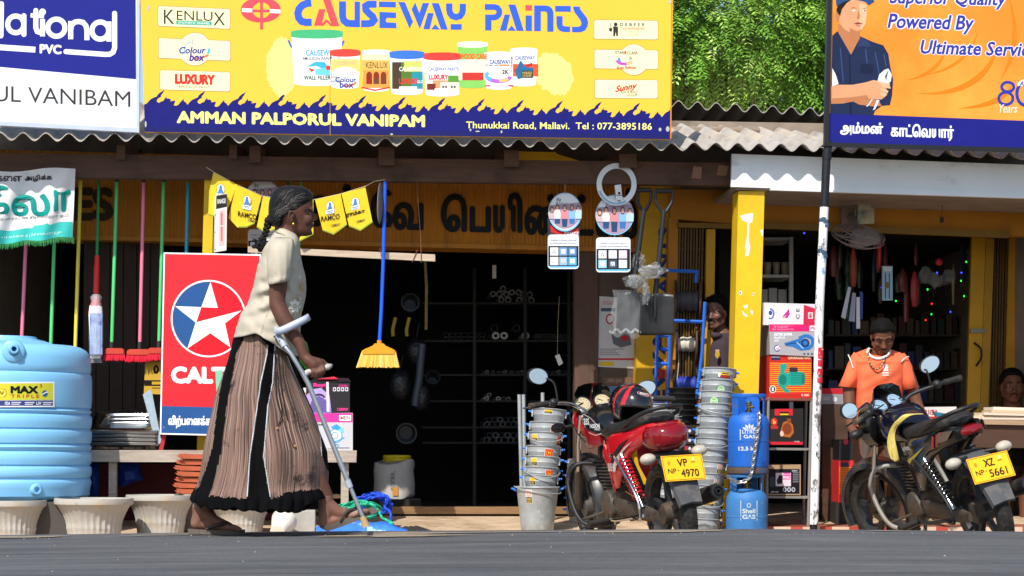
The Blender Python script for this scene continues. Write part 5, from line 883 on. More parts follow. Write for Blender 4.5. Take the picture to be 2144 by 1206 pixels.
mb = MB(); mb.bpx(1031, 555, 1039, 583, 1.0, .01, M('cloth_grey', '#a09a90', .8)); single('rag', mb, 'small grey rag hanging in the doorway near the lath end', 'rag')
t = thing('price_tag', 'white price tag hanging on a thread in the dark doorway', 'tag', P(1170, 766, .9)); mb = MB(); mb.qpx([(1162, 745), (1171, 741), (1179, 761), (1170, 766)], .9, .003, M('tag_white', '#e8e6e0', .7)); mb.build('card', t); mb = MB(); mb.tube([P(1171, 620, .9), P(1168, 680, .9), P(1167, 744, .9)], .0015, M('string', ''), 4); mb.build('thread', t)
for x, y, c in ((822, 690, '#a8942c'), (851, 690, '#a8942c')):
    mb = MB(); mb.tube([P(x + 6, y - 25, 1.3), P(x, y, 1.3), P(x + 1, y + 14, 1.3)], .014, M('tape_yellow', c, .5), 6); single('hose_end', mb, 'yellow hose end hanging ' + ('left' if x < 840 else 'right') + ' in the dark doorway', 'hose')
for i, (x, y, rx, ry, lb) in enumerate(((838, 805, 24, 34, 'dark plastic kettle bundle hanging in the doorway, left one'), (872, 735, 22, 30, 'dark plastic bundle hanging in the doorway, upper one'), (880, 830, 22, 32, 'dark plastic bundle hanging in the doorway, lower one'))):
    mb = MB(); c = P(x, y, 1.6); s_ = ppm(1.6); mb.ell(c, (rx / s_, .09, ry / s_), M('black_plastic_shiny', '#20242a', .2, var=.3, s=12, bump=.02, spec=.7), n=20); mb.tube([c + Vector((0, 0, ry / s_)), c + Vector((.02, 0, ry / s_ + .1))], .004, rkm, 5); single('plastic_bundle', mb, lb, 'bundle')
mb = MB(); a = P(872, 790, 1.3); mb.tube([P(884, 720, 1.3), P(878, 790, 1.3), P(868, 850, 1.3)], .03, M('hose_steel', '#3c4450', .35), 10); single('stove_pipe', mb, 'dark grey pipe leaning between the plastic bundles', 'pipe')
mb = MB(); mb.qpx([(1255, 620), (1337, 626), (1331, 772), (1252, 768)], .735, .004, M('poster_white', '#c9c6c4', .6, var=.08)); po = single('poster', mb, 'white product poster on the worn wall behind the shovels', 'poster')
q = Pr(onplane(.735)); q.text('சிங்கம்', 1262, 628, 1286, 638, '#c06068', 1); q.rect(1258, 645, 1288, 652, '#4a5a78', 1); q.ell(1277, 668, 9, 11, '#a04048', 1, 16); q.ell(1277, 668, 6, 8, '#dcd8d4', 2, 16); q.poly([(1280, 700), (1318, 696), (1322, 722), (1300, 728), (1284, 720)], '#6a6a70', 1); q.ell(1308, 708, 8, 6, '#c03038', 2, 12)
for y in (730, 734, 738, 742): q.rect(1256, y, 1256 + 50 - (y % 5) * 4, y + 1.5, '#7a7a80', 1)
q.rect(1253, 750, 1333, 754, '#c83848', 1); q.rect(1256, 757, 1285, 766, '#d8b82c', 1); q.build('poster_print', po)
mb = MB(); mb.qpx([(1262, 790), (1322, 790), (1322, 806), (1262, 806)], .732, .003, M('crate_brown', '')); q0 = single('stencilled_crate_end', mb, 'brown crate end with faint stencilling below the wall poster', 'crate'); q = Pr(onplane(.732)); q.text('USBO JAN', 1270, 793, 1302, 803, '#a89888', 1, .0); q.build('lettering', q0)
carton('dark_carton', 'dark blue carton with a red badge behind the motorcycle visor', 1253, 808, 1338, 850, .3, .3, '#22304a', lambda q: (q.rect(1257, 818, 1268, 832, '#d8d4d4', 1), q.poly([(1258, 819), (1267, 819), (1267, 831), (1261, 826)], '#a83038', 2), q.text('பண் முறை தேவை', 1272, 823, 1334, 832, '#c8ccd4', 1, sl=.04), q.rect(1300, 835, 1325, 838, '#c8ccd4', 1)))
shm = M('shovel_black', '#33363a', .42, m=.5, var=.15, s=10)
def shovel(label, gx, gy, w_, sh, bl, Y):
    t = thing('shovel', label, 'shovel', P((bl[0] + bl[2]) / 2, bl[3], Y), 'shovels hanging at the doorway'); mb = MB()
    mb.tube([P(gx - w_ / 2, gy, Y), P(gx + w_ / 2, gy, Y)], .016, shm, 10)
    for s_ in (-1, 1): mb.tube(crv([P(gx + s_ * w_ / 2, gy - 1, Y), P(gx + s_ * w_ * .46, gy + 22, Y), P(gx + s_ * w_ * .1, gy + 44, Y)], 5), .011, shm, 8)
    mb.build('grip', t); mb = MB(); mb.tube([P(gx, gy + 40, Y), P(*sh, Y)], [.0165, .0185], shm, 12); mb.tube([P(*sh, Y), P(sh[0] - 1, sh[1] + 44, Y - .005)], [.02, .008], shm, 12); mb.build('shaft', t)
    x0, y0, x1, y1 = bl; vs = []; n, k = 14, 12
    for j in range(k + 1):
        for i in range(n + 1):
            u, v = i / n * 2 - 1, j / k; x = (x0 + x1) / 2 + (x1 - x0) / 2 * u * (1 - .05 * (1 - v)) + (1 - v) * 2; y = y0 + (y1 - y0) * v + 3 * u * u * (1 - v); vs.append(P(x, y, Y - .035 * u * u + .03 * v - .02 * math.exp(-(u * 5) ** 2) * (1 - v)))
    mb = MB(); mb.add(vs, [(j * (n + 1) + i, (j + 1) * (n + 1) + i, (j + 1) * (n + 1) + i + 1, j * (n + 1) + i + 1) for j in range(k) for i in range(n)], M('shovel_blade', '#3c3d40', .38, m=.4, var=.25, s=7, dirt=[('#5c5a56', 5, .56, .7)])); o = mb.build('blade', t); sd = o.modifiers.new('s', 'SOLIDIFY'); sd.thickness = .003
    return t
shovel('black shovel with plastic-wrapped blade, left of the hanging pair', 1348, 398, 30, (1330, 574), (1290, 611, 1343, 698), -.12); shovel('black shovel with bare dark blade, right of the hanging pair', 1390, 400, 36, (1372, 622), (1338, 614, 1411, 702), -.18)
tp = M('torn_plastic', '#d4d8da', .22, var=.1, s=14, alpha=.27, spec=.8); tp2 = M('thin_plastic', '#c8ccce', .18, var=.08, s=9, alpha=.16, spec=.9)
def crumple(label, cx, cy, rx, ry, Y, mat, seed, amp=.35):
    mb = MB(); s_ = ppm(Y); c = P(cx, cy, Y); rg = random.Random(seed); n = 20
    for L_ in range(5):
        ang = rg.uniform(0, 3.1); ox, oz = rg.uniform(-.3, .3), rg.uniform(-.25, .25); vs = []
        for j in range(n + 1):
            for i in range(n + 1):
                u, v = i / n * 2 - 1, j / n * 2 - 1; r = max(abs(u), abs(v)) / max(1e-6, math.hypot(u, v)); u2, v2 = u * r, v * r; k = 1 + .5 * noise.noise(Vector((math.atan2(v, u) * 1.2, seed + L_, 0))); uu = u2 * math.cos(ang) - v2 * math.sin(ang); vv = u2 * math.sin(ang) + v2 * math.cos(ang)
                dp = .05 * (.5 - abs(noise.noise(Vector((uu * 2.6, vv * 2.6, seed + L_ * 3)))) * 1.6) + .02 * noise.noise(Vector((uu * 7, vv * 7, L_))); vs.append(c + Vector(((uu * .72 * k + ox) * rx / s_, dp - .015 * L_, (vv * .72 * k + oz) * ry / s_)))
        mb.add(vs, [(j * (n + 1) + i, (j + 1) * (n + 1) + i, (j + 1) * (n + 1) + i + 1, j * (n + 1) + i + 1) for j in range(n) for i in range(n)], mat)
    return single('plastic_wrap', mb, label, 'plastic wrap', angle=35)
crumple('crumpled clear plastic knotted on the left shovel neck', 1330, 590, 27, 20, -.2, tp, 1); crumple('crumpled clear plastic around the right shovel shaft', 1366, 568, 30, 20, -.22, tp, 4, .45); crumple('strip of clear plastic hanging behind the left shovel shaft', 1336, 548, 14, 26, -.08, tp, 8); crumple('clear plastic tail draped over the right shovel blade', 1352, 618, 9, 26, -.22, tp, 13, .3)
mb = MB(); vs = []
for j in range(15):
    for i in range(15): u, v = i / 14, j / 14; vs.append(P(1282 + 62 * u + 3 * math.sin(v * 9), 607 + 94 * v + (5 * math.sin(u * 11) if v > .9 else 0) + 6 * u * v, -.17 + .012 * noise.noise(Vector((u * 5, v * 5, 2)))))
mb.add(vs, [(j * 15 + i, (j + 1) * 15 + i, (j + 1) * 15 + i + 1, j * 15 + i + 1) for j in range(14) for i in range(14)], tp2); o = single('plastic_wrap', mb, 'thin clear plastic sleeve over the left shovel blade', 'plastic wrap')
mb = MB(); pts = [P(1276 + i * 6, 693 + 4 * math.sin(i * 1.9), -.17 + .01 * math.sin(i * 2.2)) for i in range(12)]; mb.tube(crv(pts, 4), [.006 + .004 * abs(math.sin(i * .9)) for i in range(45)], tp, 7); single('plastic_wrap', mb, 'bunched plastic hem along the bottom of the left shovel blade', 'plastic wrap', angle=20)
bst = M('stand_blue', '#2464c8', .5, var=.15, s=8)
t = thing('reel_stand', 'blue tubular stand holding wire reels beside the yellow column', 'stand', P(1430, 900, .35)); YR = .35
for pts in (((1476, 632), (1470, 740), (1456, 850)), ((1396, 566), (1461, 569)), ((1459, 566), (1457, 592)), ((1400, 671), (1474, 674)), ((1376, 700), (1372, 850)), ((1402, 702), (1398, 850)), ((1376, 703), (1403, 703)), ((1384, 730), (1402, 733)), ((1370, 760), (1398, 762))):
    mb = MB(); mb.tube([P(x, y, YR) for x, y in pts], .0135, bst, 6); mb.build('tube', t)
flg = M('reel_flange', '#23262c', .5, var=.2); brf = M('reel_flange_brown', '#5a3c28', .7, var=.2)
def reel(label, x0, x1, y, half, fl_l, fl_r, wire, Y, rl, rr_, g='wire reels on the blue stand'):
    s_ = ppm(Y); a, b = P(x0, y, Y), P(x1, y, Y); L = (b - a).length; t = thing('wire_reel', label, 'reel', a, g); q = Matrix.Translation(a) @ Matrix.Rotation(R(90) + R(9), 4, 'Y'); q = Matrix.Translation(a) @ Matrix.Rotation(R(-7), 4, 'Z') @ Matrix.Rotation(R(90), 4, 'Y'); r = half / s_; k = int(L / .0075)
    mb = MB(); mb.lathe([(r * .9, 0)] + [(r * (1 + .06 * (i % 2)) * (1 - .06 * math.sin(i * .9)), L * (i + .5) / k) for i in range(k)] + [(r * .9, L)], wire, n=28, xf=q); mb.build('winding', t, angle=80)
    for nm, off, mat, rad in (('flange', -.012, fl_l, rl), ('flange', L, fl_r, rr_)):
        if mat: mb = MB(); mb.lathe([(rad / s_ * .98, 0), (rad / s_, .006), (rad / s_ * .98, .012)], mat, n=36, xf=q @ Matrix.Translation((0, 0, off))); mb.build(nm, t)
reel('dark wire reel with brown right flange, upper one on the blue stand', 1416, 1462, 631, 21, flg, brf, M('wire_dark', '#46444a', .6, var=.2), .5, 46, 42); reel('white wire reel hanging at the middle of the blue stand', 1418, 1455, 721, 15, flg, brf, M('wire_white', '#c8c4b8', .6, var=.1), .5, 40, 40); reel('blue wire reel near the bottom of the blue stand', 1412, 1456, 806, 17, flg, None, M('wire_blue', '#1e3494', .6, var=.2), .5, 34, 30)
mb = MB(); mb.tube(crv([P(1420, 728, .46), P(1421, 760, .44), P(1417, 800, .46), P(1414, 824, .46)], 6), .0035, M('wire_white', ''), 6); single('loose_wire', mb, 'loose white wire end hanging from the white reel', 'wire')
for i in range(6):
    mb = MB(); c = P(1430 + rnd(-2, 2), 888 - i * 11.5, .05); mb.lathe([(.07, 0), (.085, .004), (.092, .05), (.112, .054), (.113, .06), (.104, .062), (.088, .05), (.06, .012), (.01, .01)], M('basin_black', '#1e1f22', .4, var=.2), base=c, n=36); single('black_basin', mb, 'black plastic basin on top of the stack left of the tall bucket stack' if i == 5 else 'black plastic basin inside the stack left of the tall bucket stack', 'basin', 'stack of black basins')
mb = MB(); c = P(1430, 890, .05); mb.box((c.x - .1, -.05, gz(0) - .02), (c.x + .1, .15, c.z), M('crate_dark', '#2c2622', .9)); single('crate', mb, 'dark crate under the stack of black basins', 'crate')
for y in (895, 915, 932): carton('small_carton', 'small dark carton beside the tall bucket stack, ' + {895: 'topmost', 915: 'middle one', 932: 'lowest'}[y] + ' of three', 1432, y, 1452, y + 14, -.12, .1, '#2a2428', lambda q, y=y: (q.rect(1434, y + 2, 1440, y + 11, '#c03040', 1), q.ell(1444, y + 7, 3, 3.5, '#d8d4d4', 1, 12)))
gal = M('galvanised', '#a9aeb0', .5, m=.25, var=.16, s=14, bump=.0015, dirt=[('#8d9396', 6, .5, .7), ('#d4d8da', 18, .62, .72)])
bplug = M('blue_plug', '#2a78d8', .45, var=.05)
def bucket_proto(r1, r0, h, name='bucket', big=False):
    t = thing(name, 'x', 'bucket', (0, 0, 0)); mb = MB()
    mb.lathe([(r0 * .96, .012), (r0, 0), (r0 * 1.02, .003), (r0 + (r1 - r0) * .12, h * .12), (r0 + (r1 - r0) * .16, h * .16), (r0 + (r1 - r0) * .8, h * .8), (r0 + (r1 - r0) * .82 + .0022, h * .82), (r0 + (r1 - r0) * .84, h * .84), (r1 * .99, h - .008), (r1 + .004, h - .007), (r1 + .0065, h - .003), (r1 + .004, h), (r1 - .001, h - .001), (r1 * .985, h - .01), (r0 * .96, .012)], gal, n=48); mb.build('body', t, angle=30)
    for s_ in (-1, 1):
        mb = MB(); x = s_ * (r1 + .002); mb.box((x - .004, -.02, h - .055), (x + .004, .02, h - .008), gal); mb.tube([(x + s_ * .004, -.008, h - .03), (x + s_ * .014, 0, h - .022), (x + s_ * .004, .008, h - .03)], .003, gal, 6); mb.build('ear', t); mb = MB(); mb.tube([(x + s_ * .004, 0, h - .022), (x + s_ * .012, 0, h - .02), (x + s_ * .03, -.003, h - .018)], [.0085, .0085, .006], bplug, 10); mb.build('plug', t)
    return t
def sticker_on(t, a0, z0, z1, half, r1, r0, h, kind, parent=None):
    rr_ = lambda z: r0 + (r1 - r0) * z / h; fn = lambda x, y, l: Vector(((rr_(y) + .0008 + .0004 * l) * math.cos(a0 + x), (rr_(y) + .0008 + .0004 * l) * math.sin(a0 + x), y))
    q = Pr(fn); w_ = half; zm = (z0 + z1) / 2; hh = (z1 - z0) / 2
    def rc(u0, v0, u1, v1, c, l): q.rect(-w_ + 2 * w_ * u0, z1 - (z1 - z0) * v0, -w_ + 2 * w_ * u1, z1 - (z1 - z0) * v1, c, l, n=6)
    def el(u, v, ru, rv, c, l): q.poly([(-w_ + 2 * w_ * (u + ru * math.cos(R(a))), z1 - (z1 - z0) * (v + rv * math.sin(R(a)))) for a in range(0, 360, 20)], c, l)
    if kind == 'emblem': rc(0, 0, 1, 1, '#e8dcd4', 1); rc(.05, .04, .95, .78, '#e0481c', 2); rc(.05, .78, .95, .97, '#1c1a18', 2); el(.5, .42, .34, .34, '#f0a824', 3); el(.5, .42, .27, .27, '#d8381c', 4); q.poly([(-w_ + 2 * w_ * u, z1 - (z1 - z0) * v) for u, v in ((.36, .58), (.38, .38), (.3, .3), (.44, .26), (.5, .36), (.62, .34), (.7, .24), (.66, .44), (.64, .58), (.58, .58), (.56, .48), (.46, .48), (.44, .58))], '#f0b030', 5)
    elif kind == 'yellow': rc(0, 0, 1, 1, '#e8e0d8', 1); rc(.04, .05, .96, .5, '#e8b828', 2); rc(.04, .5, .96, .94, '#2a2420', 2); rc(.12, .6, .8, .68, '#c8a848', 3); rc(.12, .78, .7, .84, '#c8a848', 3)
    elif kind == 'bar': rc(0, 0, 1, 1, '#3a2c20', 1); rc(.02, .06, .98, .5, '#e8c83c', 2); rc(.03, .54, .97, .92, '#a83028', 2); el(.1, .5, .09, .42, '#e8e8e0', 3); rc(.3, .18, .85, .36, '#4a3c20', 3)
    elif kind == 'green': el(.5, .5, .5, .5, '#2ca068', 1); el(.5, .5, .36, .36, '#e0ecc8', 2); el(.5, .5, .28, .28, '#8cc47c', 3); rc(.3, .46, .7, .54, '#e8f0dc', 4)
    elif kind == 'face': rc(0, 0, 1, 1, '#e8e4e0', 1); rc(.05, .02, .95, .5, '#e0b8ac', 2); el(.5, .3, .3, .2, '#c89080', 3); rc(.05, .52, .95, .97, '#1c1a16', 2); [rc(.16, v, .84, v + .05, '#c8a848', 3) for v in (.58, .68, .78, .88)]
    return q.mb.build('sticker', t, local=True)
sb_ = dict(r1=.111, r0=.078, h=.235)
protoS = bucket_proto(**sb_); protoS['label'] = 'x'
def handle_wire(t, r1, h, drop, yaw):
    mb = MB(); mb.tube([((r1 + .012) * math.cos(a) , -abs(math.sin(a)) * (r1 + .02), h - .022 - drop * math.sin(a)) for a in [math.pi * i / 20 for i in range(21)]], .0032, gal, 6); mb.build('handle', t, local=True)
first = [True]
def put_bucket(px, yrim, Y, label, group, tilt=(0, 0), yaw=0., st_=(), drop=.03):
    c = P(px, yrim, Y) - Vector((0, 0, sb_['h']))
    if first[0]: t = protoS; first[0] = False; t.location = c; t['label'] = label; t['group'] = group
    else: t = dup(protoS, c, label, None, group, skip=('sticker', 'handle'))
    t.rotation_euler = (tilt[0], tilt[1], yaw)
    if drop is not None: handle_wire(t, sb_['r1'], sb_['h'], drop, 0)
    for a0, z0, z1, half, kind in st_: sticker_on(t, a0 - yaw, z0, z1, half, sb_['r1'], sb_['r0'], sb_['h'], kind)
    return t
F = -math.pi / 2 - .08
GL, GR = 'galvanised buckets stacked left of the red motorcycle', 'tall leaning stack of galvanised buckets right of the red motorcycle'
Lst = [(995, 1129.5, [(F - .55, .165, .215, .2, 'yellow')]), (978, 1131, [(F + .5, .155, .215, .28, 'emblem')]), (956, 1133.5, [(F - .6, .165, .22, .22, 'yellow')]), (934, 1135, [(F + .35, .15, .215, .3, 'emblem')]), (905, 1138, [(F - .75, .16, .215, .22, 'yellow'), (F + 1.1, .15, .21, .25, 'emblem')]), (884, 1142, [(F + .55, .15, .215, .3, 'emblem')]), (857, 1146, [(F - .1, .2, .225, .25, 'yellow')])]
mb = MB(); bb = thing('bucket', 'large plain galvanised bucket at the bottom of the stack left of the red motorcycle', 'bucket', G(1125, -.35, gz(-.35)), GL); r1, r0 = .143, .106; hB = P(1125, 1018, -.35).z - gz(-.35)
mb.lathe([(r0, 0), (r0 * 1.02, .003), (r0 + .01, hB * .25), (r1 * .985, hB * .95), (r1, hB - .01), (r1 + .008, hB - .006), (r1 + .004, hB), (r1 - .004, hB - .002), (r0, .02)], gal, n=56); mb.build('body', bb, local=True, angle=30)
sticker_on(bb, F - .45, hB * .62, hB * .93, .17, r1, r0, hB, 'face')
for s_ in (-1, 1): mb = MB(); mb.tube([(s_ * r1, 0, hB - .03), (s_ * (r1 + .014), 0, hB - .02), (s_ * (r1 + .034), -.004, hB - .014)], [.009, .009, .006], bplug, 10); mb.build('plug', bb, local=True)
mb = MB(); mb.tube([((r1 + .014) * math.cos(a), -abs(math.sin(a)) * (r1 + .006), hB - .02 - .02 * math.sin(a) - .02 * math.cos(a)) for a in [math.pi * i / 24 for i in range(25)]], .0036, gal, 6); mb.build('handle', bb, local=True)
for i, (y, x, st_) in enumerate(Lst): put_bucket(x, y, -.35, ('topmost galvanised bucket of the stack left of the red motorcycle' if i == 6 else 'galvanised bucket, number %d from the top of the stack left of the red motorcycle' % (7 - i)), GL, (R(rnd(-1, 1)) - R(3), R(2.5 + rnd(-.6, 1))), rnd(-.35, .2), st_, drop=.05 if i in (1, 4) else None)
ry = [1110, 1086, 1062, 1040, 1016, 992, 966, 942, 918, 896, 872, 846, 820, 796, 772]
stR = {14: [(F + .25, .165, .205, .42, 'bar')], 13: [(F + .15, .13, .2, .32, 'green')], 12: [(F - .25, .13, .2, .34, 'green')], 6: [(F + .6, .15, .215, .22, 'face')], 5: [(F + .6, .15, .2, .22, 'face')], 3: [(F + .1, .17, .2, .5, 'yellow')]}
for i, y in enumerate(ry): put_bucket(1470 + 33 * (i / 14) ** 1.15 - (3 if i < 6 else 0), y, -.4, ('topmost galvanised bucket of the tall stack beside the yellow pillar' if i == 14 else 'galvanised bucket, number %d from the top of the tall stack beside the yellow pillar' % (15 - i)), GR, (R(rnd(-1.5, .5)) - R(2), R(3 + rnd(-.8, .8))), rnd(-.3, .3), stR.get(i, ()), drop=.05 if i in (3, 8, 11) else None)
for i, y in enumerate((1060, 1038, 1014, 988, 962)): put_bucket(1222, y, .2, 'galvanised bucket in the short stack half hidden behind the front wheel of the red motorcycle', 'short bucket stack behind the red motorcycle', (R(-2), R(rnd(-2, 2))), rnd(-.3, .3), [(F - .2, .15, .21, .25, 'emblem')] if i in (1, 3) else ())
for i, y in enumerate((1092, 1069, 1046, 1023, 1000, 975, 950, 926, 902, 880, 862)): put_bucket(1397, y, .0, 'galvanised bucket of the stack hidden behind helmet and seat of the red motorcycle' if i < 10 else 'galvanised bucket peeping over the seat of the red motorcycle', 'bucket stack behind the motorcycle seat', (R(-6), R(rnd(-2, 2))), rnd(-.3, .3))
put_bucket(1372, 848, .12, 'galvanised bucket with wire handle just right of the motorcycle helmet', 'bucket stack behind the motorcycle seat', (R(-6), 0), .2)
for i, (x0, x1) in enumerate(((1087, 1094), (1096, 1101), (1136, 1137))): mb = MB(); mb.tube([P(x0, 826 if i < 2 else 822, -.15), P(x1, 1110, -.12)], .0125, gal, 12); single('steel_tube', mb, ('galvanised tube leaning behind the left bucket stack, ' + ('leftmost', 'second', 'rightmost')[i] + ' of three'), 'tube', 'steel tubes behind the buckets')
gbl = M('gas_blue', '#1c62c0', .5, var=.12, s=5, bump=.002, dirt=[('#6b5140', 5.5, .58, .64, (1, 1, 1.4)), ('#123a78', 3, .56, .72), ('#93a9c4', 22, .69, .74)])
gbl2 = M('gas_blue_old', '#3a78b8', .6, var=.16, s=5, bump=.003, dirt=[('#7a6250', 3.2, .56, .7), ('#28507c', 3, .52, .7), ('#a8b4bc', 18, .66, .72)])
rst = M('rusty_ring', '#5c4a40', .8, var=.3, s=12, dirt=[('#2a4f88', 6, .52, .64)])
def cylinder(label, px, z0, zs, zc, Y, mat, prt):
    c = G(px, Y, z0); r = 43.5 / ppm(Y); t = thing('gas_cylinder', label, 'gas cylinder', (c.x, Y, z0)); H = zs - z0
    mb = MB(); mb.lathe([(r * .55, .02), (r * .8, .022), (r * .97, .045), (r, .08), (r, H * .52), (r * 1.012, H * .525), (r * 1.012, H * .55), (r, H * .555), (r, H - .075), (r * .96, H - .045), (r * .84, H - .018), (r * .6, H - .003), (r * .2, H + .006)], mat, base=(c.x, Y, z0), n=56); mb.build('body', t, angle=28)
    mb = MB(); mb.lathe([(r * .9, 0), (r * .98, 0), (r * 1.0, .012), (r * .96, .04), (r * .84, .045), (r * .88, .02)], rst, base=(c.x, Y, z0), n=48); mb.build('foot_ring', t)
    for a in (-158, -22, 90):
        mb = MB(); a0 = R(a); rr_ = r * .78; da = .34 if a < 0 else .9; o = []
        for zz_ in (H - .03, zc - z0 - .02):
            o.append([Vector((c.x + (rr_ + k) * math.cos(a0 + s_), Y + (rr_ + k) * math.sin(a0 + s_), z0 + zz_)) for s_, k in ((-da, 0), (0, 0), (da, 0), (da, .007), (0, .007), (-da, .007))])
        mb.loft(o, mat); mb.build('guard', t)
    mb = MB(); mb.lathe([(r * .74, 0), (r * .84, 0), (r * .86, .012), (r * .84, .024), (r * .74, .024), (r * .72, .012), (r * .74, 0)], mat, base=(c.x, Y, zc - .024), n=48); mb.build('collar_ring', t)
    br = M('brass', '#8f7a48', .4, m=.8); mb = MB(); mb.lathe([(.022, 0), (.022, .02), (.014, .022), (.014, .05), (.02, .052), (.02, .064), (.008, .066)], br, base=(c.x, Y, z0 + H), n=20); mb.tube([(c.x, Y, z0 + H + .04), (c.x + .03, Y - .02, z0 + H + .04)], .009, br, 10); vlv = mb.build('valve', t); mb = MB(); mb.lathe([(.02, 0), (.022, .004), (.018, .016)], M('valve_knob', '#285a78', .5), base=(c.x, Y, z0 + H + .066), n=14); mb.build('knob', vlv)
    q = Pr(oncyl(c.x, Y, lambda z: r * 1.004, .0005)); prt(q); q.build('lettering', t); return t
GYL = -.55; zt_ = P(1567, 991, GYL).z
def pt_top(q):
    Wc = '#c8d2dc'
    for a in (-60, -30, 0, 30, 60): cx, cy = 1569, 903; q.poly([(cx + 3 * math.sin(R(a)), cy - 3 * math.cos(R(a))), (cx + 12 * math.sin(R(a - 13)), cy - 12 * math.cos(R(a - 13))), (cx + 17 * math.sin(R(a)), cy - 17 * math.cos(R(a))), (cx + 12 * math.sin(R(a + 13)), cy - 12 * math.cos(R(a + 13)))], Wc, 1)
    q.stroke([(1550, 899), (1550, 921), (1588, 921), (1588, 899)], 2, Wc, 1); q.text('LITRO', 1554, 900, 1585, 908, Wc, 1.5, .04); q.text('GAS', 1557, 910, 1582, 918, Wc, 1.5, .05); q.text('12.5 kg', 1546, 935, 1584, 946, Wc, 1, .04); q.text('12.7', 1560, 868, 1576, 872, '#88a4c8', 1)
def pt_bot(q):
    Wc = '#b8c6d0'; q.stroke([(1551, 1049), (1585, 1049), (1585, 1089), (1551, 1089)], 1.4, Wc, 1, closed=True); q.ell(1568, 1058, 4.5, 5, Wc, 1, 16); q.ell(1568, 1058, 2.5, 3, '#3a6c9c', 2, 12); q.text('Shell', 1554, 1065, 1582, 1075, Wc, 1.5, .05); q.text('GAS', 1554, 1077, 1582, 1087, Wc, 1.5, .06)
cylinder('old faded blue gas cylinder standing on the ground below another one', 1563, gz(GYL) - .09, P(1563, 1024, GYL).z, zt_ - .002, GYL, gbl2, pt_bot); cylinder('bright blue gas cylinder stacked on top of an older one, chained', 1567, zt_, P(1567, 865, GYL).z, P(1567, 825, GYL).z, GYL, gbl, pt_top)
def chain_obj(label, path, L, r):
    path = crv(path, 14); d = [0]
    for a, b in zip(path, path[1:]): d.append(d[-1] + (b - a).length)
    mb = MB(); s_ = 0; i = 0
    while s_ < d[-1] - L:
        def at(v):
            for j in range(len(d) - 1):
                if d[j + 1] >= v: return path[j].lerp(path[j + 1], (v - d[j]) / max(1e-9, d[j + 1] - d[j]))
            return path[-1]
        a, b = at(s_), at(s_ + L); t_ = (b - a).normalized(); u = (Vector((0, -1, 0)).cross(t_)).normalized(); v = t_.cross(u); u, v = (u, v) if i % 2 else (v, u); u = (u * .9 + v * .4).normalized(); c = (a + b) / 2
        mb.tube([c + t_ * (L * .62) * math.cos(x) + u * (L * .36) * math.sin(x) for x in [2 * math.pi * k / 14 for k in range(14)]], r, M('chain_steel', '#b4b4b2', .35, m=.9, var=.15), 6, closed=True); s_ += L * .78; i += 1
    return single('chain', mb, label, 'chain')
gy_ = GYL - .15
chain_obj('steel chain hanging over the front of the upper gas cylinder', [P(1588, 861, GYL - .1), P(1589, 880, gy_), P(1584, 920, gy_ - .005), P(1578, 960, gy_ - .005), P(1572, 995, gy_ - .01), P(1562, 1006, gy_ - .01), P(1546, 1010, gy_), P(1530, 1004, gy_ + .05), P(1520, 992, gy_ + .1)], .03, .0038)
YK = -.2; rkt = thing('shelf_rack', 'small rusty metal rack of boxed machines between yellow pillar and white pole', 'rack', P(1650, 1105, YK)); mt = M('rack_grey', '#8f8c86', .6, m=.3, var=.2, dirt=[('#7a5a44', 6, .58, .7)])
for x0, x1, Y in ((1699, 1692, YK), (1609, 1604, YK), (1688, 1682, YK + .34), (1600, 1596, YK + .34)): mb = MB(); a = P(x0, 832, Y); b = G(x1, Y, -.135); mb.tube([a, b], .0105, mt, 8); mb.build('post', rkt)
for y, m_ in ((833, M('shelf_rust', '#7c463c', .7, var=.2)), (937, mt), (1038, mt)): mb = MB(); mb.qpx([(1592, y), (1700, y + 1), (1700, y + 6), (1592, y + 5)], YK - .01, .37, m_); mb.build('shelf', rkt)
def d_pump(q):
    for i in range(15): q.rect(1612, 760 + i * 4.2, 1698, 761.6 + i * 4.2, '#e8a018', 1.3)
    q.rect(1612, 742, 1699, 757, '#c02a20', 1.6); q.text('CENTRIFUGAL PUMPS', 1650, 746, 1697, 752, '#e8d8b0', 2.5, .03); q.rect(1615, 744, 1634, 754, '#2c3050', 2.4); q.text('HANDWORKS', 1616, 746, 1633, 749, '#d8d8e0', 3); T_ = '#1f9a8c'; T2 = '#157468'
    q.rect(1612, 824, 1699, 832, '#c02a20', 1.7); q.text('IS 10001', 1678, 825, 1694, 829.5, '#f0e0d0', 2.5, .03)
    q.poly([(1633, 764), (1646, 760), (1648, 770), (1643, 776), (1645, 812), (1654, 818), (1652, 822), (1644, 822), (1636, 812), (1630, 806), (1628, 790), (1634, 780)], T_, 3); q.ell(1641, 795, 13, 16, T_, 3.2, 24); q.ell(1639, 795, 8, 11, T2, 3.4, 20); q.rrect(1650, 778, 1683, 807, 6, T_, 3.3); [q.rect(1655, 781 + i * 4, 1681, 782.5 + i * 4, T2, 3.8) for i in range(6)]; q.rrect(1653, 769, 1670, 779, 2, '#2c3038', 3.6); q.ell(1682, 793, 4, 12, T2, 3.9, 16); q.ell(1618, 815, 7, 8, '#e8e4dc', 3, 18); q.ell(1618, 815, 5.5, 6.5, '#444048', 3.4, 16); q.text('1', 1616, 811, 1620, 819, W, 4, .04)
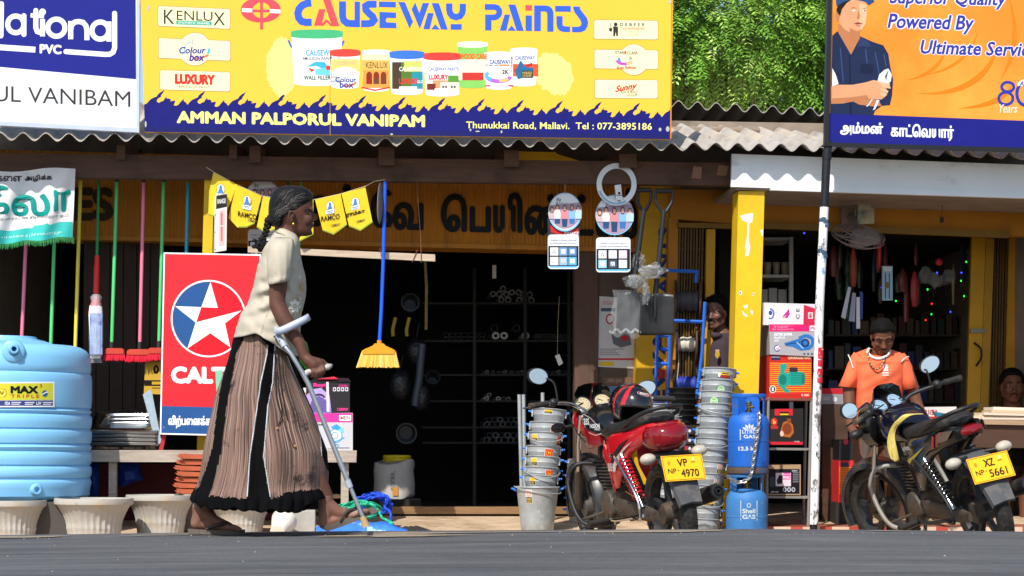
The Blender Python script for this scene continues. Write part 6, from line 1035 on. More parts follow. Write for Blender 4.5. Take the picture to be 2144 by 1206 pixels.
def d_blow(q):
    q.rect(1611, 679, 1707, 694, '#d8246a', 1.5); q.text('UK. Manufacturer', 1620, 682, 1650, 686, '#f0a8c8', 2); q.text('NEW TECHNOLOGY FOR', 1616, 688, 1662, 691, '#f0a8c8', 2); q.rect(1695, 682, 1708, 693, W, 2); q.text('ME', 1697, 684, 1707, 691, '#c82858', 3, .04); q.text('ELECTRIC BLOWER', 1621, 697, 1659, 703, '#eceef2', 2.5, .05); q.text('Mod.BS-2.8', 1621, 704.5, 1643, 709.5, '#eceef2', 2.5, .03); q.text('650W', 1621, 711, 1631, 715.5, '#eceef2', 2.5, .03)
    Bc, Bd = '#2f6fb4', '#183a68'; q.arc(1688, 716, 14, 13, 0, 360, 7, Bc, 3); q.ell(1686, 718, 9, 9, Bd, 3.3, 18); q.ell(1686, 718, 5, 5, Bc, 3.6, 14); q.poly([(1642, 718), (1676, 708), (1694, 722), (1696, 732), (1676, 734), (1660, 726), (1644, 724)], Bc, 3.4); q.stroke([(1646, 721), (1676, 716)], 2, Bd, 3.8); q.stroke([(1668, 716), (1682, 730)], 2, '#9cc4e8', 3.9); q.stroke([(1690, 706), (1704, 710)], 3, Bc, 3.5); q.stroke([(1672, 706), (1684, 702), (1696, 706)], 2.5, Bc, 3.5)
    q.ell(1627, 729, 6, 7, W, 3, 16); q.arc(1627, 729, 5, 6, 20, 300, 2, '#2c58a8', 3.6); q.stroke([(1625, 729), (1628, 732), (1633, 724)], 1.5, '#c83048', 3.8); [q.rect(x, 739, x + 4, 743, '#50545c', 2.5) for x in (1682, 1690, 1698)]
def d_up(q):
    q.rrect(1604, 641, 1624, 671, 2.5, '#eceef2', 1.5); q.arc(1613, 657, 7, 10, -100, 120, 4, '#6878b8', 2); q.ell(1613, 655, 4, 5, '#3c4a98', 2.4, 14); q.rrect(1634, 641, 1656, 672, 2.5, '#eceef2', 1.5); q.poly([(1638, 662), (1652, 646), (1654, 658), (1648, 667), (1640, 664)], '#b83890', 2); q.poly([(1636, 664), (1646, 660), (1642, 668)], '#e89cc0', 2.4); q.text('C E', 1667, 646, 1674, 668, '#505058', 2, .02, vert=True)
    q.poly([(1683, 638), (1707, 646), (1706, 684), (1682, 680)], '#c02848', 1.6); q.rect(1692, 654, 1702, 667, '#dcd4d4', 2.2); q.text('MEN', 1693.5, 656, 1700.5, 665, '#a02840', 3, .03, vert=True)
carton('machine_box', 'orange striped water pump carton at the bottom of the three boxes on the rack', 1611, 742, 1699, 833, YK - .01, .3, '#d83420', d_pump, group='boxes on the machine rack'); carton('machine_box', 'grey and magenta electric blower carton between two other boxes on the rack', 1611, 679, 1708, 742, YK - .02, .3, '#a4a2a6', d_blow, group='boxes on the machine rack', sl=.04); carton('machine_box', 'pale grey tool carton with red end lying on top of the rack boxes', 1596, 634, 1706, 680, YK - .02, .26, '#d4d0d4', d_up, group='boxes on the machine rack', sl=.03)
def d_dk(q):
    q.rect(1622, 856, 1660, 870, '#c82838', 1.5); q.rect(1632, 862, 1652, 873, '#2c2420', 2); q.rect(1633, 866, 1651, 869, '#e8c028', 2.5); q.ell(1621, 883, 7, 8, '#c83828', 2, 16); q.text('2a', 1618, 879, 1624, 887, '#f0d860', 3, .03); q.rect(1614, 891, 1629, 898, '#b83028', 1.6); q.rect(1612, 925, 1681, 931, '#c82838', 1.6); c = '#b0622c'; q.poly([(1640, 884), (1652, 880), (1660, 890), (1662, 906), (1654, 916), (1640, 914), (1634, 902)], c, 2); q.ell(1648, 898, 10, 12, '#7c3c20', 2.5, 18); q.ell(1637, 908, 4, 6, '#dcbca8', 2.8, 12); q.rect(1648, 876, 1656, 886, '#8a4a28', 2.7); q.text('YMB', 1662, 923, 1674, 926, '#c8b8b0', 2, .02)
carton('machine_box', 'black carton with red trim and copper pump picture on the middle shelf of the rack', 1612, 856, 1681, 931, YK, .28, '#1a1718', d_dk, group='boxes on the machine rack', bevel=.003)
def d_rad(q):
    q.rect(1609, 982, 1674, 1034, '#1c1c22', 1.4); q.rect(1624, 990, 1656, 1018, '#d8ccd8', 2); q.rect(1640, 990, 1655, 1004, '#e05aa8', 2.6); q.text('FREE', 1639, 997, 1654, 1002, '#f4e8f0', 3.4, .05); q.text('special', 1641, 992, 1653, 995, '#f4e8f0', 3.4); q.poly([(1626, 1006), (1632, 994), (1640, 996), (1638, 1012), (1628, 1014)], '#2c2430', 2.9); q.rrect(1612, 998, 1622, 1020, 3, '#3c4654', 2.2); q.text('AMP 12W', 1614, 1028, 1630, 1032, '#c8ccd4', 2, .02); [q.ell(x, 1025, 4, 5, '#b8bcc8', 2.2, 14) for x in (1643, 1652, 1661)]; [q.ell(x, 1025, 2, 3, '#3c3c44', 2.8, 12) for x in (1643, 1652, 1661)]; [q.rect(1660, 988 + i * 4, 1672, 989.5 + i * 4, '#8a8e98', 2) for i in range(6)]; q.text('SANY', 1658, 984, 1670, 987, '#d8d8dc', 2, .02)
carton('machine_box', 'brown carton printed with black radio picture and pink FREE flash on the low shelf', 1607, 973, 1676, 1036, YK, .26, '#a88a68', d_rad, group='boxes on the machine rack')
t = thing('wall_fan', 'grey electric wall fan under the white fascia behind the pole', 'fan', P(1800, 500, .1)); fm_ = M('fan_grey', '#7c706a', .5, var=.15)
mb = MB(); mb.bpx(1762, 414, 1800, 470, .44, .05, fm_); mb.tube([P(1782, 455, .42), P(1790, 470, .2), P(1800, 488, .12)], .03, fm_, 12); mb.build('bracket', t)
q = Matrix.Translation(P(1796, 498, .05)) @ Matrix.Rotation(R(7), 4, 'Y') @ Matrix.Rotation(R(28), 4, 'X'); mb = MB(); mb.lathe([(.055, -.05), (.06, 0), (.05, .045), (.02, .06)], fm_, n=24, xf=q); mb.build('motor', t); mb = MB()
for k in range(4):
    a0 = k * math.pi / 2 + .4; vs = []
    for i in range(6):
        for j in range(5): rr_ = .05 + .12 * i / 5; a = a0 + (j / 4 - .4) * (1.15 - .3 * (i == 5)); vs.append(q @ Vector((rr_ * math.cos(a), rr_ * math.sin(a), .02 + .035 * (j / 4 - .5))))
    mb.add(vs, [(i * 5 + j, (i + 1) * 5 + j, (i + 1) * 5 + j + 1, i * 5 + j + 1) for i in range(5) for j in range(4)], M('fan_blade', '#8a7c74', .4, var=.1))
mb.build('blades', t); mb = MB()
for rr_, z_ in ((.185, .0), (.185, .03), (.13, .055), (.13, -.03)): mb.tube([q @ Vector((rr_ * math.cos(2 * math.pi * i / 40), rr_ * math.sin(2 * math.pi * i / 40), z_)) for i in range(40)], .003, fm_, 5, closed=True)
for i in range(28): a = 2 * math.pi * i / 28; mb.tube([q @ Vector((.05 * math.cos(a), .05 * math.sin(a), .065)), q @ Vector((.13 * math.cos(a), .13 * math.sin(a), .055)), q @ Vector((.188 * math.cos(a), .188 * math.sin(a), .015)), q @ Vector((.13 * math.cos(a), .13 * math.sin(a), -.03))], .0016, fm_, 4)
mb.build('cage', t)
mb = MB(); mb.bpx(1797, 420, 1828, 466, .3, .06, M('foil_bag', '#a8a48c', .3, var=.35, s=16, bump=.01, dirt=[('#5c7478', 9, .54, .62)])); single('hanging_packet', mb, 'silvery packet hanging above the wall fan', 'packet', bevel=.008)
t = thing('bulb_holder', 'black bulb holder hanging from the soffit on a cord', 'bulb holder', P(1972, 466, .2)); mb = MB(); mb.tube([P(1973, 414, .2), P(1973, 426, .2)], [.026, .016], M('holder_black', '#1c1a1a', .5), 14); mb.tube([P(1972, 455, .2), P(1972, 466, .2)], .013, M('holder_black', ''), 12); mb.build('holder', t); mb = MB(); mb.tube([P(1973, 426, .2), P(1972, 455, .2)], .002, M('holder_black', ''), 5); mb.build('cord', t)
t = thing('glass_cabinet', 'white framed display cabinet with cups and boxes behind the yellow pillar', 'cabinet', P(1570, 900, 1.5)); YC = 1.5; wf = M('cabinet_white', '#b8bcbc', .5, var=.06)
for a in ((1653, 496, 1661, 905), (1480, 496, 1488, 905)): mb = MB(); mb.bpx(*a, YC, .04, wf); mb.build('post', t)
for y in (497, 575, 640, 720): mb = MB(); mb.bpx(1480, y, 1661, y + 6, YC + .01, .4, wf); mb.build('shelf', t)
GK = 'goods on the cabinet shelves'
for i in range(9):
    mb = MB(); x = 1492 + i * 18; c = P(x + 7, 575, YC + .1); mb.lathe([(.02, 0), (.025, .01), (.03, .09), (.028, .095), (.01, .094)], M('jar_pale', '#a89c88', .3, var=.15), base=c, n=18); single('jar', mb, 'pale jar standing on the upper shelf of the white cabinet', 'jar', GK)
for i in range(8):
    mb = MB(); x = 1490 + i * 20; mb.bpx(x, 603 + 3 * (i % 2), x + 17, 639, YC + .06, .12, M('small_box_white', '#a8a8a4', .6, var=.12)); single('small_box', mb, 'small white box on the lower shelf of the white cabinet', 'box', GK)
for i, (x0, y0, x1, y1, col, lb) in enumerate(((1836, 496, 1846, 562, '#c0342c', 'red tubular packet hanging right of the fan'), (1778, 520, 1795, 600, '#8c3a28', 'dull red packet hanging below the fan'), (1905, 568, 1924, 642, '#8c1c24', 'dark red packet hanging near the coloured lights'), (1957, 540, 1974, 555, '#b8242c', 'small bright red packet hanging above the shiny bags'))):
    mb = MB(); Yq = .9; mb.loft([[P((x0 + x1) / 2 + (x1 - x0) / 2 * k * math.cos(R(a)), y, Yq + .03 * k * math.sin(R(a))) for a in range(0, 360, 36)] for y, k in ((y1, .6), (y1 - (y1 - y0) * .3, 1), (y0 + (y1 - y0) * .3, .9), (y0 + 4, .4), (y0, .15))], M('packet_' + col[1:], col, .4, var=.2, s=20)); single('hanging_packet', mb, lb, 'packet')
for i, (pts, col) in enumerate((([(1776, 600), (1782, 602), (1770, 668), (1761, 664)], '#c4c8d8'), ([(1785, 612), (1792, 614), (1790, 674), (1777, 672)], '#9aa2b8'), ([(1793, 622), (1800, 622), (1801, 688), (1793, 688)], '#e0e2ea'), ([(1800, 610), (1807, 612), (1806, 668), (1802, 668)], '#3c4c98'))): mb = MB(); mb.qpx(pts, .8 + .02 * i, .006, M('strip_' + col[1:], col, .5)); single('hanging_strip', mb, ('pale strip', 'grey strip', 'white strip', 'blue strip')[i] + ' hanging above the head of the man in orange', 'strip')
mb = MB(); mb.bpx(1847, 557, 1869, 629, .85, .02, M('blister_pack', '#8cb0c8', .3, var=.2)); o = single('blister_pack', mb, 'pale blue blister pack with utensils hanging in the right shop', 'pack'); q = Pr(onplane(.85)); q.rect(1849, 559, 1867, 568, '#c8d4dc', 1); [q.rect(x, 572, x + 2, 625, '#3c4044', 1) for x in (1853, 1861)]; q.ell(1857, 597, 5, 7, '#7a6a48', 2, 12); q.build('pack_print', o)
for i, (x, y, rx, ry) in enumerate(((1935, 580, 18, 22), (1958, 588, 20, 20), (1984, 580, 14, 18))): crumple('shiny clear bag, ' + ('left', 'middle', 'right')[i] + ' of three hanging among the coloured lights', x, y, rx, ry, .95, tp2, 20 + i)
t = thing('light_string', 'string of tiny coloured lights glowing in the right-hand shop', 'light string', P(1950, 650, 1.0)); led = [(1684, 488, 'b'), (1966.5, 550.6, 'r'), (2023, 548, 'g'), (2013, 571, 'b'), (2012, 588, 'g'), (1942, 606, 'g'), (2018.6, 620, 'g'), (1875.7, 630, 'g'), (1846, 602, 'b'), (1950.6, 636, 'r'), (1990, 653, 'b'), (1950, 658, 'g'), (1938, 670, 'r'), (1962, 571, 'b'), (1914, 632, 'b')]
cm = {'r': M('led_red', '#ff2020', .5, var=0, em=2.2), 'g': M('led_green', '#20ff40', .5, var=0, em=2.2), 'b': M('led_blue', '#3040ff', .5, var=0, em=3)}
for x, y, c in led: mb = MB(); mb.ell(P(x, y, 1.0), (.006, .006, .007), cm[c], n=8); mb.build('bulb', t)
mb = MB(); mb.tube([P(x, y, 1.012) for x, y, c in sorted(led)], .0014, M('wire_green', '#1c2c20', .6), 4); mb.build('wire', t)
t = thing('back_shelves', 'dim shelves of packed goods at the back of the right-hand shop', 'shelves', P(1930, 1000, 2.6))
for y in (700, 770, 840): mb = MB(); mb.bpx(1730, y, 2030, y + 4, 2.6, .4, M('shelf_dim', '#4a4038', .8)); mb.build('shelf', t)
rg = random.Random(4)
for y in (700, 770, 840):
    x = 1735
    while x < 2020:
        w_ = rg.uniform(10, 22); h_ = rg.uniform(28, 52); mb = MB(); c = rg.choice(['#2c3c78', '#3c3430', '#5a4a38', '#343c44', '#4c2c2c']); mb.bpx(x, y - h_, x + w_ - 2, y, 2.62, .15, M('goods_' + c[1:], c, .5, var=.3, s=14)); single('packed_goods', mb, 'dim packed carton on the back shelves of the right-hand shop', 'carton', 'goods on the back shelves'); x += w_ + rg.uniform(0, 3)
ct = thing('counter', 'dark wooden counter in the right-hand shop with papers on top', 'counter', P(2050, 1060, .4)); cw = M('counter_wood', '#4c3426', .6, var=.25, s=4, stretch=(1, 6, 6)); ctp = M('counter_top', '#a58a70', .6, var=.15, s=4, stretch=(1, 8, 8))
mb = MB(); mb.qpx([(1944, 876), (2330, 884), (2330, 894), (1944, 886)], .28, .6, ctp); mb.build('top', ct); mb = MB(); mb.qpx([(1950, 886), (2330, 894), (2330, 940), (1950, 936)], .31, .04, cw); mb.build('apron', ct)
for x in (1956, 2200): mb = MB(); mb.qpx([(x, 934), (x + 14, 934), (x + 12, 1096), (x, 1096)], .32, .06, cw); mb.build('leg', ct)
bkp = ['#d8c8b4', '#c8b090', '#e0d4c4']; k = 0
for x0, x1, y1, h_ in ((1990, 2150, 877, 4), (1984, 2080, 872.5, 4), (2050, 2150, 873, 4), (2060, 2150, 868.5, 5), (2076, 2155, 863, 4.5), (2080, 2156, 858, 6)): mb = MB(); mb.qpx([(x0, y1 - h_), (x1, y1 - h_ + 2), (x1, y1 + 2), (x0, y1)], .3 + .02 * (k % 3), .22, M('paper_%d' % (k % 3), bkp[k % 3], .8, var=.08, s=20, stretch=(.3, .3, 8))); single('book', mb, ('topmost pale exercise book of the pile on the counter' if k == 5 else 'pale exercise book in the pile on the counter'), 'book', 'books piled on the counter', bevel=.001); k += 1
mb = MB(); mb.qpx([(1955, 862), (1998, 868), (2004, 875), (1962, 872)], .26, .05, M('folder_blue', '#2c6c8c', .4)); single('folder', mb, 'blue folder lying on the counter by the white and red carton', 'folder')
carton('counter_carton', 'white and red carton lying on the counter behind the man in orange', 1886, 852, 2002, 884, .45, .25, '#cfcac6', lambda q: (q.rect(1886, 852, 1906, 884, '#c03038', 1), q.rect(1906, 872, 2002, 884, '#b83038', 1), q.text('AMERICA', 1908, 858, 1965, 869, '#9a4048', 2, .02), q.poly([(1950, 864), (1954, 856), (1958, 864)], '#c83038', 2.4)))
mb = MB(); mb.bpx(1880, 882, 1948, 1092, .5, .3, cw); single('cupboard', mb, 'dark cupboard under the white and red carton', 'cupboard')
mb = MB(); mb.bpx(1722, 846, 1775, 1092, .3, .35, cw); single('cupboard', mb, 'dark brown cupboard just right of the white pole', 'cupboard'); carton('tool_carton', 'grey and red carton on the cupboard just right of the white pole', 1720, 813, 1768, 846, .3, .25, '#8c8c90', lambda q: (q.rect(1720, 813, 1768, 825, '#b82430', 1), q.ell(1748, 836, 5, 5, '#d0d0d4', 1, 14), q.rect(1724, 832, 1738, 833.5, '#d0d0d4', 1), q.rect(1724, 836, 1736, 837.5, '#d0d0d4', 1)))
carton('pump_carton', 'orange striped pump carton standing on the tiles between pole and black motorcycle', 1756, 964, 1802, 1052, .1, .25, '#d02c2c', lambda q: ([q.rect(1757, 978 + i * 4.4, 1801, 980 + i * 4.4, '#e09a18', 1) for i in range(13)], q.rect(1760, 968, 1776, 978, '#3a3a58', 2), q.ell(1772, 1040, 8, 8, '#d8d4c8', 2, 16), q.ell(1772, 1040, 6, 6, '#3c3838', 3, 16), q.text('1', 1770, 1036, 1774, 1044, W, 4, .04))); carton('dark_box', 'black carton on top of the orange striped pump carton', 1757, 920, 1800, 964, .11, .22, '#1c1a1c', lambda q: q.ell(1771, 925, 5, 6, '#c03a50', 1, 14))
mb = MB(); c = P(1779, 1052, .1); mb.box((c.x - .1, .1, -.135), (c.x + .1, .35, c.z), M('crate_dark', '')); single('crate', mb, 'low dark crate under the orange striped pump carton', 'crate')
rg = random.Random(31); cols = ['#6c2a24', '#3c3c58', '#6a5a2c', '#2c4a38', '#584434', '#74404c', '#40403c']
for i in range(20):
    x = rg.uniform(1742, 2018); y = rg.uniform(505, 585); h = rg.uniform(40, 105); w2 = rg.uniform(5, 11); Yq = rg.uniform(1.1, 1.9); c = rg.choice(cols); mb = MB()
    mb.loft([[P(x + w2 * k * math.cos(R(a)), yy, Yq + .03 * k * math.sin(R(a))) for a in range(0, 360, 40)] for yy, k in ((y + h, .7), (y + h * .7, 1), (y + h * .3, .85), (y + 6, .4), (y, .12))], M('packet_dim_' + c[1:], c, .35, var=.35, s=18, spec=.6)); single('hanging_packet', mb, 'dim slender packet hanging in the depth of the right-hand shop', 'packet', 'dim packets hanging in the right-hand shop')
for k, (x, y, r) in enumerate(((905, 800, 13), (858, 640, 16), (850, 905, 18))): mb = MB(); c = P(x, y, 1.9); mb.lathe([(.02, 0), (.05, .004), (.06, .1), (.064, .11), (.055, .11), (.04, .01)], M('pan_dark', '#3a3e44', .3, m=.6, var=.2), n=28, xf=Matrix.Translation(c) @ Matrix.Rotation(R(70 + 12 * k), 4, 'X') @ Matrix.Scale(r / 14, 4)); single('dark_pan', mb, ('small dark pan hanging nearest the pipe rack', 'dark pan hanging highest in the doorway', 'dark pan hanging lowest in the doorway')[k], 'pan')
BIKE_Z = -.325
rub = M('tyre_rubber', '#262422', .85, var=.3, s=20, bump=.003, dirt=[('#6a5c4c', 7, .52, .72)])
alloy = M('alloy_dark', '#3a3a3c', .5, m=.5, var=.2, dirt=[('#6e5f50', 8, .55, .72)]); chrome = M('chrome', '#c8c8c8', .14, m=1., var=.06, s=20, dirt=[('#8a7a68', 14, .64, .72)]); blk = M('black_plastic', '#1e1f21', .5, var=.2, s=10, dirt=[('#4c463e', 7, .6, .75)]); blg = M('black_gloss', '#0f1012', .2, var=.1, coat=.4, dirt=[('#4a443c', 5, .64, .8)])
eng = M('engine_alloy', '#5a5650', .6, m=.5, var=.3, s=14, bump=.004, dirt=[('#6a4a30', 6, .5, .66), ('#24221f', 5, .52, .66)]); redp = M('red_gloss', '#c41422', .25, var=.06, coat=.5, s=4, dirt=[('#7a2a24', 4, .64, .8)]); redl = M('tail_lens', '#7c0a14', .1, var=.25, s=60, stretch=(1, 1, 3), coat=.6); redsp = M('red_spring', '#c02030', .4, var=.1); clrl = M('clear_lens', '#b4ac9e', .12, var=.15, s=30, coat=.5); mirr_sky = M('mirror_glass', '#c4dcec', .06, m=.35, var=.02); seatm = M('seat_vinyl', '#222224', .55, var=.2, s=14, bump=.002, dirt=[('#5a554e', 5, .58, .75)]); plm = M('plate_yellow', '#f2b814', .45, var=.05, s=6)  # mirror glass: sky reflection put in as a pale blue colour
def lofty(mb, secs, mat, n=20, p=2.6):
    """superellipse sections: (x, yc, zc, half width, half height)"""
    rings = []
    for x, yc, zc, hw, hh in secs:
        r = []
        for i in range(n):
            a = 2 * math.pi * i / n; c, s_ = math.cos(a), math.sin(a); r.append(Vector((x, yc + hw * math.copysign(abs(c) ** (2 / p), c), zc + hh * math.copysign(abs(s_) ** (2 / p), s_))))
        rings.append(r)
    return mb.loft(rings, mat)
def wheel(t, axle, steer=0., drum=True, w_=.05):
    rot = Matrix.Translation(Vector(axle)) @ Matrix.Rotation(steer, 4, 'Z') @ Matrix.Rotation(R(90), 4, 'X'); mb = MB(); prof = []
    for i in range(15): a = R(-125 + 250 * i / 14); prof.append((.252 + .046 * math.cos(a), w_ * math.sin(a)))
    mb.lathe(prof + [prof[0]], rub, n=64, xf=rot)
    for k in range(48):
        for s_ in (-1, 1):
            a = 2 * math.pi * (k + .5 * (s_ > 0)) / 48; pts = []
            for da, zz_, rr_ in ((-.035, .004 * s_, .2985), (.03, .004 * s_, .2985), (.045, .03 * s_, .2915), (-.02, .03 * s_, .2915)): pts.append(rot @ Vector((rr_ * math.cos(a + da), rr_ * math.sin(a + da), zz_)))
            ext = rot.to_3x3() @ Vector((.0012 * math.cos(a), .0012 * math.sin(a), 0)); mb.prism(pts, ext, rub)
    o = mb.build('wheel', t, local=True); mb = MB(); mb.lathe([(.215, -.035), (.228, -.04), (.232, 0), (.228, .04), (.215, .035), (.208, 0), (.215, -.035)], alloy, n=48, xf=rot); mb.build('rim', o, local=True); mb = MB(); mb.lathe([(.02, -.07), (.065, -.06), (.07, 0), (.065, .05), (.02, .07)], eng, n=28, xf=rot); mb.build('hub', o, local=True)
    for k in range(5):
        a = 2 * math.pi * k / 5 + .3; mb = MB(); d = Vector((math.cos(a), math.sin(a), 0)); e = Vector((-math.sin(a), math.cos(a), 0)); mb.loft([[rot @ (d * r_ + e * w2 * sx + Vector((0, 0, .016 * sz))) for sx, sz in ((-1, -1), (1, -1), (1, 1), (-1, 1))] for r_, w2 in ((.05, .024), (.14, .014), (.215, .02))], alloy); mb.build('spoke', o, local=True)
    return o
def bike(label, px, Y, heading, lean, steer, red, plate, mir, gzb):
    A = red; t = thing('motorcycle', label, 'motorcycle', (0, 0, 0), 'motorcycles parked before the shops'); L = dict(local=True); body = redp if A else blg
    wheel(t, (-.62, 0, .298), 0); SM = Matrix.Translation((.4, 0, 0)) @ Matrix.Rotation(steer, 4, 'Z') @ Matrix.Translation((-.4, 0, 0)); fx = SM @ Vector((.64, 0, .298)); wheel(t, fx, steer, w_=.043)
    def S_(v): return SM @ Vector(v)
    def tb(nm, path, r, mat, n=8, steerd=False, par=t, smooth=0):
        mb = MB(); path = [S_(p) if steerd else Vector(p) for p in path]; mb.tube(crv(path, smooth) if smooth else path, r, mat, n); return mb.build(nm, par, local=True)
    for s_ in (-1, 1):
        tb('fork', [(.31, s_ * .09, .93), (.46, s_ * .09, .72), (.56, s_ * .09, .5)], .018, chrome, 12, True); tb('fork_slider', [(.54, s_ * .09, .54), (.64, s_ * .09, .298)], .026, eng, 12, True)
        a, b = Vector((-.36, s_ * .15, .66)), Vector((-.57, s_ * .15, .35)); sh = tb('shock', [a, a.lerp(b, .3), b], [.016, .012, .014], chrome, 12); mb = MB(); d = (b - a).normalized(); u = d.orthogonal().normalized(); v = d.cross(u); n = 130; mb.tube([a.lerp(b, .1 + .72 * i / n) + (u * math.cos(i * 2 * math.pi / 13) + v * math.sin(i * 2 * math.pi / 13)) * .034 for i in range(n + 1)], .0065, redsp if A else blk, 6); mb.build('spring', sh, local=True)
        tb('swingarm', [(-.05, s_ * .1, .36), (-.62, s_ * .12, .298)], .024, blk, 8)
    mb = MB(); rings = []
    for i in range(17):
        a = R(-15 + 215 * i / 16); c = Vector((fx.x, fx.y, .298)); rot = Matrix.Rotation(steer, 3, 'Z'); rings.append([c + rot @ Vector((math.cos(a) * r_, y_, math.sin(a) * r_)) for y_, r_ in ((-.078, .29), (-.07, .325), (-.035, .345), (0, .35), (.035, .345), (.07, .325), (.078, .29), (.064, .318), (0, .338), (-.064, .318))])
    mb.loft(rings, M('fender_dark', '#2e3034', .35, var=.15, s=6, coat=.2, dirt=[('#5c5248', 4, .52, .72)])); mb.build('front_fender', t, **L)
    mb = MB()
    for p in ([(.34, 0, .86), (.3, 0, .6), (.28, 0, .3), (.0, 0, .26)], [(.34, 0, .84), (-.1, 0, .74), (-.5, 0, .7)], [(-.1, 0, .74), (-.1, 0, .3)]): mb.tube([Vector(q_) for q_ in p], .02, blk, 8)
    mb.build('frame', t, **L); mb = MB(); lofty(mb, [(-.14, 0, .33, .06, .07), (-.12, 0, .34, .11, .1), (.08, 0, .34, .12, .1), (.14, 0, .33, .09, .08)], eng, 20, 3.2)
    for s_ in (-1, 1): mb.lathe([(.085, 0), (.095, .01), (.09, .03), (.04, .04), (.02, .042)], eng, n=28, xf=Matrix.Translation((-.02 + .06 * (s_ > 0), s_ * .1, .34)) @ Matrix.Rotation(R(-90 * s_), 4, 'X'))
    e_ = mb.build('engine', t, **L); mb = MB()
    for i in range(9): z = .44 + i * .021; lofty(mb, [(.06 + .01 * i, 0, z, .075, .005), (.2 + .01 * i, 0, z, .075, .005)], eng, 12, 4);
    mb.box((.1, -.05, .42), (.2, .05, .64), eng); mb.build('cylinder_fins', e_, **L); tb('exhaust_header', [(.2, -.03, .5), (.3, -.06, .42), (.28, -.1, .27), (.1, -.13, .22)], .02, eng, 10, smooth=5)
    mb = MB(); xf = Matrix.Translation((-.02, -.16, .25)) @ Matrix.Rotation(R(-80), 4, 'Y') @ Matrix.Rotation(R(6), 4, 'X'); mb.lathe([(.022, -.05), (.03, .0), (.045, .12), (.05, .2), (.05, .76), (.043, .79), (.03, .792), (.03, .78), (.02, .78), (.02, .795), (.012, .795), (.01, .74)], blk, n=28, xf=xf); mb.build('exhaust', t, **L)
    mb = MB(); lofty(mb, [(.29, 0, .84, .05, .06), (.265, 0, .845, .1, .09), (.2, 0, .85, .14, .115), (.1, 0, .848, .145, .118), (.0, 0, .825, .12, .095), (-.08, 0, .8, .095, .07), (-.11, 0, .79, .06, .04)], blg if A else M('tank_black_blue', '#0c1020', .15, coat=.6, var=.08), 28, 2.5); tk = mb.build('tank', t, **L)
    if A:
        mb = MB(); [lofty(mb, [(.27, s_ * .098, .77, .012, .05), (.2, s_ * .122, .775, .02, .08), (.1, s_ * .122, .765, .02, .07), (.02, s_ * .105, .76, .012, .04)], M('tank_red_dark', '#8a1018', .25, coat=.5, var=.1), 16, 2.4) for s_ in (-1, 1)]; mb.build('tank_scoop', tk, **L)
        q = Pr(lambda x, y, l: Vector((x, .1445 + .0012 * l - max(0, x - .2) * .35 - max(0, .06 - x) * .2, y)))
        q.text('Tass', .215, .905, .09, .85, '#d8dcdc', 1, .03, .2); q.text('PASSION', .085, .85, -.03, .828, '#d8dcdc', 1, .05, .2); q.text('PRO', .03, .824, -.03, .811, '#d8dcdc', 1, .04, .2); q.stroke([(.25, .9), (.16, .915), (.06, .89), (-.03, .82)], .006, '#b8b8b4', 1); q.stroke([(.12, .8), (.03, .78), (-.04, .79)], .005, '#c8a8a0', 1); q.mb.build('tank_print', tk, local=True)
        q = Pr(lambda x, y, l: Vector((x, y, .965 + .0015 * l - .3 * (x - .14) ** 2))); q.text('PASSION', .06, .06, .1, -.07, '#c8ccd0', 1, .04, vert=False); q.mb.build('tank_print', tk, local=True)
    mb = MB(); lofty(mb, [(.02, 0, .8, .05, .025), (-.02, 0, .808, .095, .038), (-.12, 0, .805, .115, .045), (-.3, 0, .815, .125, .05), (-.45, 0, .835, .125, .05), (-.6, 0, .85, .11, .045), (-.7, 0, .858, .075, .03), (-.73, 0, .858, .03, .015)], seatm, 24, 2.8); mb.build('seat', t, **L)
    mb = MB()
    for s_ in (-1, 1): lofty(mb, [(-.04, s_ * .1, .60, .012, .06), (-.1, s_ * .118, .60, .02, .16), (-.2, s_ * .125, .62, .022, .165), (-.3, s_ * .125, .68, .022, .11), (-.45, s_ * .12, .735, .025, .07), (-.6, s_ * .1, .775, .03, .06), (-.72, s_ * .075, .79, .03, .05), (-.78, s_ * .05, .79, .02, .035)], body, 20, 2.3)
    cw_ = mb.build('tail_cowl', t, **L)
    if A:
        q = Pr(lambda x, y, l: Vector((x, .15 + .0015 * l - .06 * max(0, -x - .4), y))); q.poly([(-.16, .60), (-.22, .66), (-.34, .72), (-.5, .765), (-.36, .70), (-.24, .63), (-.18, .56)], '#2a2426', 1); q.poly([(-.2, .585), (-.26, .64), (-.42, .71), (-.54, .745), (-.4, .685), (-.27, .6), (-.22, .55)], '#c0a8a0', 2); q.text('POWER START', -.13, .56, -.25, .61, '#d8c8c4', 2, .02, .1, sl=.0); q.mb.build('cowl_stripe', cw_, local=True)
        mb = MB(); lofty(mb, [(-.02, .12, .66, .01, .03), (-.08, .13, .65, .012, .075), (-.14, .13, .55, .012, .085), (-.12, .12, .46, .008, .04)], redp, 16, 2.4); mb.build('side_panel', t, **L)
    else:
        q = Pr(lambda x, y, l: Vector((x, .152 + .0015 * l - .06 * max(0, -x - .4), y)))
        for k in range(3): x0 = -.5 - k * .055; q.poly([(x0, .72 + .016 * k), (x0 - .028, .725 + .016 * k), (x0 - .07, .80 + .01 * k), (x0 - .045, .80 + .01 * k)], '#c0403a', 1)
        q.poly([(-.12, .65), (-.3, .705), (-.42, .74), (-.3, .69), (-.14, .63)], '#b8a838', 1); q.text('Pulsar', -.1, .71, -.22, .74, '#c8c8c8', 1, .02, .2, sl=0); q.mb.build('cowl_stripe', cw_, local=True)
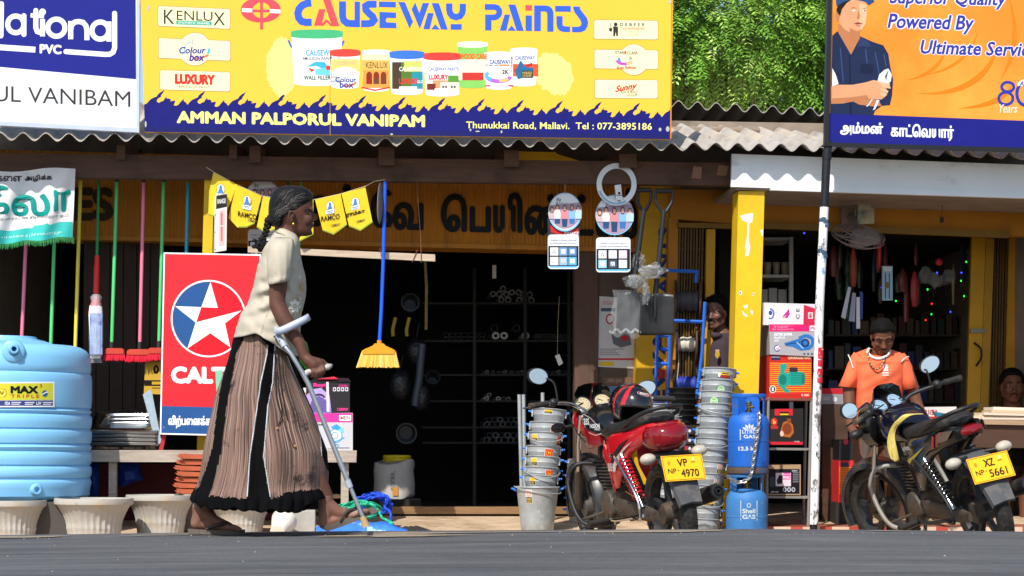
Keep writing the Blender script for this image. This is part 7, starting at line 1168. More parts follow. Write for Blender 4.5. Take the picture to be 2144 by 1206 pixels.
        mb = MB(); [mb.prism([Vector((-.6, s_ * .15, .755)), Vector((-.7, s_ * .125, .77)), Vector((-.75, s_ * .1, .82)), Vector((-.64, s_ * .14, .82))], (0, .004 * s_, 0), M('dusty_lens', '#6a5a50', .3, var=.2)) for s_ in (-1, 1)]; mb.build('tail_trim', t, **L)
    mb = MB();
    if A: lofty(mb, [(-.58, 0, .755, .11, .075), (-.68, 0, .755, .13, .092), (-.76, 0, .752, .118, .085), (-.81, 0, .75, .08, .058), (-.83, 0, .748, .03, .025)], redl, 28, 2.8)
    else: lofty(mb, [(-.74, 0, .795, .075, .03), (-.79, 0, .795, .07, .026), (-.8, 0, .795, .04, .014)], redl, 20, 2.6)
    mb.build('tail_light', t, **L)
    tb('grab_rail', [(-.4, .14, .83), (-.6, .145, .88), (-.74, .1, .915), (-.78, 0, .925), (-.74, -.1, .915), (-.6, -.145, .88), (-.4, -.14, .83)], .013, blk, 10, smooth=5)
    mb = MB(); rings = []
    for x, z, hw in ((-.46, .63, .07), (-.6, .66, .075), (-.72, .65, .085), (-.8, .6, .09), (-.87, .5, .09), (-.93, .36, .075)): rings.append([Vector((x + dx, y_, z + dz)) for y_, dx, dz in ((-hw, .012, -.02), (-hw * .9, -.004, 0), (0, -.012, .008), (hw * .9, -.004, 0), (hw, .012, -.02), (hw * .8, .006, -.012), (0, -.002, -.004), (-hw * .8, .006, -.012))])
    mb.loft(rings, M('mudflap_grey', '#4a4b4e', .5, var=.2, s=5, dirt=[('#7a7066', 4, .55, .75)])); mb.build('rear_fender', t, **L)
    nrm = Vector((-.93, 0, .36)).normalized(); up = (Matrix.Rotation(R(-6), 3, nrm) @ Vector((.36, 0, .93))).normalized(); rt = (Matrix.Rotation(R(-6), 3, nrm) @ Vector((0, -1, 0))).normalized(); c = Vector((-.885, 0, .565)); PW, PH = .127, .078
    mb = MB(); mb.prism([c + rt * sx * PW + up * sz * PH for sx, sz in ((-1, -1), (1, -1), (1, 1), (-1, 1))], nrm * .003, plm); pl_ = mb.build('number_plate', t, bevel=.0, **L); q = Pr(lambda x, y, l: c + rt * x + up * (-y) + nrm * (.0032 + .0004 * l)); q.stroke([(-PW * .95, -PH * .92), (PW * .95, -PH * .92), (PW * .95, PH * .92), (-PW * .95, PH * .92)], .003, '#4a3c14', 1, closed=True); l1, l2, l3 = plate; Kp = '#28221a'
    q.text(l1, -.035, -.055, .03, -.008, Kp, 2, .04); q.rect(.052, -.034, .078, -.029, Kp, 2); q.text(l2, -.1, .002, -.048, .032, Kp, 2, .02); q.ell(-.036, .015, .004, .004, Kp, 2, 10); q.text(l3, -.022, .01, .09, .058, Kp, 2, .03); q.ell(-.085, -.033, .009, .014, '#b88a20', 2, 14); q.ell(.07, -.05, .009, .009, '#d8c890', 2, 14); q.mb.build('plate_lettering', pl_, local=True)
    for s_ in (-1, 1):
        o = tb('indicator', [(-.74, s_ * .06, .645), (-.76, s_ * .12, .64)], .011, blk, 8); mb = MB(); mb.ell((-.775, s_ * .165, .64), (.042, .05, .034), clrl, n=18); mb.build('lens', o, **L); o = tb('front_indicator', [(.46, s_ * .1, .84), (.46, s_ * .17, .84)], .01, blk, 8, True); mb = MB(); mb.ell(S_((.46, s_ * .21, .84)), (.035, .05, .032), blk if s_ > 0 else M('amber_lens', '#c87820', .2), n=16); mb.build('lens', o, **L)
    if A or True:
        gsm = chrome if A else blk; o = tb('saree_guard', [(-.3, .2, .66), (-.4, .22, .665), (-.58, .235, .55), (-.7, .235, .42), (-.72, .235, .33), (-.66, .22, .29), (-.5, .2, .3)], .0095, gsm, 8, smooth=6);
        for k in range(4): f = k / 3; mb = MB(); mb.tube([(-.36 - .05 * k, .2, .6 - .075 * k), (-.56 - .05 * k, .21, .53 - .06 * k)], .0028, gsm, 5); mb.build('guard_bar', o, **L)
    mb = MB(); mb.tube(crv([(.18, .06, .3), (-.2, .2, .27), (-.56, .2, .3), (-.66, .2, .31)], 4), .012, chrome if A else blk, 8); mb.build('step_bar', t, **L); mb = MB(); mb.tube([(.02, .13, .25), (.0, .28, .25)], [.017, .021], rub, 10); mb.tube([(.02, -.13, .25), (.0, -.28, .25)], [.017, .021], rub, 10); mb.build('foot_peg', t, **L); mb = MB(); mb.tube(crv([(.06, .14, .3), (.2, .2, .27), (.26, .22, .255)], 4), .009, eng, 8); mb.ell((.27, .23, .255), (.02, .03, .012), rub, n=10); mb.build('gear_lever', t, **L); tb('side_stand', [(.0, .1, .24), (-.1, .22, .05), (-.12, .26, .035)], .012, eng, 8); tb('kick_lever', [(-.04, -.14, .33), (-.16, -.18, .3), (-.17, -.24, .31)], .011, chrome, 8)
    tb('crash_guard', [(.28, .03, .58), (.33, .17, .6), (.36, .235, .5), (.27, .245, .3), (.18, .2, .22), (.14, .06, .22)], .0145, blk if A else mt, 10, smooth=6); tb('crash_guard', [(.28, -.03, .58), (.33, -.17, .6), (.36, -.235, .5), (.27, -.245, .3), (.18, -.2, .22), (.14, -.06, .22)], .0145, blk if A else mt, 10, smooth=6)
    mb = MB(); lofty(mb, [(-.05, .1, .36, .01, .03), (-.1, .115, .34, .018, .05), (-.55, .125, .31, .018, .05), (-.7, .125, .3, .014, .03)], eng, 16, 2.6); mb.build('chain_case', t, **L)
    yL, zL, yR, zR, tl = mir; zb = lambda y: tl * y; hb = [(.14, .45, .97 + zb(.45)), (.18, .31, .98 + zb(.3)), (.28, .16, .97 + zb(.15)), (.295, .06, .925), (.295, -.06, .925), (.28, -.16, .97 - zb(.15)), (.18, -.31, .98 - zb(.3)), (.14, -.45, .97 - zb(.45))]; tb('handlebar', hb, .0125, chrome if A else blk, 10, True, smooth=6)
    for s_ in (-1, 1):
        g_ = tb('grip', [(.133, s_ * .475, .969 + zb(s_ * .475)), (.163, s_ * .345, .98 + zb(s_ * .34))], [.019, .018], rub, 12, True); mb = MB(); mb.ell(S_((.178, s_ * .305, .984 + zb(s_ * .3))), (.03, .03, .028), blk, n=14); mb.build('switch_pod', g_, **L); tb('lever', [(.21, s_ * .31, .97 + zb(s_ * .3)), (.23, s_ * .38, .965 + zb(s_ * .38)), (.19, s_ * .5, .96 + zb(s_ * .48))], .006, chrome if A else blk, 6, True, smooth=4)
        yz = (yL, zL) if s_ > 0 else (yR, zR)
        mk = tb('mirror', [(.195, s_ * .27, .99 + zb(s_ * .27)), (.2, s_ * .275, (yz[1] + 1.05) / 2 + zb(s_ * .1)), (.217, yz[0] - s_ * .055, yz[1] - .02)], .0065, blk, 8, True, smooth=5); mb = MB(); xf = SM @ Matrix.Translation((.218, yz[0], yz[1])) @ Matrix.Rotation(R(14 * s_) - steer * .6, 4, 'Z') @ Matrix.Rotation(R(-4), 4, 'Y') @ Matrix.Rotation(R(16 * s_), 4, 'X'); k = 1 if A else .95
        sh = lambda y_, z_: (y_ * .072 * k, z_ * (.05 if A else .052) * k); rings = []
        for x_, sc_ in ((.03, .3), (.022, .75), (.008, 1.0), (-.006, 1.03), (-.008, .97)): rings.append([xf @ Vector((x_, *(v_ * sc_ for v_ in sh(math.copysign(abs(math.cos(a)) ** .8, math.cos(a)), math.copysign(abs(math.sin(a)) ** .85, math.sin(a)))))) for a in [2 * math.pi * i / 28 for i in range(28)]])
        mb.loft(rings, blk); mb.build('mirror_shell', mk, **L); mb = MB(); rr_ = [xf @ Vector((-.0095, *(v_ * .95 for v_ in sh(math.cos(a), math.sin(a))))) for a in [2 * math.pi * i / 28 for i in range(28)]]; mb.prism(rr_, xf.to_3x3() @ Vector((-.001, 0, 0)), mirr_sky); mb.build('mirror_glass', mk, **L)
    mb = MB(); mb.box((.26, -.11, .905), (.34, .11, .93), chrome if A else blk, xf=SM); mb.build('yoke', t, **L)
    cl = M('clock_face', '#b8aa88', .3, var=.1);
    for s_ in (-1, 1):
        xf = SM @ Matrix.Translation((.34, s_ * .068, .965)) @ Matrix.Rotation(R(-52), 4, 'Y'); mb = MB(); mb.lathe([(.035, -.04), (.058, -.02), (.062, .016), (.058, .02), (.052, .012)], blk, n=28, xf=xf); c_ = mb.build('clock', t, **L); mb = MB(); mb.lathe([(.051, .012), (.0509, .0135), (.002, .0137)], cl if A else M('clock_blue', '#8fa8c0', .2), n=28, xf=xf); mb.tube([xf @ Vector((0, 0, .016)), xf @ Vector((.02, .03, .016))], .002, blk, 5); [mb.tube([xf @ Vector((.034 * math.cos(a), .034 * math.sin(a), .0145)), xf @ Vector((.042 * math.cos(a), .042 * math.sin(a), .0145))], .0016, blk, 4) for a in [2 * math.pi * i / 12 for i in range(12)]]; mb.build('dial', c_, **L)
    mb = MB(); k = 1.0 if A else 1.5; rings = []
    for x_, zc_, hw, hh in ((.34, .87, .095, .085), (.39, .86, .11 * k, .1 * k), (.48, .85, .105 * k, .1 * k), (.54, .845, .08, .08), (.56, .845, .03, .04)): rings.append([S_((x_, hw * math.copysign(abs(math.cos(a)) ** .8, math.cos(a)), zc_ + hh * math.copysign(abs(math.sin(a)) ** .8, math.sin(a)))) for a in [2 * math.pi * i / 24 for i in range(24)]])
    mb.loft(rings, redp if A else blg); hl = mb.build('headlamp_cowl', t, **L); mb = MB(); rings = []
    for x_, z_, hw in ((.43, .93, .115), (.43, .99, .125), (.4, 1.05, .115), (.375, 1.085, .08), (.365, 1.095, .02)): rings.append([S_((x_ - .1 * (y_ / .12) ** 2, y_, z_ - (0 if dx == 0 else .0))) + Vector((dx, 0, 0)) for dx, ys_ in ((0, [hw * (i / 6 - 1) for i in range(13)]), (.005, [hw * (1 - i / 6) for i in range(13)])) for y_ in ys_])
    mb.loft(rings, M('visor_smoke', '#0c1210', .1, spec=.8, coat=.5, var=.05)); mb.build('visor', hl, **L)
    for p in ([(.28, .08, .98), (.4, .14, .92), (.4, .1, .78), (.34, .05, .7)], [(.26, -.1, .98), (.4, -.1, .95), (.44, -.06, .8), (.3, -.04, .72)]): tb('cable', p, .005, blk, 6, True, smooth=6)
    tb('wire_loom', [(.05, .03, .68), (-.02, .08, .5), (-.06, .09, .3)], .009, rub, 6, smooth=5)
    c = G(px, Y, gzb); t.location = c; t.rotation_euler = (Matrix.Rotation(heading, 3, 'Z') @ Matrix.Rotation(-lean, 3, 'X')).to_euler(); return t
red_b = bike('red and black motorcycle on its stand between the bucket stacks', 1331, -1.42, R(180 - 70 - 4.7), R(9), R(-4), True, ('VP', 'NP', '4970'), (.37, 1.19, -.32, 1.01, .1), BIKE_Z + .045); blk_b = bike('black motorcycle with red tail stripes parked on the right before the man in orange', 1991, -1.62, R(180 - 77 - 4.7), R(18), R(19), False, ('XZ', 'NP', '5661'), (.42, 1.03, -.33, 1.12, -.02), BIKE_Z + .075)
def on_bike(b, v): return b.matrix_basis @ Vector(v)
hp = on_bike(red_b, (-.24, -.01, .95)) ; t = thing('helmet', 'black and red full face helmet resting on the seat of the red motorcycle', 'helmet', hp - Vector((0, 0, .12)))
hr = Matrix.Translation(hp) @ Matrix.Rotation(R(-90 - 4.7) + R(28), 4, 'Z') @ Matrix.Rotation(R(-10), 4, 'X') @ Matrix.Rotation(R(14), 4, 'Y')
hblk = M('helmet_black', '#14141a', .14, var=.06, coat=.8); hred = M('helmet_red', '#b81a26', .2, var=.06, coat=.6); hlin = M('helmet_lining', '#161414', .95, var=.2)
n, k = 56, 34; vs = []; fs = []; fm = []
def hpt(a, e, s_=1.): # azimuth, elevation
    r = Vector((.158 * math.cos(e) * math.cos(a), .125 * math.cos(e) * math.sin(a), .125 * math.sin(e))); r.x += .02 * (math.sin(e) < -.2) * math.cos(a) * math.cos(e); r.z += .0; return hr @ (r * s_)
for s_, mats_ in ((1., None), (.9, hlin)):
    o = len(vs)
    for j in range(k + 1):
        e = R(-58 + 148 * j / k)
        for i in range(n): vs.append(hpt(2 * math.pi * i / n, e, s_))
    for j in range(k):
        e = -58 + 148 * (j + .5) / k
        for i in range(n):
            a = 360 * (i + .5) / n; a = a - 360 if a > 180 else a
            if abs(a) < 62 and e < 6 - .004 * a * a: continue
            i2 = (i + 1) % n; f = (o + j * n + i, o + j * n + i2, o + (j + 1) * n + i2, o + (j + 1) * n + i); fs.append(f if s_ == 1 else f[::-1]); st_ = (52 < abs(a) < 66 and e > -50) or (84 < abs(a) < 92 and -40 < e < 60) ; fm.append(hlin if mats_ else (hred if st_ else hblk))
mb = MB(); mb.v = vs; mb.f = [list(f) for f in fs]; mb.fm = [mb.mi(m_) for m_ in fm]; mb.build('shell', t, angle=60)
mb = MB(); edge_ = [hpt(R(a), R(-30), 1.0) for a in range(62, 63, 6)] + [hpt(R(62), R(e), 1.0) for e in range(-56, -8, 6)] + [hpt(R(a), R(6 - .004 * a * a), 1.0) for a in range(60, -61, -6)] + [hpt(R(-62), R(e), 1.0) for e in range(-10, -58, -6)]; mb.tube(edge_, .007, hlin, 6); mb.build('eye_port_trim', t)
mb = MB(); mb.tube([hpt(2 * math.pi * i / 40, R(-58), .97) for i in range(40)], .009, hlin, 7, closed=True); mb.build('neck_roll', t)
q = Pr(lambda x, y, l: hpt(R(x), R(y), 1.003 + .004 * l)); q.poly([(28 * math.cos(R(a)), 44 + 7 * math.sin(R(a))) for a in range(0, 360, 15)], '#d8d0d4', 1); q.poly([(26 * math.cos(R(a)), 44 + 5.6 * math.sin(R(a))) for a in range(0, 360, 15)], '#c02838', 2); q.text('STUDDS', 18, 47, -18, 41, '#f0e8e8', 3, .04); q.build('badge_print', t)
YW = -4.76
def A_(x, y, d=0.): return P(380 + x / 3.0158, 360 + y / 3.0158, YW + d)
def B_(x, y, d=0.): return P(380 + x / 3.0143, 740 + y / 3.0143, YW + d)
skin = M('skin_dark', '#5e3c30', .55, var=.14, s=30, bump=.0006, spec=.3, dirt=[('#4c3026', 9, .56, .8)]); skin_f = M('skin_foot', '#7a5444', .6, var=.15, s=26, dirt=[('#9a8474', 7, .56, .75)])
sW = ppm(YW)
woman = thing('person', 'woman in cream blouse and long striped brown skirt walking with a forearm crutch', 'person', P(560, 1118, YW))
mb = MB()
def ring_px(xl, xr, y, hw, n=28, p=2.2, dc=0., f=A_):
    r = []
    for i in range(n):
        a = 2 * math.pi * i / n; c, s_ = math.cos(a), math.sin(a); r.append(f((xl + xr) / 2 + (xr - xl) / 2 * math.copysign(abs(c) ** (2 / p), c), y, dc + hw * math.copysign(abs(s_) ** (2 / p), s_)))
    return r
mb.loft([ring_px(a, b, y, h) for y, a, b, h in ((96, 640, 745, .02), (110, 610, 785, .042), (140, 580, 818, .06), (172, 566, 828, .069), (200, 560, 831, .072), (222, 559, 830, .073), (240, 560, 825, .073), (256, 562, 820, .072), (280, 568, 820, .069), (305, 585, 818, .064), (322, 612, 819, .06), (345, 640, 818, .054), (365, 655, 819, .05), (384, 680, 818, .042), (396, 700, 811, .034), (406, 725, 795, .02))][::-1], skin)
mb.chain([(A_(824, 250), .0065), (A_(831, 274), .0085), (A_(835, 293), .0112)], skin); mb.ell(A_(839, 298), (.0105, .012, .0095), skin)
for s_ in (-1, 1): mb.ell(A_(827, 305, s_ * .011), (.0105, .0075, .0075), skin); mb.ell(A_(785, 296, s_ * .036), (.03, .02, .03), skin)
mb.ell(A_(822, 331), (.0095, .019, .0055), skin); mb.ell(A_(821, 345), (.0085, .017, .0055), skin); mb.ell(A_(810, 384), (.013, .02, .012), skin); mb.cap(A_(818, 236, -.034), A_(818, 236, .034), .0095, .0095, skin)
for s_ in (-1, 1): mb.ell(A_(695, 281, s_ * .079), (.0155, .0085, .025), skin, rot=Matrix.Rotation(R(8), 3, 'Y')); mb.ell(A_(702, 312, s_ * .076), (.008, .006, .009), skin)
mb.chain([(A_(655, 320), .05), (A_(672, 420), .054), (A_(650, 480), .08)], skin)
mb.chain([(A_(642, 500), .068), (A_(622, 700), .088), (A_(580, 900), .1), (A_(535, 1060), .1)], skin)
mb.chain([(A_(628, 500, -.085), .045), (A_(622, 520, -.15), .045), (A_(612, 690, -.175), .0415), (A_(604, 800, -.18), .036), (A_(604, 836, -.182), .0355), (A_(640, 915, -.19), .037), (A_(690, 1000, -.2), .033), (A_(750, 1090, -.21), .026), (B_(776, 22, -.215), .0225)], skin)
mb.chain([(A_(640, 480, .09), .06), (A_(640, 500, .145), .05), (A_(640, 700, .18), .042), (A_(630, 860, .19), .036), (A_(640, 1040, .19), .028), (A_(650, 1110, .17), .03)], skin)
mb.chain([(B_(776, 22, -.215), .0225), (B_(800, 45, -.217), .027), (B_(836, 72, -.217), .03)], skin); mb.chain([(B_(800, 45, -.215), .024), (B_(868, 64, -.213), .024)], skin); mb.ell(B_(850, 85, -.208), (.032, .018, .024), skin)
for x, y, L, r in ((826, 82, 62, .0098), (848, 84, 66, .0104), (870, 82, 60, .0102), (890, 78, 48, .0092)):
    mb.chain([(B_(x, y, -.224), r * 1.12), (B_(x + 9, y + L * .55, -.238), r * 1.05), (B_(x + 4, y + L, -.228), r * .96), (B_(x - 6, y + L * .98, -.205), r * .85)], skin)
mb.chain([(B_(846, 62, -.2), .017), (B_(886, 52, -.2), .0135), (B_(914, 72, -.203), .0115), (B_(926, 98, -.208), .0095)], skin)
mb.chain([(P(552, 740, YW - .07), .09), (P(612, 900, YW - .08), .062), (P(640, 960, YW - .08), .056), (B_(908, 905, -.08), .036), (B_(912, 960, -.08), .034)], skin); mb.chain([(P(535, 740, YW + .07), .09), (P(520, 920, YW + .08), .062), (P(480, 990, YW + .08), .056), (B_(118, 970, .06), .036), (B_(118, 1010, .06), .034)], skin)
def foot(ank, heel, inst, ball, toes, d, wd):
    mb.chain([(B_(*ank, d), .035), (B_(*heel, d), .030)], skin_f); mb.chain([(B_(*ank, d), .034), (B_(*inst, d), .028), (B_(*ball, d), .021)], skin_f); mb.chain([(B_(*heel, d), .028), (B_((heel[0] + ball[0]) / 2, (heel[1] + ball[1]) / 2 + 2, d), .024), (B_(*ball, d), .020)], skin_f)
    for k in range(5):
        o = (k - 2) / 2 * wd; f = (1, .97, .9, .8, .68)[k]; x0, y0 = ball[0] - 16 * (k > 2) * (k - 2), ball[1] + 2; x1, y1 = x0 + (toes[0] - ball[0]) * f, y0 + (toes[1] - ball[1]) * f
        mb.chain([(B_(x0 - 30, y0 - (toes[1] - ball[1]) * .2, d + o * .6), .018), (B_(x0, y0, d + o), .0165), (B_((x0 + x1) / 2, (y0 + y1) / 2 - 6, d + o * 1.08), .0115 if k else .014), (B_(x1, y1, d + o * 1.05), .0095 if k else .0125)], skin_f, 10)
foot((122, 1000), (98, 1072), (205, 1058), (300, 1094), (366, 1110), .06, .032); foot((914, 950), (905, 1068), (990, 1005), (1085, 1018), (1172, 992), -.08, .032)
def paintW(c): return 1 if c.z < P(500, 1036, YW).z else 0
body = fuse(mb, 'body', woman, .0045, 3, paint=paintW)
eyem, irism = M('eye_white', '#a39488', .25, var=.02), M('iris_dark', '#1a100c', .15, var=.02)
for s_ in (-1, 1): m2 = MB(); m2.ell(A_(800, 265, s_ * .046), (.010, .006, .0055), eyem, n=14); m2.ell(A_(803, 265, s_ * .0485), (.006, .0045, .0054), irism, n=12); m2.build('eye', woman); m2 = MB(); m2.tube(crv([A_(778, 246, s_ * .062), A_(800, 237, s_ * .052), A_(820, 238, s_ * .036)], 4), .0026, M('brow_hair', '#16100e', .8, var=.2), 6); m2.build('eyebrow', woman); m2 = MB(); m2.tube(crv([A_(786, 264, s_ * .056), A_(799, 257, s_ * .053), A_(811, 263, s_ * .043)], 4), .0022, M('brow_hair', ''), 6); m2.build('eyelid', woman)
m2 = MB(); m2.ell(A_(823, 331), (.009, .019, .005), M('lip_dark', '#5a3028', .45, var=.1)); m2.ell(A_(822, 345.5), (.0085, .0165, .005), M('lip_dark', '')); m2.build('lips', woman)
for s_ in (-1, 1): m2 = MB(); m2.tube(crv([A_(712, 268, s_ * .086), A_(705, 252, s_ * .089), A_(688, 252, s_ * .091), A_(678, 270, s_ * .091), A_(682, 296, s_ * .089), A_(698, 314, s_ * .085)], 5), .0038, skin, 7); m2.ell(A_(704, 284, s_ * .0855), (.005, .003, .007), M('ear_hollow_shade', '#2e1c16', .8), n=10); m2.build('ear_rim', woman)  # dark spot painted as the shade inside the ear
hairm = M('hair_black', '#0e0d0c', .42, var=.35, s=8, stretch=(3, 30, 30), bump=.004, spec=.22, dirt=[('#3a3836', 14, .66, .8, (.5, 2.5, 5))])
m2 = MB(); m2.loft([ring_px(a, b, y, h) for y, a, b, h in ((86, 655, 720, .015), (94, 620, 765, .038), (112, 590, 805, .058), (134, 572, 828, .068), (150, 564, 833, .074), (166, 558, 834, .077), (182, 554, 830, .079), (200, 551, 814, .0805), (214, 549, 800, .081), (228, 548, 784, .081), (245, 548, 745, .081), (258, 548, 690, .08), (285, 549, 664, .079), (305, 552, 655, .076), (325, 560, 648, .068), (345, 590, 640, .05), (352, 605, 630, .02))][::-1], hairm)
m2.ell(A_(585, 318), (.026, .045, .02), hairm); hair_o = fuse(m2, 'hair', woman, .005, 3)
HS = [(88, 655, 730, .02), (112, 590, 805, .058), (134, 572, 828, .068), (166, 558, 834, .077), (200, 551, 814, .0805), (228, 548, 784, .081), (258, 548, 720, .08), (285, 549, 664, .079), (325, 560, 648, .068), (345, 590, 640, .05)]
rg = random.Random(9); m2 = MB(); hs_ = M('hair_strand', '#1a1918', .45, var=.5, s=12, spec=.3); hs2 = M('hair_strand_grey', '#55514d', .45, var=.3, s=12)
for i in range(150):
    x0 = rg.uniform(690, 832); y0 = 106 + (x0 - 690) * .45 + rg.uniform(-12, 30) if rg.random() < .5 else rg.uniform(150, 236); x1, y1 = rg.uniform(556, 600), rg.uniform(240, 335); pts = []
    for k in range(9):
        f = k / 8; x = x0 + (x1 - x0) * f; y = y0 + (y1 - y0) * f ** 1.5 - 14 * math.sin(math.pi * f) * (y0 < 160); a_, b_, hw_ = next(((p[1] + (q_[1] - p[1]) * tt, p[2] + (q_[2] - p[2]) * tt, p[3] + (q_[3] - p[3]) * tt) for p, q_ in zip(HS, HS[1:]) for tt in [(y - p[0]) / (q_[0] - p[0])] if p[0] <= y <= q_[0]), (600, 650, .05)); c = (x - (a_ + b_) / 2) / ((b_ - a_) / 2)
        if abs(c) > .985: continue
        pts.append(A_(x, y, -(hw_ * (1 - abs(c) ** 2.2) ** (1 / 2.2)) - .0005 + rg.uniform(-.0012, .0008)))
    if len(pts) > 3: m2.tube(crv(pts, 2), rg.uniform(.0008, .0018), hs2 if rg.random() < .1 else hs_, 4)
sb2 = m2.build('hair_strands', hair_o); sb2['kind'] = 'stuff'
m2 = MB(); br_ = [(A_(560, 290), .024), (A_(548, 318), .018), (A_(542, 345), .016), (A_(534, 372), .015), (A_(526, 398), .014), (A_(516, 422), .013)]
for i in range(11): f = i / 10 * 4.99; k = int(f); u = f - k; c = br_[k][0].lerp(br_[k + 1][0], u); r = br_[k][1] * (1 - u) + br_[k + 1][1] * u; m2.ell(c + Vector((.005 * (-1) ** i, 0, 0)), (r * .85, r * .8, r * .75), hairm, rot=Matrix.Rotation(R(30 * (-1) ** i), 3, 'Y'), n=12)
m2.build('braid', woman)
m2 = MB(); rg = random.Random(3); hb_ = M('hairband_black', '#121114', .8, var=.3)
for i in range(46): a = A_(498 + rg.gauss(0, 20), 452 + rg.gauss(0, 18), rg.gauss(-.005, .014)); m2.ell(a, (rg.uniform(.007, .012), rg.uniform(.007, .011), rg.uniform(.006, .01)), hb_, n=8)
m2.build('hairband', woman); m2 = MB(); m2.ell(A_(706, 329, -.083), (.0065, .005, .0065), M('gold', '#d8a83c', .25, m=1., var=.05), n=14); m2.build('earring', woman)
BR = [(356, 604, 664, .045), (372, 594, 700, .062), (400, 572, 735, .10), (440, 546, 746, .145), (480, 520, 748, .168), (540, 499, 756, .182), (600, 478, 768, .188), (660, 466, 784, .188), (720, 452, 788, .183), (780, 436, 785, .178), (840, 412, 772, .178), (900, 374, 758, .182), (960, 352, 752, .19), (1010, 336, 748, .195), (1045, 328, 744, .2), (1170, 322, 742, .205)]
def rowi(T, y):
    if y <= T[0][0]: return T[0][1:]
    for a, b in zip(T, T[1:]):
        if y <= b[0]: t_ = (y - a[0]) / (b[0] - a[0]); return tuple(p + (q_ - p) * t_ for p, q_ in zip(a[1:], b[1:]))
    return T[-1][1:]
HEM = [(0, 1046), (.12, 1040), (.34, 1021), (.42, 1030), (.56, 1078), (.8, 1146), (1, 1166)]
lin_ = M('linen_cream', '#b4ac9a', .85, var=.08, s=12, bump=.00035, fine=300, dirt=[('#978e78', 3, .52, .75)])
def wr(x, y, a): # cloth folds
    return .006 * noise.noise(Vector((x * .012 + y * .006, y * .02 - x * .012, a))) * 2.6 + .012 * math.exp(-((x - 520) / 130) ** 2) * math.sin((y + .38 * x) * .062) * min(1, max(0, (y - 600) / 160)) * min(1, max(0, (1010 - y) / 120)) + .004 * math.sin((x * .9 - y * .25) * .06 + 1) * (y > 880)
def tors(a, v, off=0.):
    c, s_ = math.cos(a), math.sin(a); u = (1 + c) / 2; y = 356 + (itp(HEM, u) - 356) * v; xl, xr, hw = rowi(BR, y); p = 2.35
    x = (xl + xr) / 2 + (xr - xl) / 2 * math.copysign(abs(c) ** (2 / p), c); o = 1 + (wr(x, y, 1.5 if s_ > 0 else 0) + off) / hw
    return A_((xl + xr) / 2 + (x - (xl + xr) / 2) * (1 + wr(x, y, 3) * .25 / .15), y, hw * math.copysign(abs(s_) ** (2 / p), s_) * o)
m2 = MB(); n, k = 96, 60; vs = [tors(2 * math.pi * i / n, j / k) for j in range(k + 1) for i in range(n)]
m2.add(vs, [(j * n + i, j * n + (i + 1) % n, (j + 1) * n + (i + 1) % n, (j + 1) * n + i) for j in range(k) for i in range(n)], lin_); blouse = m2.build('blouse', woman, angle=80); sd = blouse.modifiers.new('s', 'SOLIDIFY'); sd.thickness = .003; sd.offset = 1
def sleeve(sg):
    m2 = MB(); rings = []
    for y, xl, xr, hd, dc in ((415, 600, 690, .03, .105), (432, 572, 702, .05, .125), (460, 556, 706, .062, .148), (500, 546, 704, .067, .162), (550, 541, 700, .068, .17), (600, 542, 696, .067, .174), (640, 548, 692, .066, .176), (660, 552, 690, .061, .177), (668, 553, 688, .063, .177), (684, 551, 684, .066, .177), (702, 551, 676, .065, .177)):
        r = []
        for i in range(44):
            a = 2 * math.pi * i / 44; g = 1 + .035 * math.sin(a * 11) * max(0, (y - 560) / 140) + .11 * noise.noise(Vector((math.cos(a) * 1.7, math.sin(a) * 1.7, y * .022))) + .05 * noise.noise(Vector((math.cos(a) * 4, math.sin(a) * 4, y * .01)))
            r.append(A_((xl + xr) / 2 + (18 if sg > 0 else 0) + (xr - xl) / 2 * math.cos(a) * g, y - (12 * math.cos(a) * (y - 600) / 100 if y > 600 else 0), sg * dc + hd * math.sin(a) * g))
        rings.append(r)
    m2.loft(rings, lin_, caps=False); o = m2.build('sleeve', woman, angle=80); sd = o.modifiers.new('s', 'SOLIDIFY'); sd.thickness = .003
sleeve(-1); sleeve(1)
m2 = MB(); up_, dn_ = [], []
for x, y, d, x2, y2, d2 in ((604, 350, 0, 590, 372, 0), (622, 352, -.035, 606, 384, -.06), (660, 368, -.058, 650, 402, -.092), (700, 400, -.06, 690, 438, -.1), (728, 440, -.045, 722, 486, -.085), (744, 480, -.02, 742, 520, -.04)): up_.append(A_(x, y, d)); dn_.append(A_(x2, y2, d2))
for sg in (1, -1):
    a_ = [Vector((v.x, YW + sg * (v.y - YW), v.z)) for v in crv(up_, 5)]; b_ = [Vector((v.x, YW + sg * (v.y - YW), v.z)) for v in crv(dn_, 5)]; kk = len(a_); m2.add(a_ + b_, [(i, i + 1, kk + i + 1, kk + i) for i in range(kk - 1)], lin_)
[m2.tube([v + Vector((0, -.003, 0)) for v in crv(dn_, 5)], .0016, M('seam_thread', '#857b66', .9), 5)]; o = m2.build('collar', woman, angle=80); sd = o.modifiers.new('s', 'SOLIDIFY'); sd.thickness = .004; sd.offset = 0
def blf(x, y, l):
    xl, xr, hw = rowi(BR, y); p = 2.35; c = max(-.999, min(.999, (x - (xl + xr) / 2) / ((xr - xl) / 2))); s_ = (1 - abs(c) ** p) ** (1 / p); return A_(x, y, -hw * s_ * (1 + wr(x, y, 0) / hw) - .003 - .0006 * l)
q = Pr(blf); Fw, Fg = '#e6e2d2', '#c89a3c'
for i in range(7): a = 2 * math.pi * i / 7 + .2; cx, cy = 716 + 24 * math.cos(a), 846 + 28 * math.sin(a); q.poly([(cx + 15 * math.cos(b) * math.cos(a) - 11 * math.sin(b) * math.sin(a), cy + 15 * math.cos(b) * math.sin(a) + 11 * math.sin(b) * math.cos(a)) for b in [2 * math.pi * k / 14 for k in range(14)]], Fw, 1 + .2 * i)
q.ell(716, 846, 8, 9, '#d0c49c', 3, 14); q.build('flower_patch', blouse)
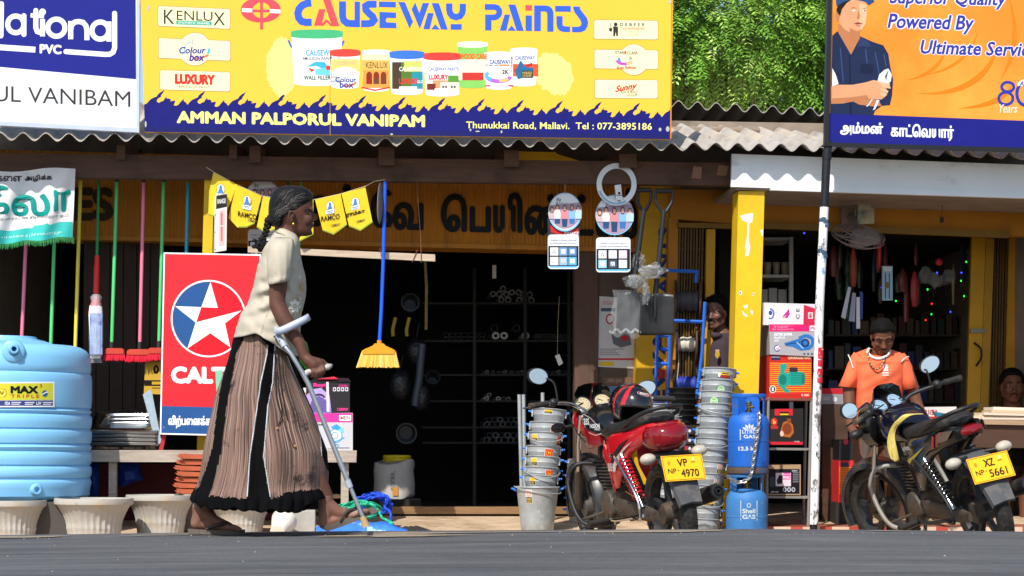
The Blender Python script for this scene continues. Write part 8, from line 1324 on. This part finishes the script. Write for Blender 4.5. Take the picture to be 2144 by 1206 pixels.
q = Pr(blf); [q.arc(763, 726, r, r * 1.5, 20, 340, 3, Fg, 1) for r in (16, 9)]; q.arc(746, 790, 12, 16, 0, 300, 2.5, Fg, 1); q.arc(740, 880, 10, 26, -60, 120, 2.5, Fg, 1); q.stroke([(712, 892), (704, 920), (720, 940)], 2.5, Fg, 1); q.ell(750, 800, 5, 8, Fw, 1.5, 10); q.build('embroidery', blouse)
q = Pr(blf); q.stroke([(560, 850), (536, 910), (514, 975), (500, 1020)], 1.8, '#7a7058', .3); q.stroke([(556, 470), (548, 540), (545, 596)], 1.5, '#9a9078', .3); q.build('seam', blouse)
SK = [(694, 496, 592, .14), (706, 490, 604, .15), (730, 485, 613, .16), (760, 477, 619, .175), (790, 466, 624, .19), (830, 451, 640, .205), (863, 445, 655, .215), (899, 436, 666, .225), (926, 430, 677, .232), (946, 427, 684, .238), (990, 420, 687, .25), (1022, 411, 686, .258), (1034, 404, 692, .265), (1044, 401, 697, .27), (1076, 404, 690, .275)]
SH = [(0, 1046), (.06, 1064), (.12, 1067), (.4, 1067), (.55, 1073), (.8, 1070), (.87, 1050), (.93, 1043), (1, 1040)]
RUF = [(400, 1018), (411, 1022), (433, 1038), (500, 1043), (566, 1045), (612, 1029), (650, 1026), (700, 1025)]
P1 = [(690, 488, 517), (715, 486, 510), (740, 482, 497), (800, 466, 486), (849, 457, 476), (939, 446, 466), (1015, 421, 446), (1040, 405, 440)]; P2 = [(690, 535, 570), (712, 548, 574), (722, 560, 576), (740, 559, 575), (800, 546, 571), (849, 539, 561), (956, 523, 552.5), (1045, 517, 567)]; P3 = [(690, 580, 640), (715, 592, 640), (740, 599, 640), (770, 610, 650), (800, 622, 660), (863, 652, 690), (889, 665, 700), (926, 671, 710), (955, 673, 710), (985, 684, 710), (1000, 700, 710), (1040, 700, 710)]
blkc = M('skirt_black', '#0a0a0c', .95, var=.3, s=10, spec=.08); strp = M('skirt_stripe', '#7a5e50', .8, var=.14, s=5, uvstripe=[('#3e2c26', 210, .48, .58), ('#ae9286', 330, .53, .62), ('#1e1614', 120, .6, .65)], dirt=[('#2e2220', 5.5, .57, .65)])
def skp(px, py, back=False, off=0., a=None):
    xl, xr, hw = rowi(SK, py); c = max(-1, min(1, (px - (xl + xr) / 2) / ((xr - xl) / 2))); s_ = math.sqrt(max(0, 1 - c * c)); th = math.acos(c); f = min(1, (py - 690) / 160)
    rip = f * (.0022 * math.sin(th * 74 + py * .01 + 3 * noise.noise(Vector((px * .02, py * .008, 1)))) + .014 * math.sin(th * 11 + py * .012 + (2 if back else 0)) + .012 * noise.noise(Vector((px * .012, py * .009, 4 if back else 0))) * 2)
    return P(px, py, YW + (1 if back else -1) * (hw * s_ + rip * s_ + off))
n, k = 200, 84; vs = []; uv = []; cen = []
for j in range(k + 1):
    for i in range(n):
        a = 2 * math.pi * i / n; u = (1 + math.cos(a)) / 2; y = 694 + (itp(SH, u) + (3 * math.sin(a * 23) + 7 * noise.noise(Vector((math.cos(a) * 3, math.sin(a) * 3, 8)))) * (.3 + .7 * (u < .9)) - 694) * (j / k); xl, xr, hw = rowi(SK, y); rf = itp(RUF, xl + (xr - xl) * u); fl = 1 + (.02 * math.sin(a * 31) if y > rf else 0); x = (xl + xr) / 2 + (xr - xl) / 2 * math.cos(a) * fl
        b_ = math.sin(a) > 0; p = skp(x, y, b_, .006 * math.sin(a * 37 + 1) if y > rf else 0); vs.append(p); uv.append((i / n * 2 if i < n / 2 else 2 - i / n * 2, j / k)); cen.append((x, y))
m2 = MB(); fs = [[], []]
def inp(T, x, y): a, b = rowi(T, y); return a < x < b
for j in range(k):
    for i in range(n):
        i2 = (i + 1) % n; x = (cen[j * n + i][0] + cen[j * n + i2][0]) / 2; y = (cen[j * n + i][1] + cen[(j + 1) * n + i][1]) / 2; dkk = y > itp(RUF, x) or inp(P1, x, y) or inp(P2, x, y) or inp(P3, x, y); fs[1 if dkk else 0].append((j * n + i, j * n + i2, (j + 1) * n + i2, (j + 1) * n + i))
m2.add(vs, fs[0], strp); o_ = m2.mi(blkc); m2.f += [list(f) for f in fs[1]]; m2.fm += [o_] * len(fs[1]); m2.uv = uv; skirt = m2.build('skirt', woman, angle=80); sd = skirt.modifiers.new('s', 'SOLIDIFY'); sd.thickness = .003
trm = M('trim_silver', '#c4c8cc', .4, var=.2, s=60)
for T, e in ((P2, 0), (P2, 1), (P3, 0)):
    m2 = MB(); pts = []
    y = 722 if T is P2 else 745
    while y < (1040 if T is P2 else 956): x = rowi(T, y)[e]; pts.append(skp(x + .8 * math.sin(y * 1.9), y, False, .003)); y += 1.7
    m2.tube(pts, [.0022 + .0014 * (i % 2) for i in range(len(pts))], trm, 6); m2.build('trim', skirt)
crd = M('cord_black', '#151416', .7); bead = M('bead_wood', '#c08a48', .4)
for pts, be in (([(575, 735), (577, 790), (581, 842), (600, 900), (614, 936)], [(618, 934), (610, 925)]), ([(582, 740), (588, 800), (594, 842), (602, 880)], []), ([(578, 745), (584, 820), (590, 862), (583, 890)], [(580.5, 897)])):
    m2 = MB(); m2.tube(crv([skp(x, y, False, .01) for x, y in pts], 6), .0022, crd, 6); cd = m2.build('drawstring', skirt)
    if be: m2 = MB(); [m2.ell(skp(x, y, False, .012), (.0045, .0045, .006), bead, n=10) for x, y in be[:1]]; m2.build('bead', cd)
solm, stm = M('sole_grey', '#5c544c', .8, var=.2, s=14, dirt=[('#8a7c6c', 6, .55, .75)]), M('strap_dark', '#3a332e', .6, var=.2)
for (h, tpt, d, lift, straps) in (((40, 1121), (402, 1126), .06, 0, ((338, 1098), (240, 1072), (155, 1108))), ((898, 1112), (1228, 982), -.08, 1, ((1128, 1000), (1045, 990), (1000, 1062)))):
    m2 = MB(); rings = []; N_ = 16
    for i in range(N_ + 1):
        f = i / N_; x = h[0] + (tpt[0] - h[0]) * f; y = h[1] + (tpt[1] - h[1]) * f + 6 * math.sin(math.pi * f); wd = (.036 + .012 * f) * (max(.02, math.sin(math.pi * min(1, .12 + f * .95)))) ** .4 * (1 if f < .86 else max(.25, math.sqrt(max(0, 1 - ((f - .86) / .145) ** 2)))); th_ = 30 if not lift else 24
        rings.append([B_(x + o2 * 2 * lift, y + o2, d + s_) for s_, o2 in ((-wd, -th_ / 2), (0, -th_ / 2 - 1), (wd, -th_ / 2), (wd * 1.02, th_ / 2), (0, th_ / 2), (-wd * 1.02, th_ / 2))])
    m2.loft(rings, solm); ff = m2.build('flip_flop', woman, angle=50); m2 = MB(); (tx_, ty_), (mx, my), (bx2, by2) = straps
    for s_ in (-1, 1): pth = crv([B_(tx_, ty_ + 6, d - .004), B_((tx_ + mx) / 2, (ty_ + my) / 2 - 8, d + s_ * .03), B_(mx, my + 8, d + s_ * .043), B_(bx2, by2, d + s_ * .045)], 6); m2.tube(pth, [.0045 + .004 * math.sin(math.pi * i / (len(pth) - 1)) for i in range(len(pth))], stm, 8)
    m2.build('strap', ff)
CD = -.245; alu = M('aluminium', '#b4b8bc', .3, m=.75, var=.1, s=14); gpl = M('crutch_plastic', '#a4acb8', .5, var=.08, s=8)
t = thing('crutch', 'grey aluminium forearm crutch held in the woman\'s right hand, its tan tip on the road', 'crutch', B_(1160, 1090, CD))
m2 = MB(); m2.tube([A_(612, 1040, CD + .03), A_(650, 1098, CD + .01), B_(690, 0, CD), B_(755, 108, CD), B_(775, 145, CD)], .0105, alu, 14); m2.tube([B_(755, 106, CD), B_(800, 190, CD), B_(1058, 828, CD)], .0115, alu, 14); m2.tube([B_(1050, 808, CD), B_(1156, 1062, CD)], .0092, alu, 14); m2.build('shaft', t)
m2 = MB(); m2.tube([A_(606, 1030, CD + .03), A_(630, 1066, CD + .02), A_(652, 1104, CD + .008)], [.013, .0145, .0135], gpl, 14); m2.tube([B_(1046, 800, CD), B_(1064, 846, CD)], .0145, gpl, 14); m2.tube([A_(600, 1040, CD + .03), A_(600, 985, CD + .05)], [.014, .012], gpl, 10); m2.build('joint_collar', t)
m2 = MB(); rg_ = [(585, 1005, .0), (600, 990, -.03), (636, 978, -.038), (700, 948, -.04), (768, 916, -.034), (786, 905, -.01), (792, 903, .03), (770, 920, .075), (700, 950, .09), (640, 978, .08)]; top2, bot2 = [], []
for x, y, dd in rg_: top2.append(A_(x, y - 4, CD + .03 + dd)); bot2.append(A_(x + 19, y + 40 - (8 if x > 760 else 0), CD + .03 + dd))
a_, b_ = crv(top2, 5), crv(bot2, 5); kk = len(a_); m2.add(a_ + b_, [(i, i + 1, kk + i + 1, kk + i) for i in range(kk - 1)], M('cuff_grey', '#a9b2c4', .45, var=.05)); o = m2.build('cuff', t, angle=60); sd = o.modifiers.new('s', 'SOLIDIFY'); sd.thickness = .005
m2 = MB(); m2.ell(A_(606, 1034, CD - .01), (.004, .003, .004), M('screw', '#5a5e66', .3, m=.8), n=10); m2.build('screw', t)
m2 = MB(); m2.tube(crv([B_(772, 140, CD), B_(800, 118, CD + .02), B_(860, 106, CD + .03), B_(926, 84, CD + .03), B_(934, 66, CD + .03)], 5), [.013] * 15 + [.0135, .0135, .0135, .014, .014, .013][:6], M('grip_grey', '#b8b4ac', .55, var=.1), 12); m2.build('hand_grip', t)
m2 = MB(); m2.tube([B_(1140, 1030, CD), B_(1150, 1052, CD), B_(1161, 1080, CD), B_(1165, 1094, CD)], [.012, .0145, .0165, .0175], M('tip_tan', '#b09468', .8, var=.15), 16); m2.build('rubber_tip', t)
m2 = MB(); m2.prism([P(x, y, YW + .14) for x, y in ((622, 712), (640, 718), (650, 745), (657, 772), (640, 776), (628, 760))], (0, .05, 0), M('bag_green', '#5cc030', .5, var=.1)); t = thing('handbag', 'bright green bag with black lower half, half hidden behind the woman\'s hand', 'bag', P(645, 790, YW + .14)); m2.build('bag_body', t, bevel=.006); m2 = MB(); m2.prism([P(x, y, YW + .138) for x, y in ((626, 757), (640, 775), (657, 771), (660, 790), (634, 792))], (0, .054, 0), M('bag_black', '#17181a', .5)); m2.build('bag_base', t, bevel=.006); q = Pr(onplane(YW + .14)); q.stroke([(624, 716), (632, 758)], 1.5, '#f0f0ec', 1); q.stroke([(630, 716), (638, 762)], 1.2, '#1a1a1a', 1); q.build('bag_print', t)
def head(mb, xf, sk, k=1.):
    E_ = lambda c, r, rot=None: mb.ell(xf @ (Vector(c) * k), tuple(v * k for v in r), sk, rot=(xf.to_3x3() @ rot) if rot else xf.to_3x3()); C_ = lambda a, b, ra, rb: mb.cap(xf @ (Vector(a) * k), xf @ (Vector(b) * k), ra * k, rb * k, sk)
    E_((-.012, 0, .03), (.094, .074, .084)); E_((.028, 0, -.03), (.058, .057, .085)); E_((.066, 0, -.098), (.02, .022, .02)); C_((.08, 0, .006), (.1, 0, -.034), .009, .0125); E_((.108, 0, -.036), (.012, .012, .011))
    for s_ in (-1, 1): C_((-.0, s_ * .05, -.06), (.058, s_ * .016, -.096), .028, .024); E_((.094, s_ * .014, -.04), (.011, .009, .009)); E_((.056, s_ * .038, -.028), (.028, .025, .026)); E_((-.005, s_ * .077, -.012), (.02, .009, .03)); C_((.079, s_ * .012, .02), (.066, s_ * .05, .017), .012, .011)
    E_((.084, 0, -.065), (.013, .024, .007)); E_((.083, 0, -.077), (.012, .021, .007)); C_((-.02, 0, -.06), (-.04, 0, -.2), .052, .058)
def face_bits(t, xf, k=1., tache=True, beard=False, lid=None):
    bm = M('brow_hair', '#16100e', .8, var=.2); V_ = lambda *p: xf @ (Vector(p) * k)
    for s_ in (-1, 1):
        m = MB()
        if lid: m.ell(V_(.07, s_ * .032, .0), (.0115 * k, .014 * k, .009 * k), lid, rot=xf.to_3x3(), n=12); m.build('eyelid', t)
        else: m.ell(V_(.0685, s_ * .032, .0), (.0115 * k, .0125 * k, .0065 * k), eyem, rot=xf.to_3x3(), n=12); m.ell(V_(.0765, s_ * .031, -.001), (.0042 * k, .0062 * k, .0056 * k), irism, rot=xf.to_3x3(), n=10); m.build('eye', t)
        m = MB(); m.tube([V_(.088, s_ * .012, .022), V_(.084, s_ * .032, .028), V_(.07, s_ * .052, .02)], [.0035 * k, .0045 * k, .0025 * k], bm, 6); m.build('eyebrow', t)
    if tache: m = MB(); [m.tube([V_(.097, 0, -.053), V_(.092, s_ * .016, -.057), V_(.082, s_ * .028, -.066)], [.004 * k, .0045 * k, .002 * k], bm, 7) for s_ in (-1, 1)]; m.build('moustache', t)
    if beard:
        m = MB(); rg = random.Random(6)
        for i in range(420):
            s_ = rg.choice((-1, 1)); f = rg.random(); p = Vector((.01 + .07 * f, s_ * (.062 - .05 * f ** 1.6), -.05 - .058 * f ** .7 + rg.uniform(-.012, .012))); m.ell(xf @ (p * k), (.0055 * k, .0045 * k, .006 * k), bm, n=5)
        m.build('beard', t)
def hair_cap(t, xf, mat, hl, k=1., thick=.009, nz_=.004):
    mb = MB(); n, kk = 48, 16; vs = []
    for layer in (thick, -.006):
        for j in range(kk + 1):
            for i in range(n):
                a = 2 * math.pi * i / n - math.pi; e0 = R(itp(hl, abs(math.degrees(a)))); e = e0 + (R(88) - e0) * j / kk; th_ = layer * (min(1, .35 + j / 4) if layer > 0 else 1); d = Vector((math.cos(e) * math.cos(a), math.cos(e) * math.sin(a), math.sin(e))); nn = nz_ * noise.noise(d * 9) + nz_ * .7 * noise.noise(d * 24); v = Vector((-.012 + d.x * (.096 + th_ + nn), d.y * (.077 + th_ + nn), .03 + d.z * (.086 + th_ + nn))); vs.append(xf @ (v * k))
    o = (kk + 1) * n; fs = []
    for j in range(kk):
        for i in range(n): i2 = (i + 1) % n; fs += [(j * n + i, j * n + i2, (j + 1) * n + i2, (j + 1) * n + i), (o + j * n + i2, o + j * n + i, o + (j + 1) * n + i, o + (j + 1) * n + i2)]
    for i in range(n): i2 = (i + 1) % n; fs += [(i2, i, o + i, o + i2)]
    fs += [tuple(kk * n + i for i in range(n))]; mb.add(vs, fs, mat); return mb.build('hair', t, angle=80)
hshort = M('hair_short', '#0c0a09', .8, var=.4, s=90, bump=.005, spec=.15)
HL = [(0, 38), (35, 36), (55, 24), (70, 2), (85, -8), (100, -20), (130, -42), (180, -48)]
def face_xf(c, yaw, pitch, roll=0.): # yaw 0 = towards the camera, positive = turned to the picture's right
    f = -CF; base = math.atan2(f.y, f.x); return Matrix.Translation(c) @ Matrix.Rotation(base + R(yaw), 4, 'Z') @ Matrix.Rotation(R(pitch), 4, 'Y') @ Matrix.Rotation(R(roll), 4, 'X')
YM = -.68
def C_(x, y, d=0.): return P(1680 + x / 2.4117, 640 + y / 2.4117, YM + d)
skm = M('skin_brown', '#6a4432', .55, var=.12, s=26, spec=.28, dirt=[('#452a1e', 8, .58, .8)])
man = thing('person', 'young man in orange T-shirt with white collar bending over the black motorcycle', 'person', G(1835, YM, gz(YM) - .05)); xfm = face_xf(C_(404, 153, -.06), -4, 32, 3); mb = MB(); head(mb, xfm, skm, .93)
mb.chain([(C_(395, 225, .0), .055), (C_(385, 290, .02), .07), (C_(385, 420, .03), .1), (C_(385, 560, .03), .11), (C_(385, 660, .03), .12)], skm); mb.chain([(C_(310, 290, .03), .045), (C_(256, 310, .0), .042), (C_(234, 400, -.04), .043), (C_(236, 500, -.07), .038), (C_(240, 520, -.08), .037), (C_(238, 570, -.13), .034), (C_(246, 618, -.2), .026), (C_(262, 640, -.24), .03), (C_(275, 655, -.27), .026)], skm)
mb.chain([(C_(465, 290, .03), .045), (C_(522, 312, .0), .042), (C_(552, 400, -.02), .043), (C_(576, 490, -.04), .038), (C_(586, 512, -.05), .036), (C_(604, 556, -.1), .033), (C_(628, 600, -.17), .025), (C_(642, 614, -.2), .03), (C_(654, 622, -.22), .027)], skm)
for hx, hy, hd, sg in ((275, 655, -.27, -1), (654, 622, -.22, 1)):
    for i in range(4): mb.chain([(C_(hx + sg * (-8 + i * 7), hy + 2, hd), .0105), (C_(hx + sg * (0 + i * 8), hy + 16, hd - .025), .0098), (C_(hx + sg * (2 + i * 7), hy + 30 - i * 2, hd - .015), .0088)], skm, 10)
    mb.chain([(C_(hx - sg * 14, hy - 4, hd), .013), (C_(hx - sg * 22, hy + 8, hd - .03), .0105), (C_(hx - sg * 16, hy + 20, hd - .04), .009)], skm, 10)
for sg, kx, ax in ((-1, 305, 330), (1, 455, 450)): mb.chain([(C_(385 + sg * 50, 650, .03), .095), (C_(kx, 860, -.02), .068), (C_(kx, 890, -.02), .058), (C_(kx + 6, 980, .03), .056), (C_(ax, 1120, .06), .036), (C_(ax, 1146, .05), .034), (C_(ax, 1172, -.08), .026)], skm)
fuse(mb, 'body', man, .0055, 3); face_bits(man, xfm, .93, lid=skm); hair_cap(man, xfm, hshort, [(0, 27), (35, 26), (58, 14), (70, -2), (85, -10), (100, -22), (130, -42), (180, -48)], .93, .011)
MR = [(216, 328, 434, .055), (228, 296, 470, .075), (245, 252, 516, .095), (275, 236, 540, .118), (330, 250, 530, .13), (400, 262, 514, .132), (480, 266, 504, .132), (560, 266, 502, .138), (612, 262, 506, .142)]
org = M('shirt_orange', '#ee6a42', .85, var=.06, s=8, bump=.0003, fine=260); wht = M('rib_white', '#dcd6d2', .8, var=.06)
def mfold(x, y): return .012 * noise.noise(Vector((x * .012, y * .02 + x * .008, 7))) * 1.8 + .011 * math.sin((x - 385) * .05 + y * .012) * max(0, (y - 330) / 280)
def msurf(x, y, l):
    xl, xr, hw = rowi(MR, y); p = 2.5; c = max(-.999, min(.999, (x - (xl + xr) / 2) / ((xr - xl) / 2))); s_ = (1 - abs(c) ** p) ** (1 / p); return C_(x, y, .01 - hw * s_ - mfold(x, y) * s_ - .004 - .0006 * l)
m2 = MB(); rings = []
for j in range(44):
    y = 216 + (612 - 216) * j / 43; xl, xr, hw = rowi(MR, y); r = []
    for i in range(72): a = 2 * math.pi * i / 72; c, s_ = math.cos(a), math.sin(a); p = 2.5; x = (xl + xr) / 2 + (xr - xl) / 2 * math.copysign(abs(c) ** (2 / p), c); r.append(C_(x, y + (34 * abs(s_) * (1 - j / 9) if j < 9 and s_ < 0 else 0), .01 + hw * math.copysign(abs(s_) ** (2 / p), s_) + mfold(x, y) * (-1 if s_ < 0 else 1) * abs(s_)))
    rings.append(r)
m2.loft(rings, org, caps=False); sh = m2.build('shirt', man, angle=80); sd = sh.modifiers.new('s', 'SOLIDIFY'); sd.thickness = .003; sd.offset = 1
for rows in (((236, 262, 310, 256, .05, .0), (258, 246, 310, 284, .066, -.0), (300, 228, 302, 320, .07, -.01), (350, 210, 288, 360, .068, -.025), (408, 182, 278, 416, .066, -.04)), ((236, 458, 512, 256, .05, 0), (258, 460, 532, 284, .066, 0), (300, 474, 552, 320, .07, 0), (350, 494, 566, 362, .062, -.012), (408, 503, 588, 414, .06, -.022))):
    m2 = MB(); rings = []
    for yy, xl, xr, y2, hd, dc in rows: rings.append([C_((xl + xr) / 2 + (xr - xl) / 2 * math.cos(a), (yy if rows[0][1] < 400 else y2 + 14) + ((y2 - yy) * .5 * (1 + math.cos(a)) if rows[0][1] < 400 else (yy - y2 - 10) * .5 * (1 + math.cos(a))), dc + hd * math.sin(a) * (1 + .06 * math.sin(3 * a + yy))) for a in [2 * math.pi * i / 36 for i in range(36)]])
    m2.loft(rings, org, caps=False); o = m2.build('sleeve', man, angle=80); sd = o.modifiers.new('s', 'SOLIDIFY'); sd.thickness = .003
m2 = MB(); m2.tube(crv([C_(336, 218, .0), C_(330, 234, -.05), C_(346, 256, -.088), (C_(386, 268, -.108)), C_(424, 254, -.088), C_(440, 232, -.05), C_(434, 216, .0)], 6), .0095, wht, 10); m2.build('collar', man)
for pts in ([C_(231, 247, -.05), C_(243, 275, -.072), C_(256, 314, -.09)], [C_(537, 257, -.05), C_(516, 266, -.075), C_(499, 284, -.095)]): m2 = MB(); m2.tube(crv(pts, 4), .0035, wht, 6); m2.build('piping', sh)
q = Pr(msurf); q.arc(420, 308, 12, 14, 0, 360, 3, '#ecd4c8', 1); q.poly([(408, 330), (414, 304), (426, 304), (434, 330)], '#ecd4c8', 1.4); q.ell(420, 300, 6, 7, '#ecd4c8', 2, 12); [q.rect(404, y, 436, y + 3.5, '#ecd4c8', 1) for y in (336, 343, 350)]; q.build('chest_print', sh)
m2 = MB(); pth = crv([C_(332, 235, -.07), C_(338, 280, -.125), C_(352, 306, -.138), C_(374, 321, -.142), C_(396, 306, -.14), C_(412, 280, -.13), C_(424, 240, -.07)], 9); bm_ = [M('bead_black', '#161412', .4), M('bead_yellow', '#d8b030', .4), M('bead_red', '#a03020', .4)]
for i, p in enumerate(pth): m2.ell(p, (.0058, .0058, .0058), bm_[1 if i % 5 == 0 else 2 if i % 7 == 3 else 0], n=8)
m2.build('necklace', man); m2 = MB(); m2.tube([C_(618, 584, -.15) + Vector((.03 * math.cos(a), .02 * math.sin(a), .012 * math.cos(a))) for a in [2 * math.pi * i / 16 for i in range(16)]], .008, M('wristband_red', '#c8202c', .6), 7, closed=True); m2.build('wristband', man)
shm_ = M('shorts_grey', '#5c5048', .9, var=.15, s=6); m2 = MB()
for sg, kx in ((-1, 305), (1, 455)): m2.loft([[C_(cx + hw_ * 242 * 2.4 / 2 * math.cos(a) * 1.1, y, .02 + hw_ * .9 * math.sin(a)) for a in [2 * math.pi * i / 28 for i in range(28)]] for y, cx, hw_ in ((590, 385 + sg * 30, .13), (660, 385 + sg * 48, .125), (760, (385 + sg * 50 + kx) / 2, .105), (880, kx, .098))], shm_, caps=False)
o = m2.build('shorts', man, angle=80); sd = o.modifiers.new('s', 'SOLIDIFY'); sd.thickness = .004
m2 = MB(); vs = []; ML = blk_b.matrix_basis; n, k = 16, 30; line = [(-.17, .0, .9), (-.13, .06, .915), (-.08, .1, .895), (-.03, .135, .86), (-.0, .16, .8), (.01, .172, .73), (.015, .175, .665)]
pl2 = crv(line, 5)
for j in range(len(pl2)):
    f = j / (len(pl2) - 1)
    for i in range(n + 1): u = i / n - .5; wd = .10 * (1 - .55 * f) + .02 * math.sin(f * 9); p = Vector(pl2[j]) + Vector((u * wd - .03 * f, .012 * math.sin(u * 22 + f * 4) * (.3 + f) + .008, .02 * u * f)); vs.append(ML @ p)
m2.add(vs, [(j * (n + 1) + i, (j + 1) * (n + 1) + i, (j + 1) * (n + 1) + i + 1, j * (n + 1) + i + 1) for j in range(len(pl2) - 1) for i in range(n)], M('duster_yellow', '#cfbc66', .9, var=.12, s=14, bump=.003)); o = single('duster', m2, 'yellow cloth draped over the side of the black motorcycle', 'cloth', angle=80); sd = o.modifiers.new('s', 'SOLIDIFY'); sd.thickness = .003
YD = .5
def E_(x, y, d=0.): return P(1050 + x / 3.016, 360 + y / 3.016, YD + d)
man2 = thing('person', 'bearded man in dark plum shirt looking out of the doorway behind the buckets', 'person', G(1495, YD, -.1)); xf2 = face_xf(E_(1346, 888, 0), -22, 4, 0); skd = M('skin_shade', '#6f4a3c', .5, var=.1, s=26); mb = MB(); head(mb, xf2, skd, 1.02)
mb.chain([(E_(1370, 990, .04), .06), (E_(1385, 1060, .05), .1), (E_(1390, 1300, .05), .13), (E_(1390, 1560, .05), .13)], skd)
for sg in (-1, 1): mb.chain([(E_(1385 + sg * 60, 1080, .05), .07), (E_(1385 + sg * 110, 1120, .05), .06), (E_(1385 + sg * 125, 1330, .05), .045), (E_(1385 + sg * 115, 1480, -.04), .036), (E_(1385 + sg * 100, 1580, -.1), .028), (E_(1385 + sg * 96, 1620, -.12), .034)], skd); mb.chain([(E_(1390 + sg * 60, 1560, .05), .1), (E_(1390 + sg * 65, 1900, .04), .065), (E_(1390 + sg * 65, 2220, .06), .04), (E_(1390 + sg * 65, 2240, -.08), .03)], skd)
fuse(mb, 'body', man2, .007, 3); face_bits(man2, xf2, 1.02, True, True); hair_cap(man2, xf2, hshort, [(0, 31), (35, 29), (58, 16), (72, -2), (85, -12), (100, -22), (130, -42), (180, -48)], 1.02, .02, .007)
plm_ = M('shirt_plum', '#3d3038', .9, var=.12, s=8); mb = MB(); mb.chain([(E_(1345, 1060, .05), .085), (E_(1385, 1100, .05), .12), (E_(1430, 1070, .05), .085)], plm_); mb.chain([(E_(1385, 1100, .05), .13), (E_(1388, 1300, .05), .145), (E_(1390, 1560, .05), .15)], plm_)
for sg in (-1, 1): mb.chain([(E_(1385 + sg * 60, 1085, .05), .085), (E_(1385 + sg * 112, 1125, .05), .075), (E_(1385 + sg * 124, 1260, .04), .065)], plm_)
mb.chain([(E_(1325, 1010, -.02), .02), (E_(1345, 1035, -.06), .022), (E_(1375, 1030, -.06), .02)], plm_); fuse(mb, 'shirt', man2, .008, 3)
q = Pr(onplane(YD - .125)); q.poly([(1498, 735), (1506, 735), (1507, 744), (1502, 751), (1497, 745)], '#b8982c', 1); q.rect(1498, 732, 1506, 735, '#c8a0a0', 1.3); q.build('badge', man2)
YS_ = 1.0; man3 = thing('person', 'man in dark shirt sitting in shade behind the counter at the right edge', 'person', G(2122, YS_, -.13)); xf3 = face_xf(P(2119, 808, YS_), -4, 4, 0); mb = MB(); head(mb, xf3, skm, 1.04); f3 = lambda x, y, d=0: P(x, y, YS_ + d)  # darker brown skin picked so the seated man looks shaded
mb.chain([(f3(2122, 850, .04), .06), (f3(2124, 890, .05), .1), (f3(2124, 1000, .05), .13)], skd)
for sg in (-1, 1): mb.chain([(f3(2124 + sg * 30, 872, .05), .065), (f3(2124 + sg * 48, 890, .04), .055), (f3(2124 + sg * 54, 950, .0), .042), (f3(2124 + sg * 40, 985, -.15), .034), (f3(2124 + sg * 30, 982, -.22), .036)], skd); mb.chain([(f3(2124 + sg * 22, 1000, .03), .1), (f3(2124 + sg * 26, 1010, -.4), .07), (f3(2124 + sg * 26, 1115, -.42), .045)], skd)
fuse(mb, 'body', man3, .008, 3); face_bits(man3, xf3, 1.04); hair_cap(man3, xf3, hshort, HL, 1.04, .016, .006)
mb = MB(); dsh = M('shirt_dark', '#2a2a26', .9, var=.1); mb.chain([(f3(2100, 876, .05), .085), (f3(2124, 896, .05), .125), (f3(2148, 876, .05), .085)], dsh); mb.chain([(f3(2124, 896, .05), .13), (f3(2124, 1000, .05), .15)], dsh)
for sg in (-1, 1): mb.chain([(f3(2124 + sg * 30, 876, .05), .08), (f3(2124 + sg * 50, 894, .04), .07), (f3(2124 + sg * 54, 930, .02), .06)], dsh)
fuse(mb, 'shirt', man3, .009, 3); mb = MB(); c = G(2124, YS_ + .05, -.13); mb.box((c.x - .2, c.y - .18, .22), (c.x + .2, c.y + .2, .27), cw); o = thing('stool', 'dark stool under the man sitting at the right edge', 'stool', c); mb.build('seat', o)
for a in (-1, 1):
    for b in (-1, 1): mb = MB(); mb.box((c.x + a * .16 - .02, c.y + b * .15 - .02, -.13), (c.x + a * .16 + .02, c.y + b * .15 + .02, .22), cw); mb.build('leg', o)
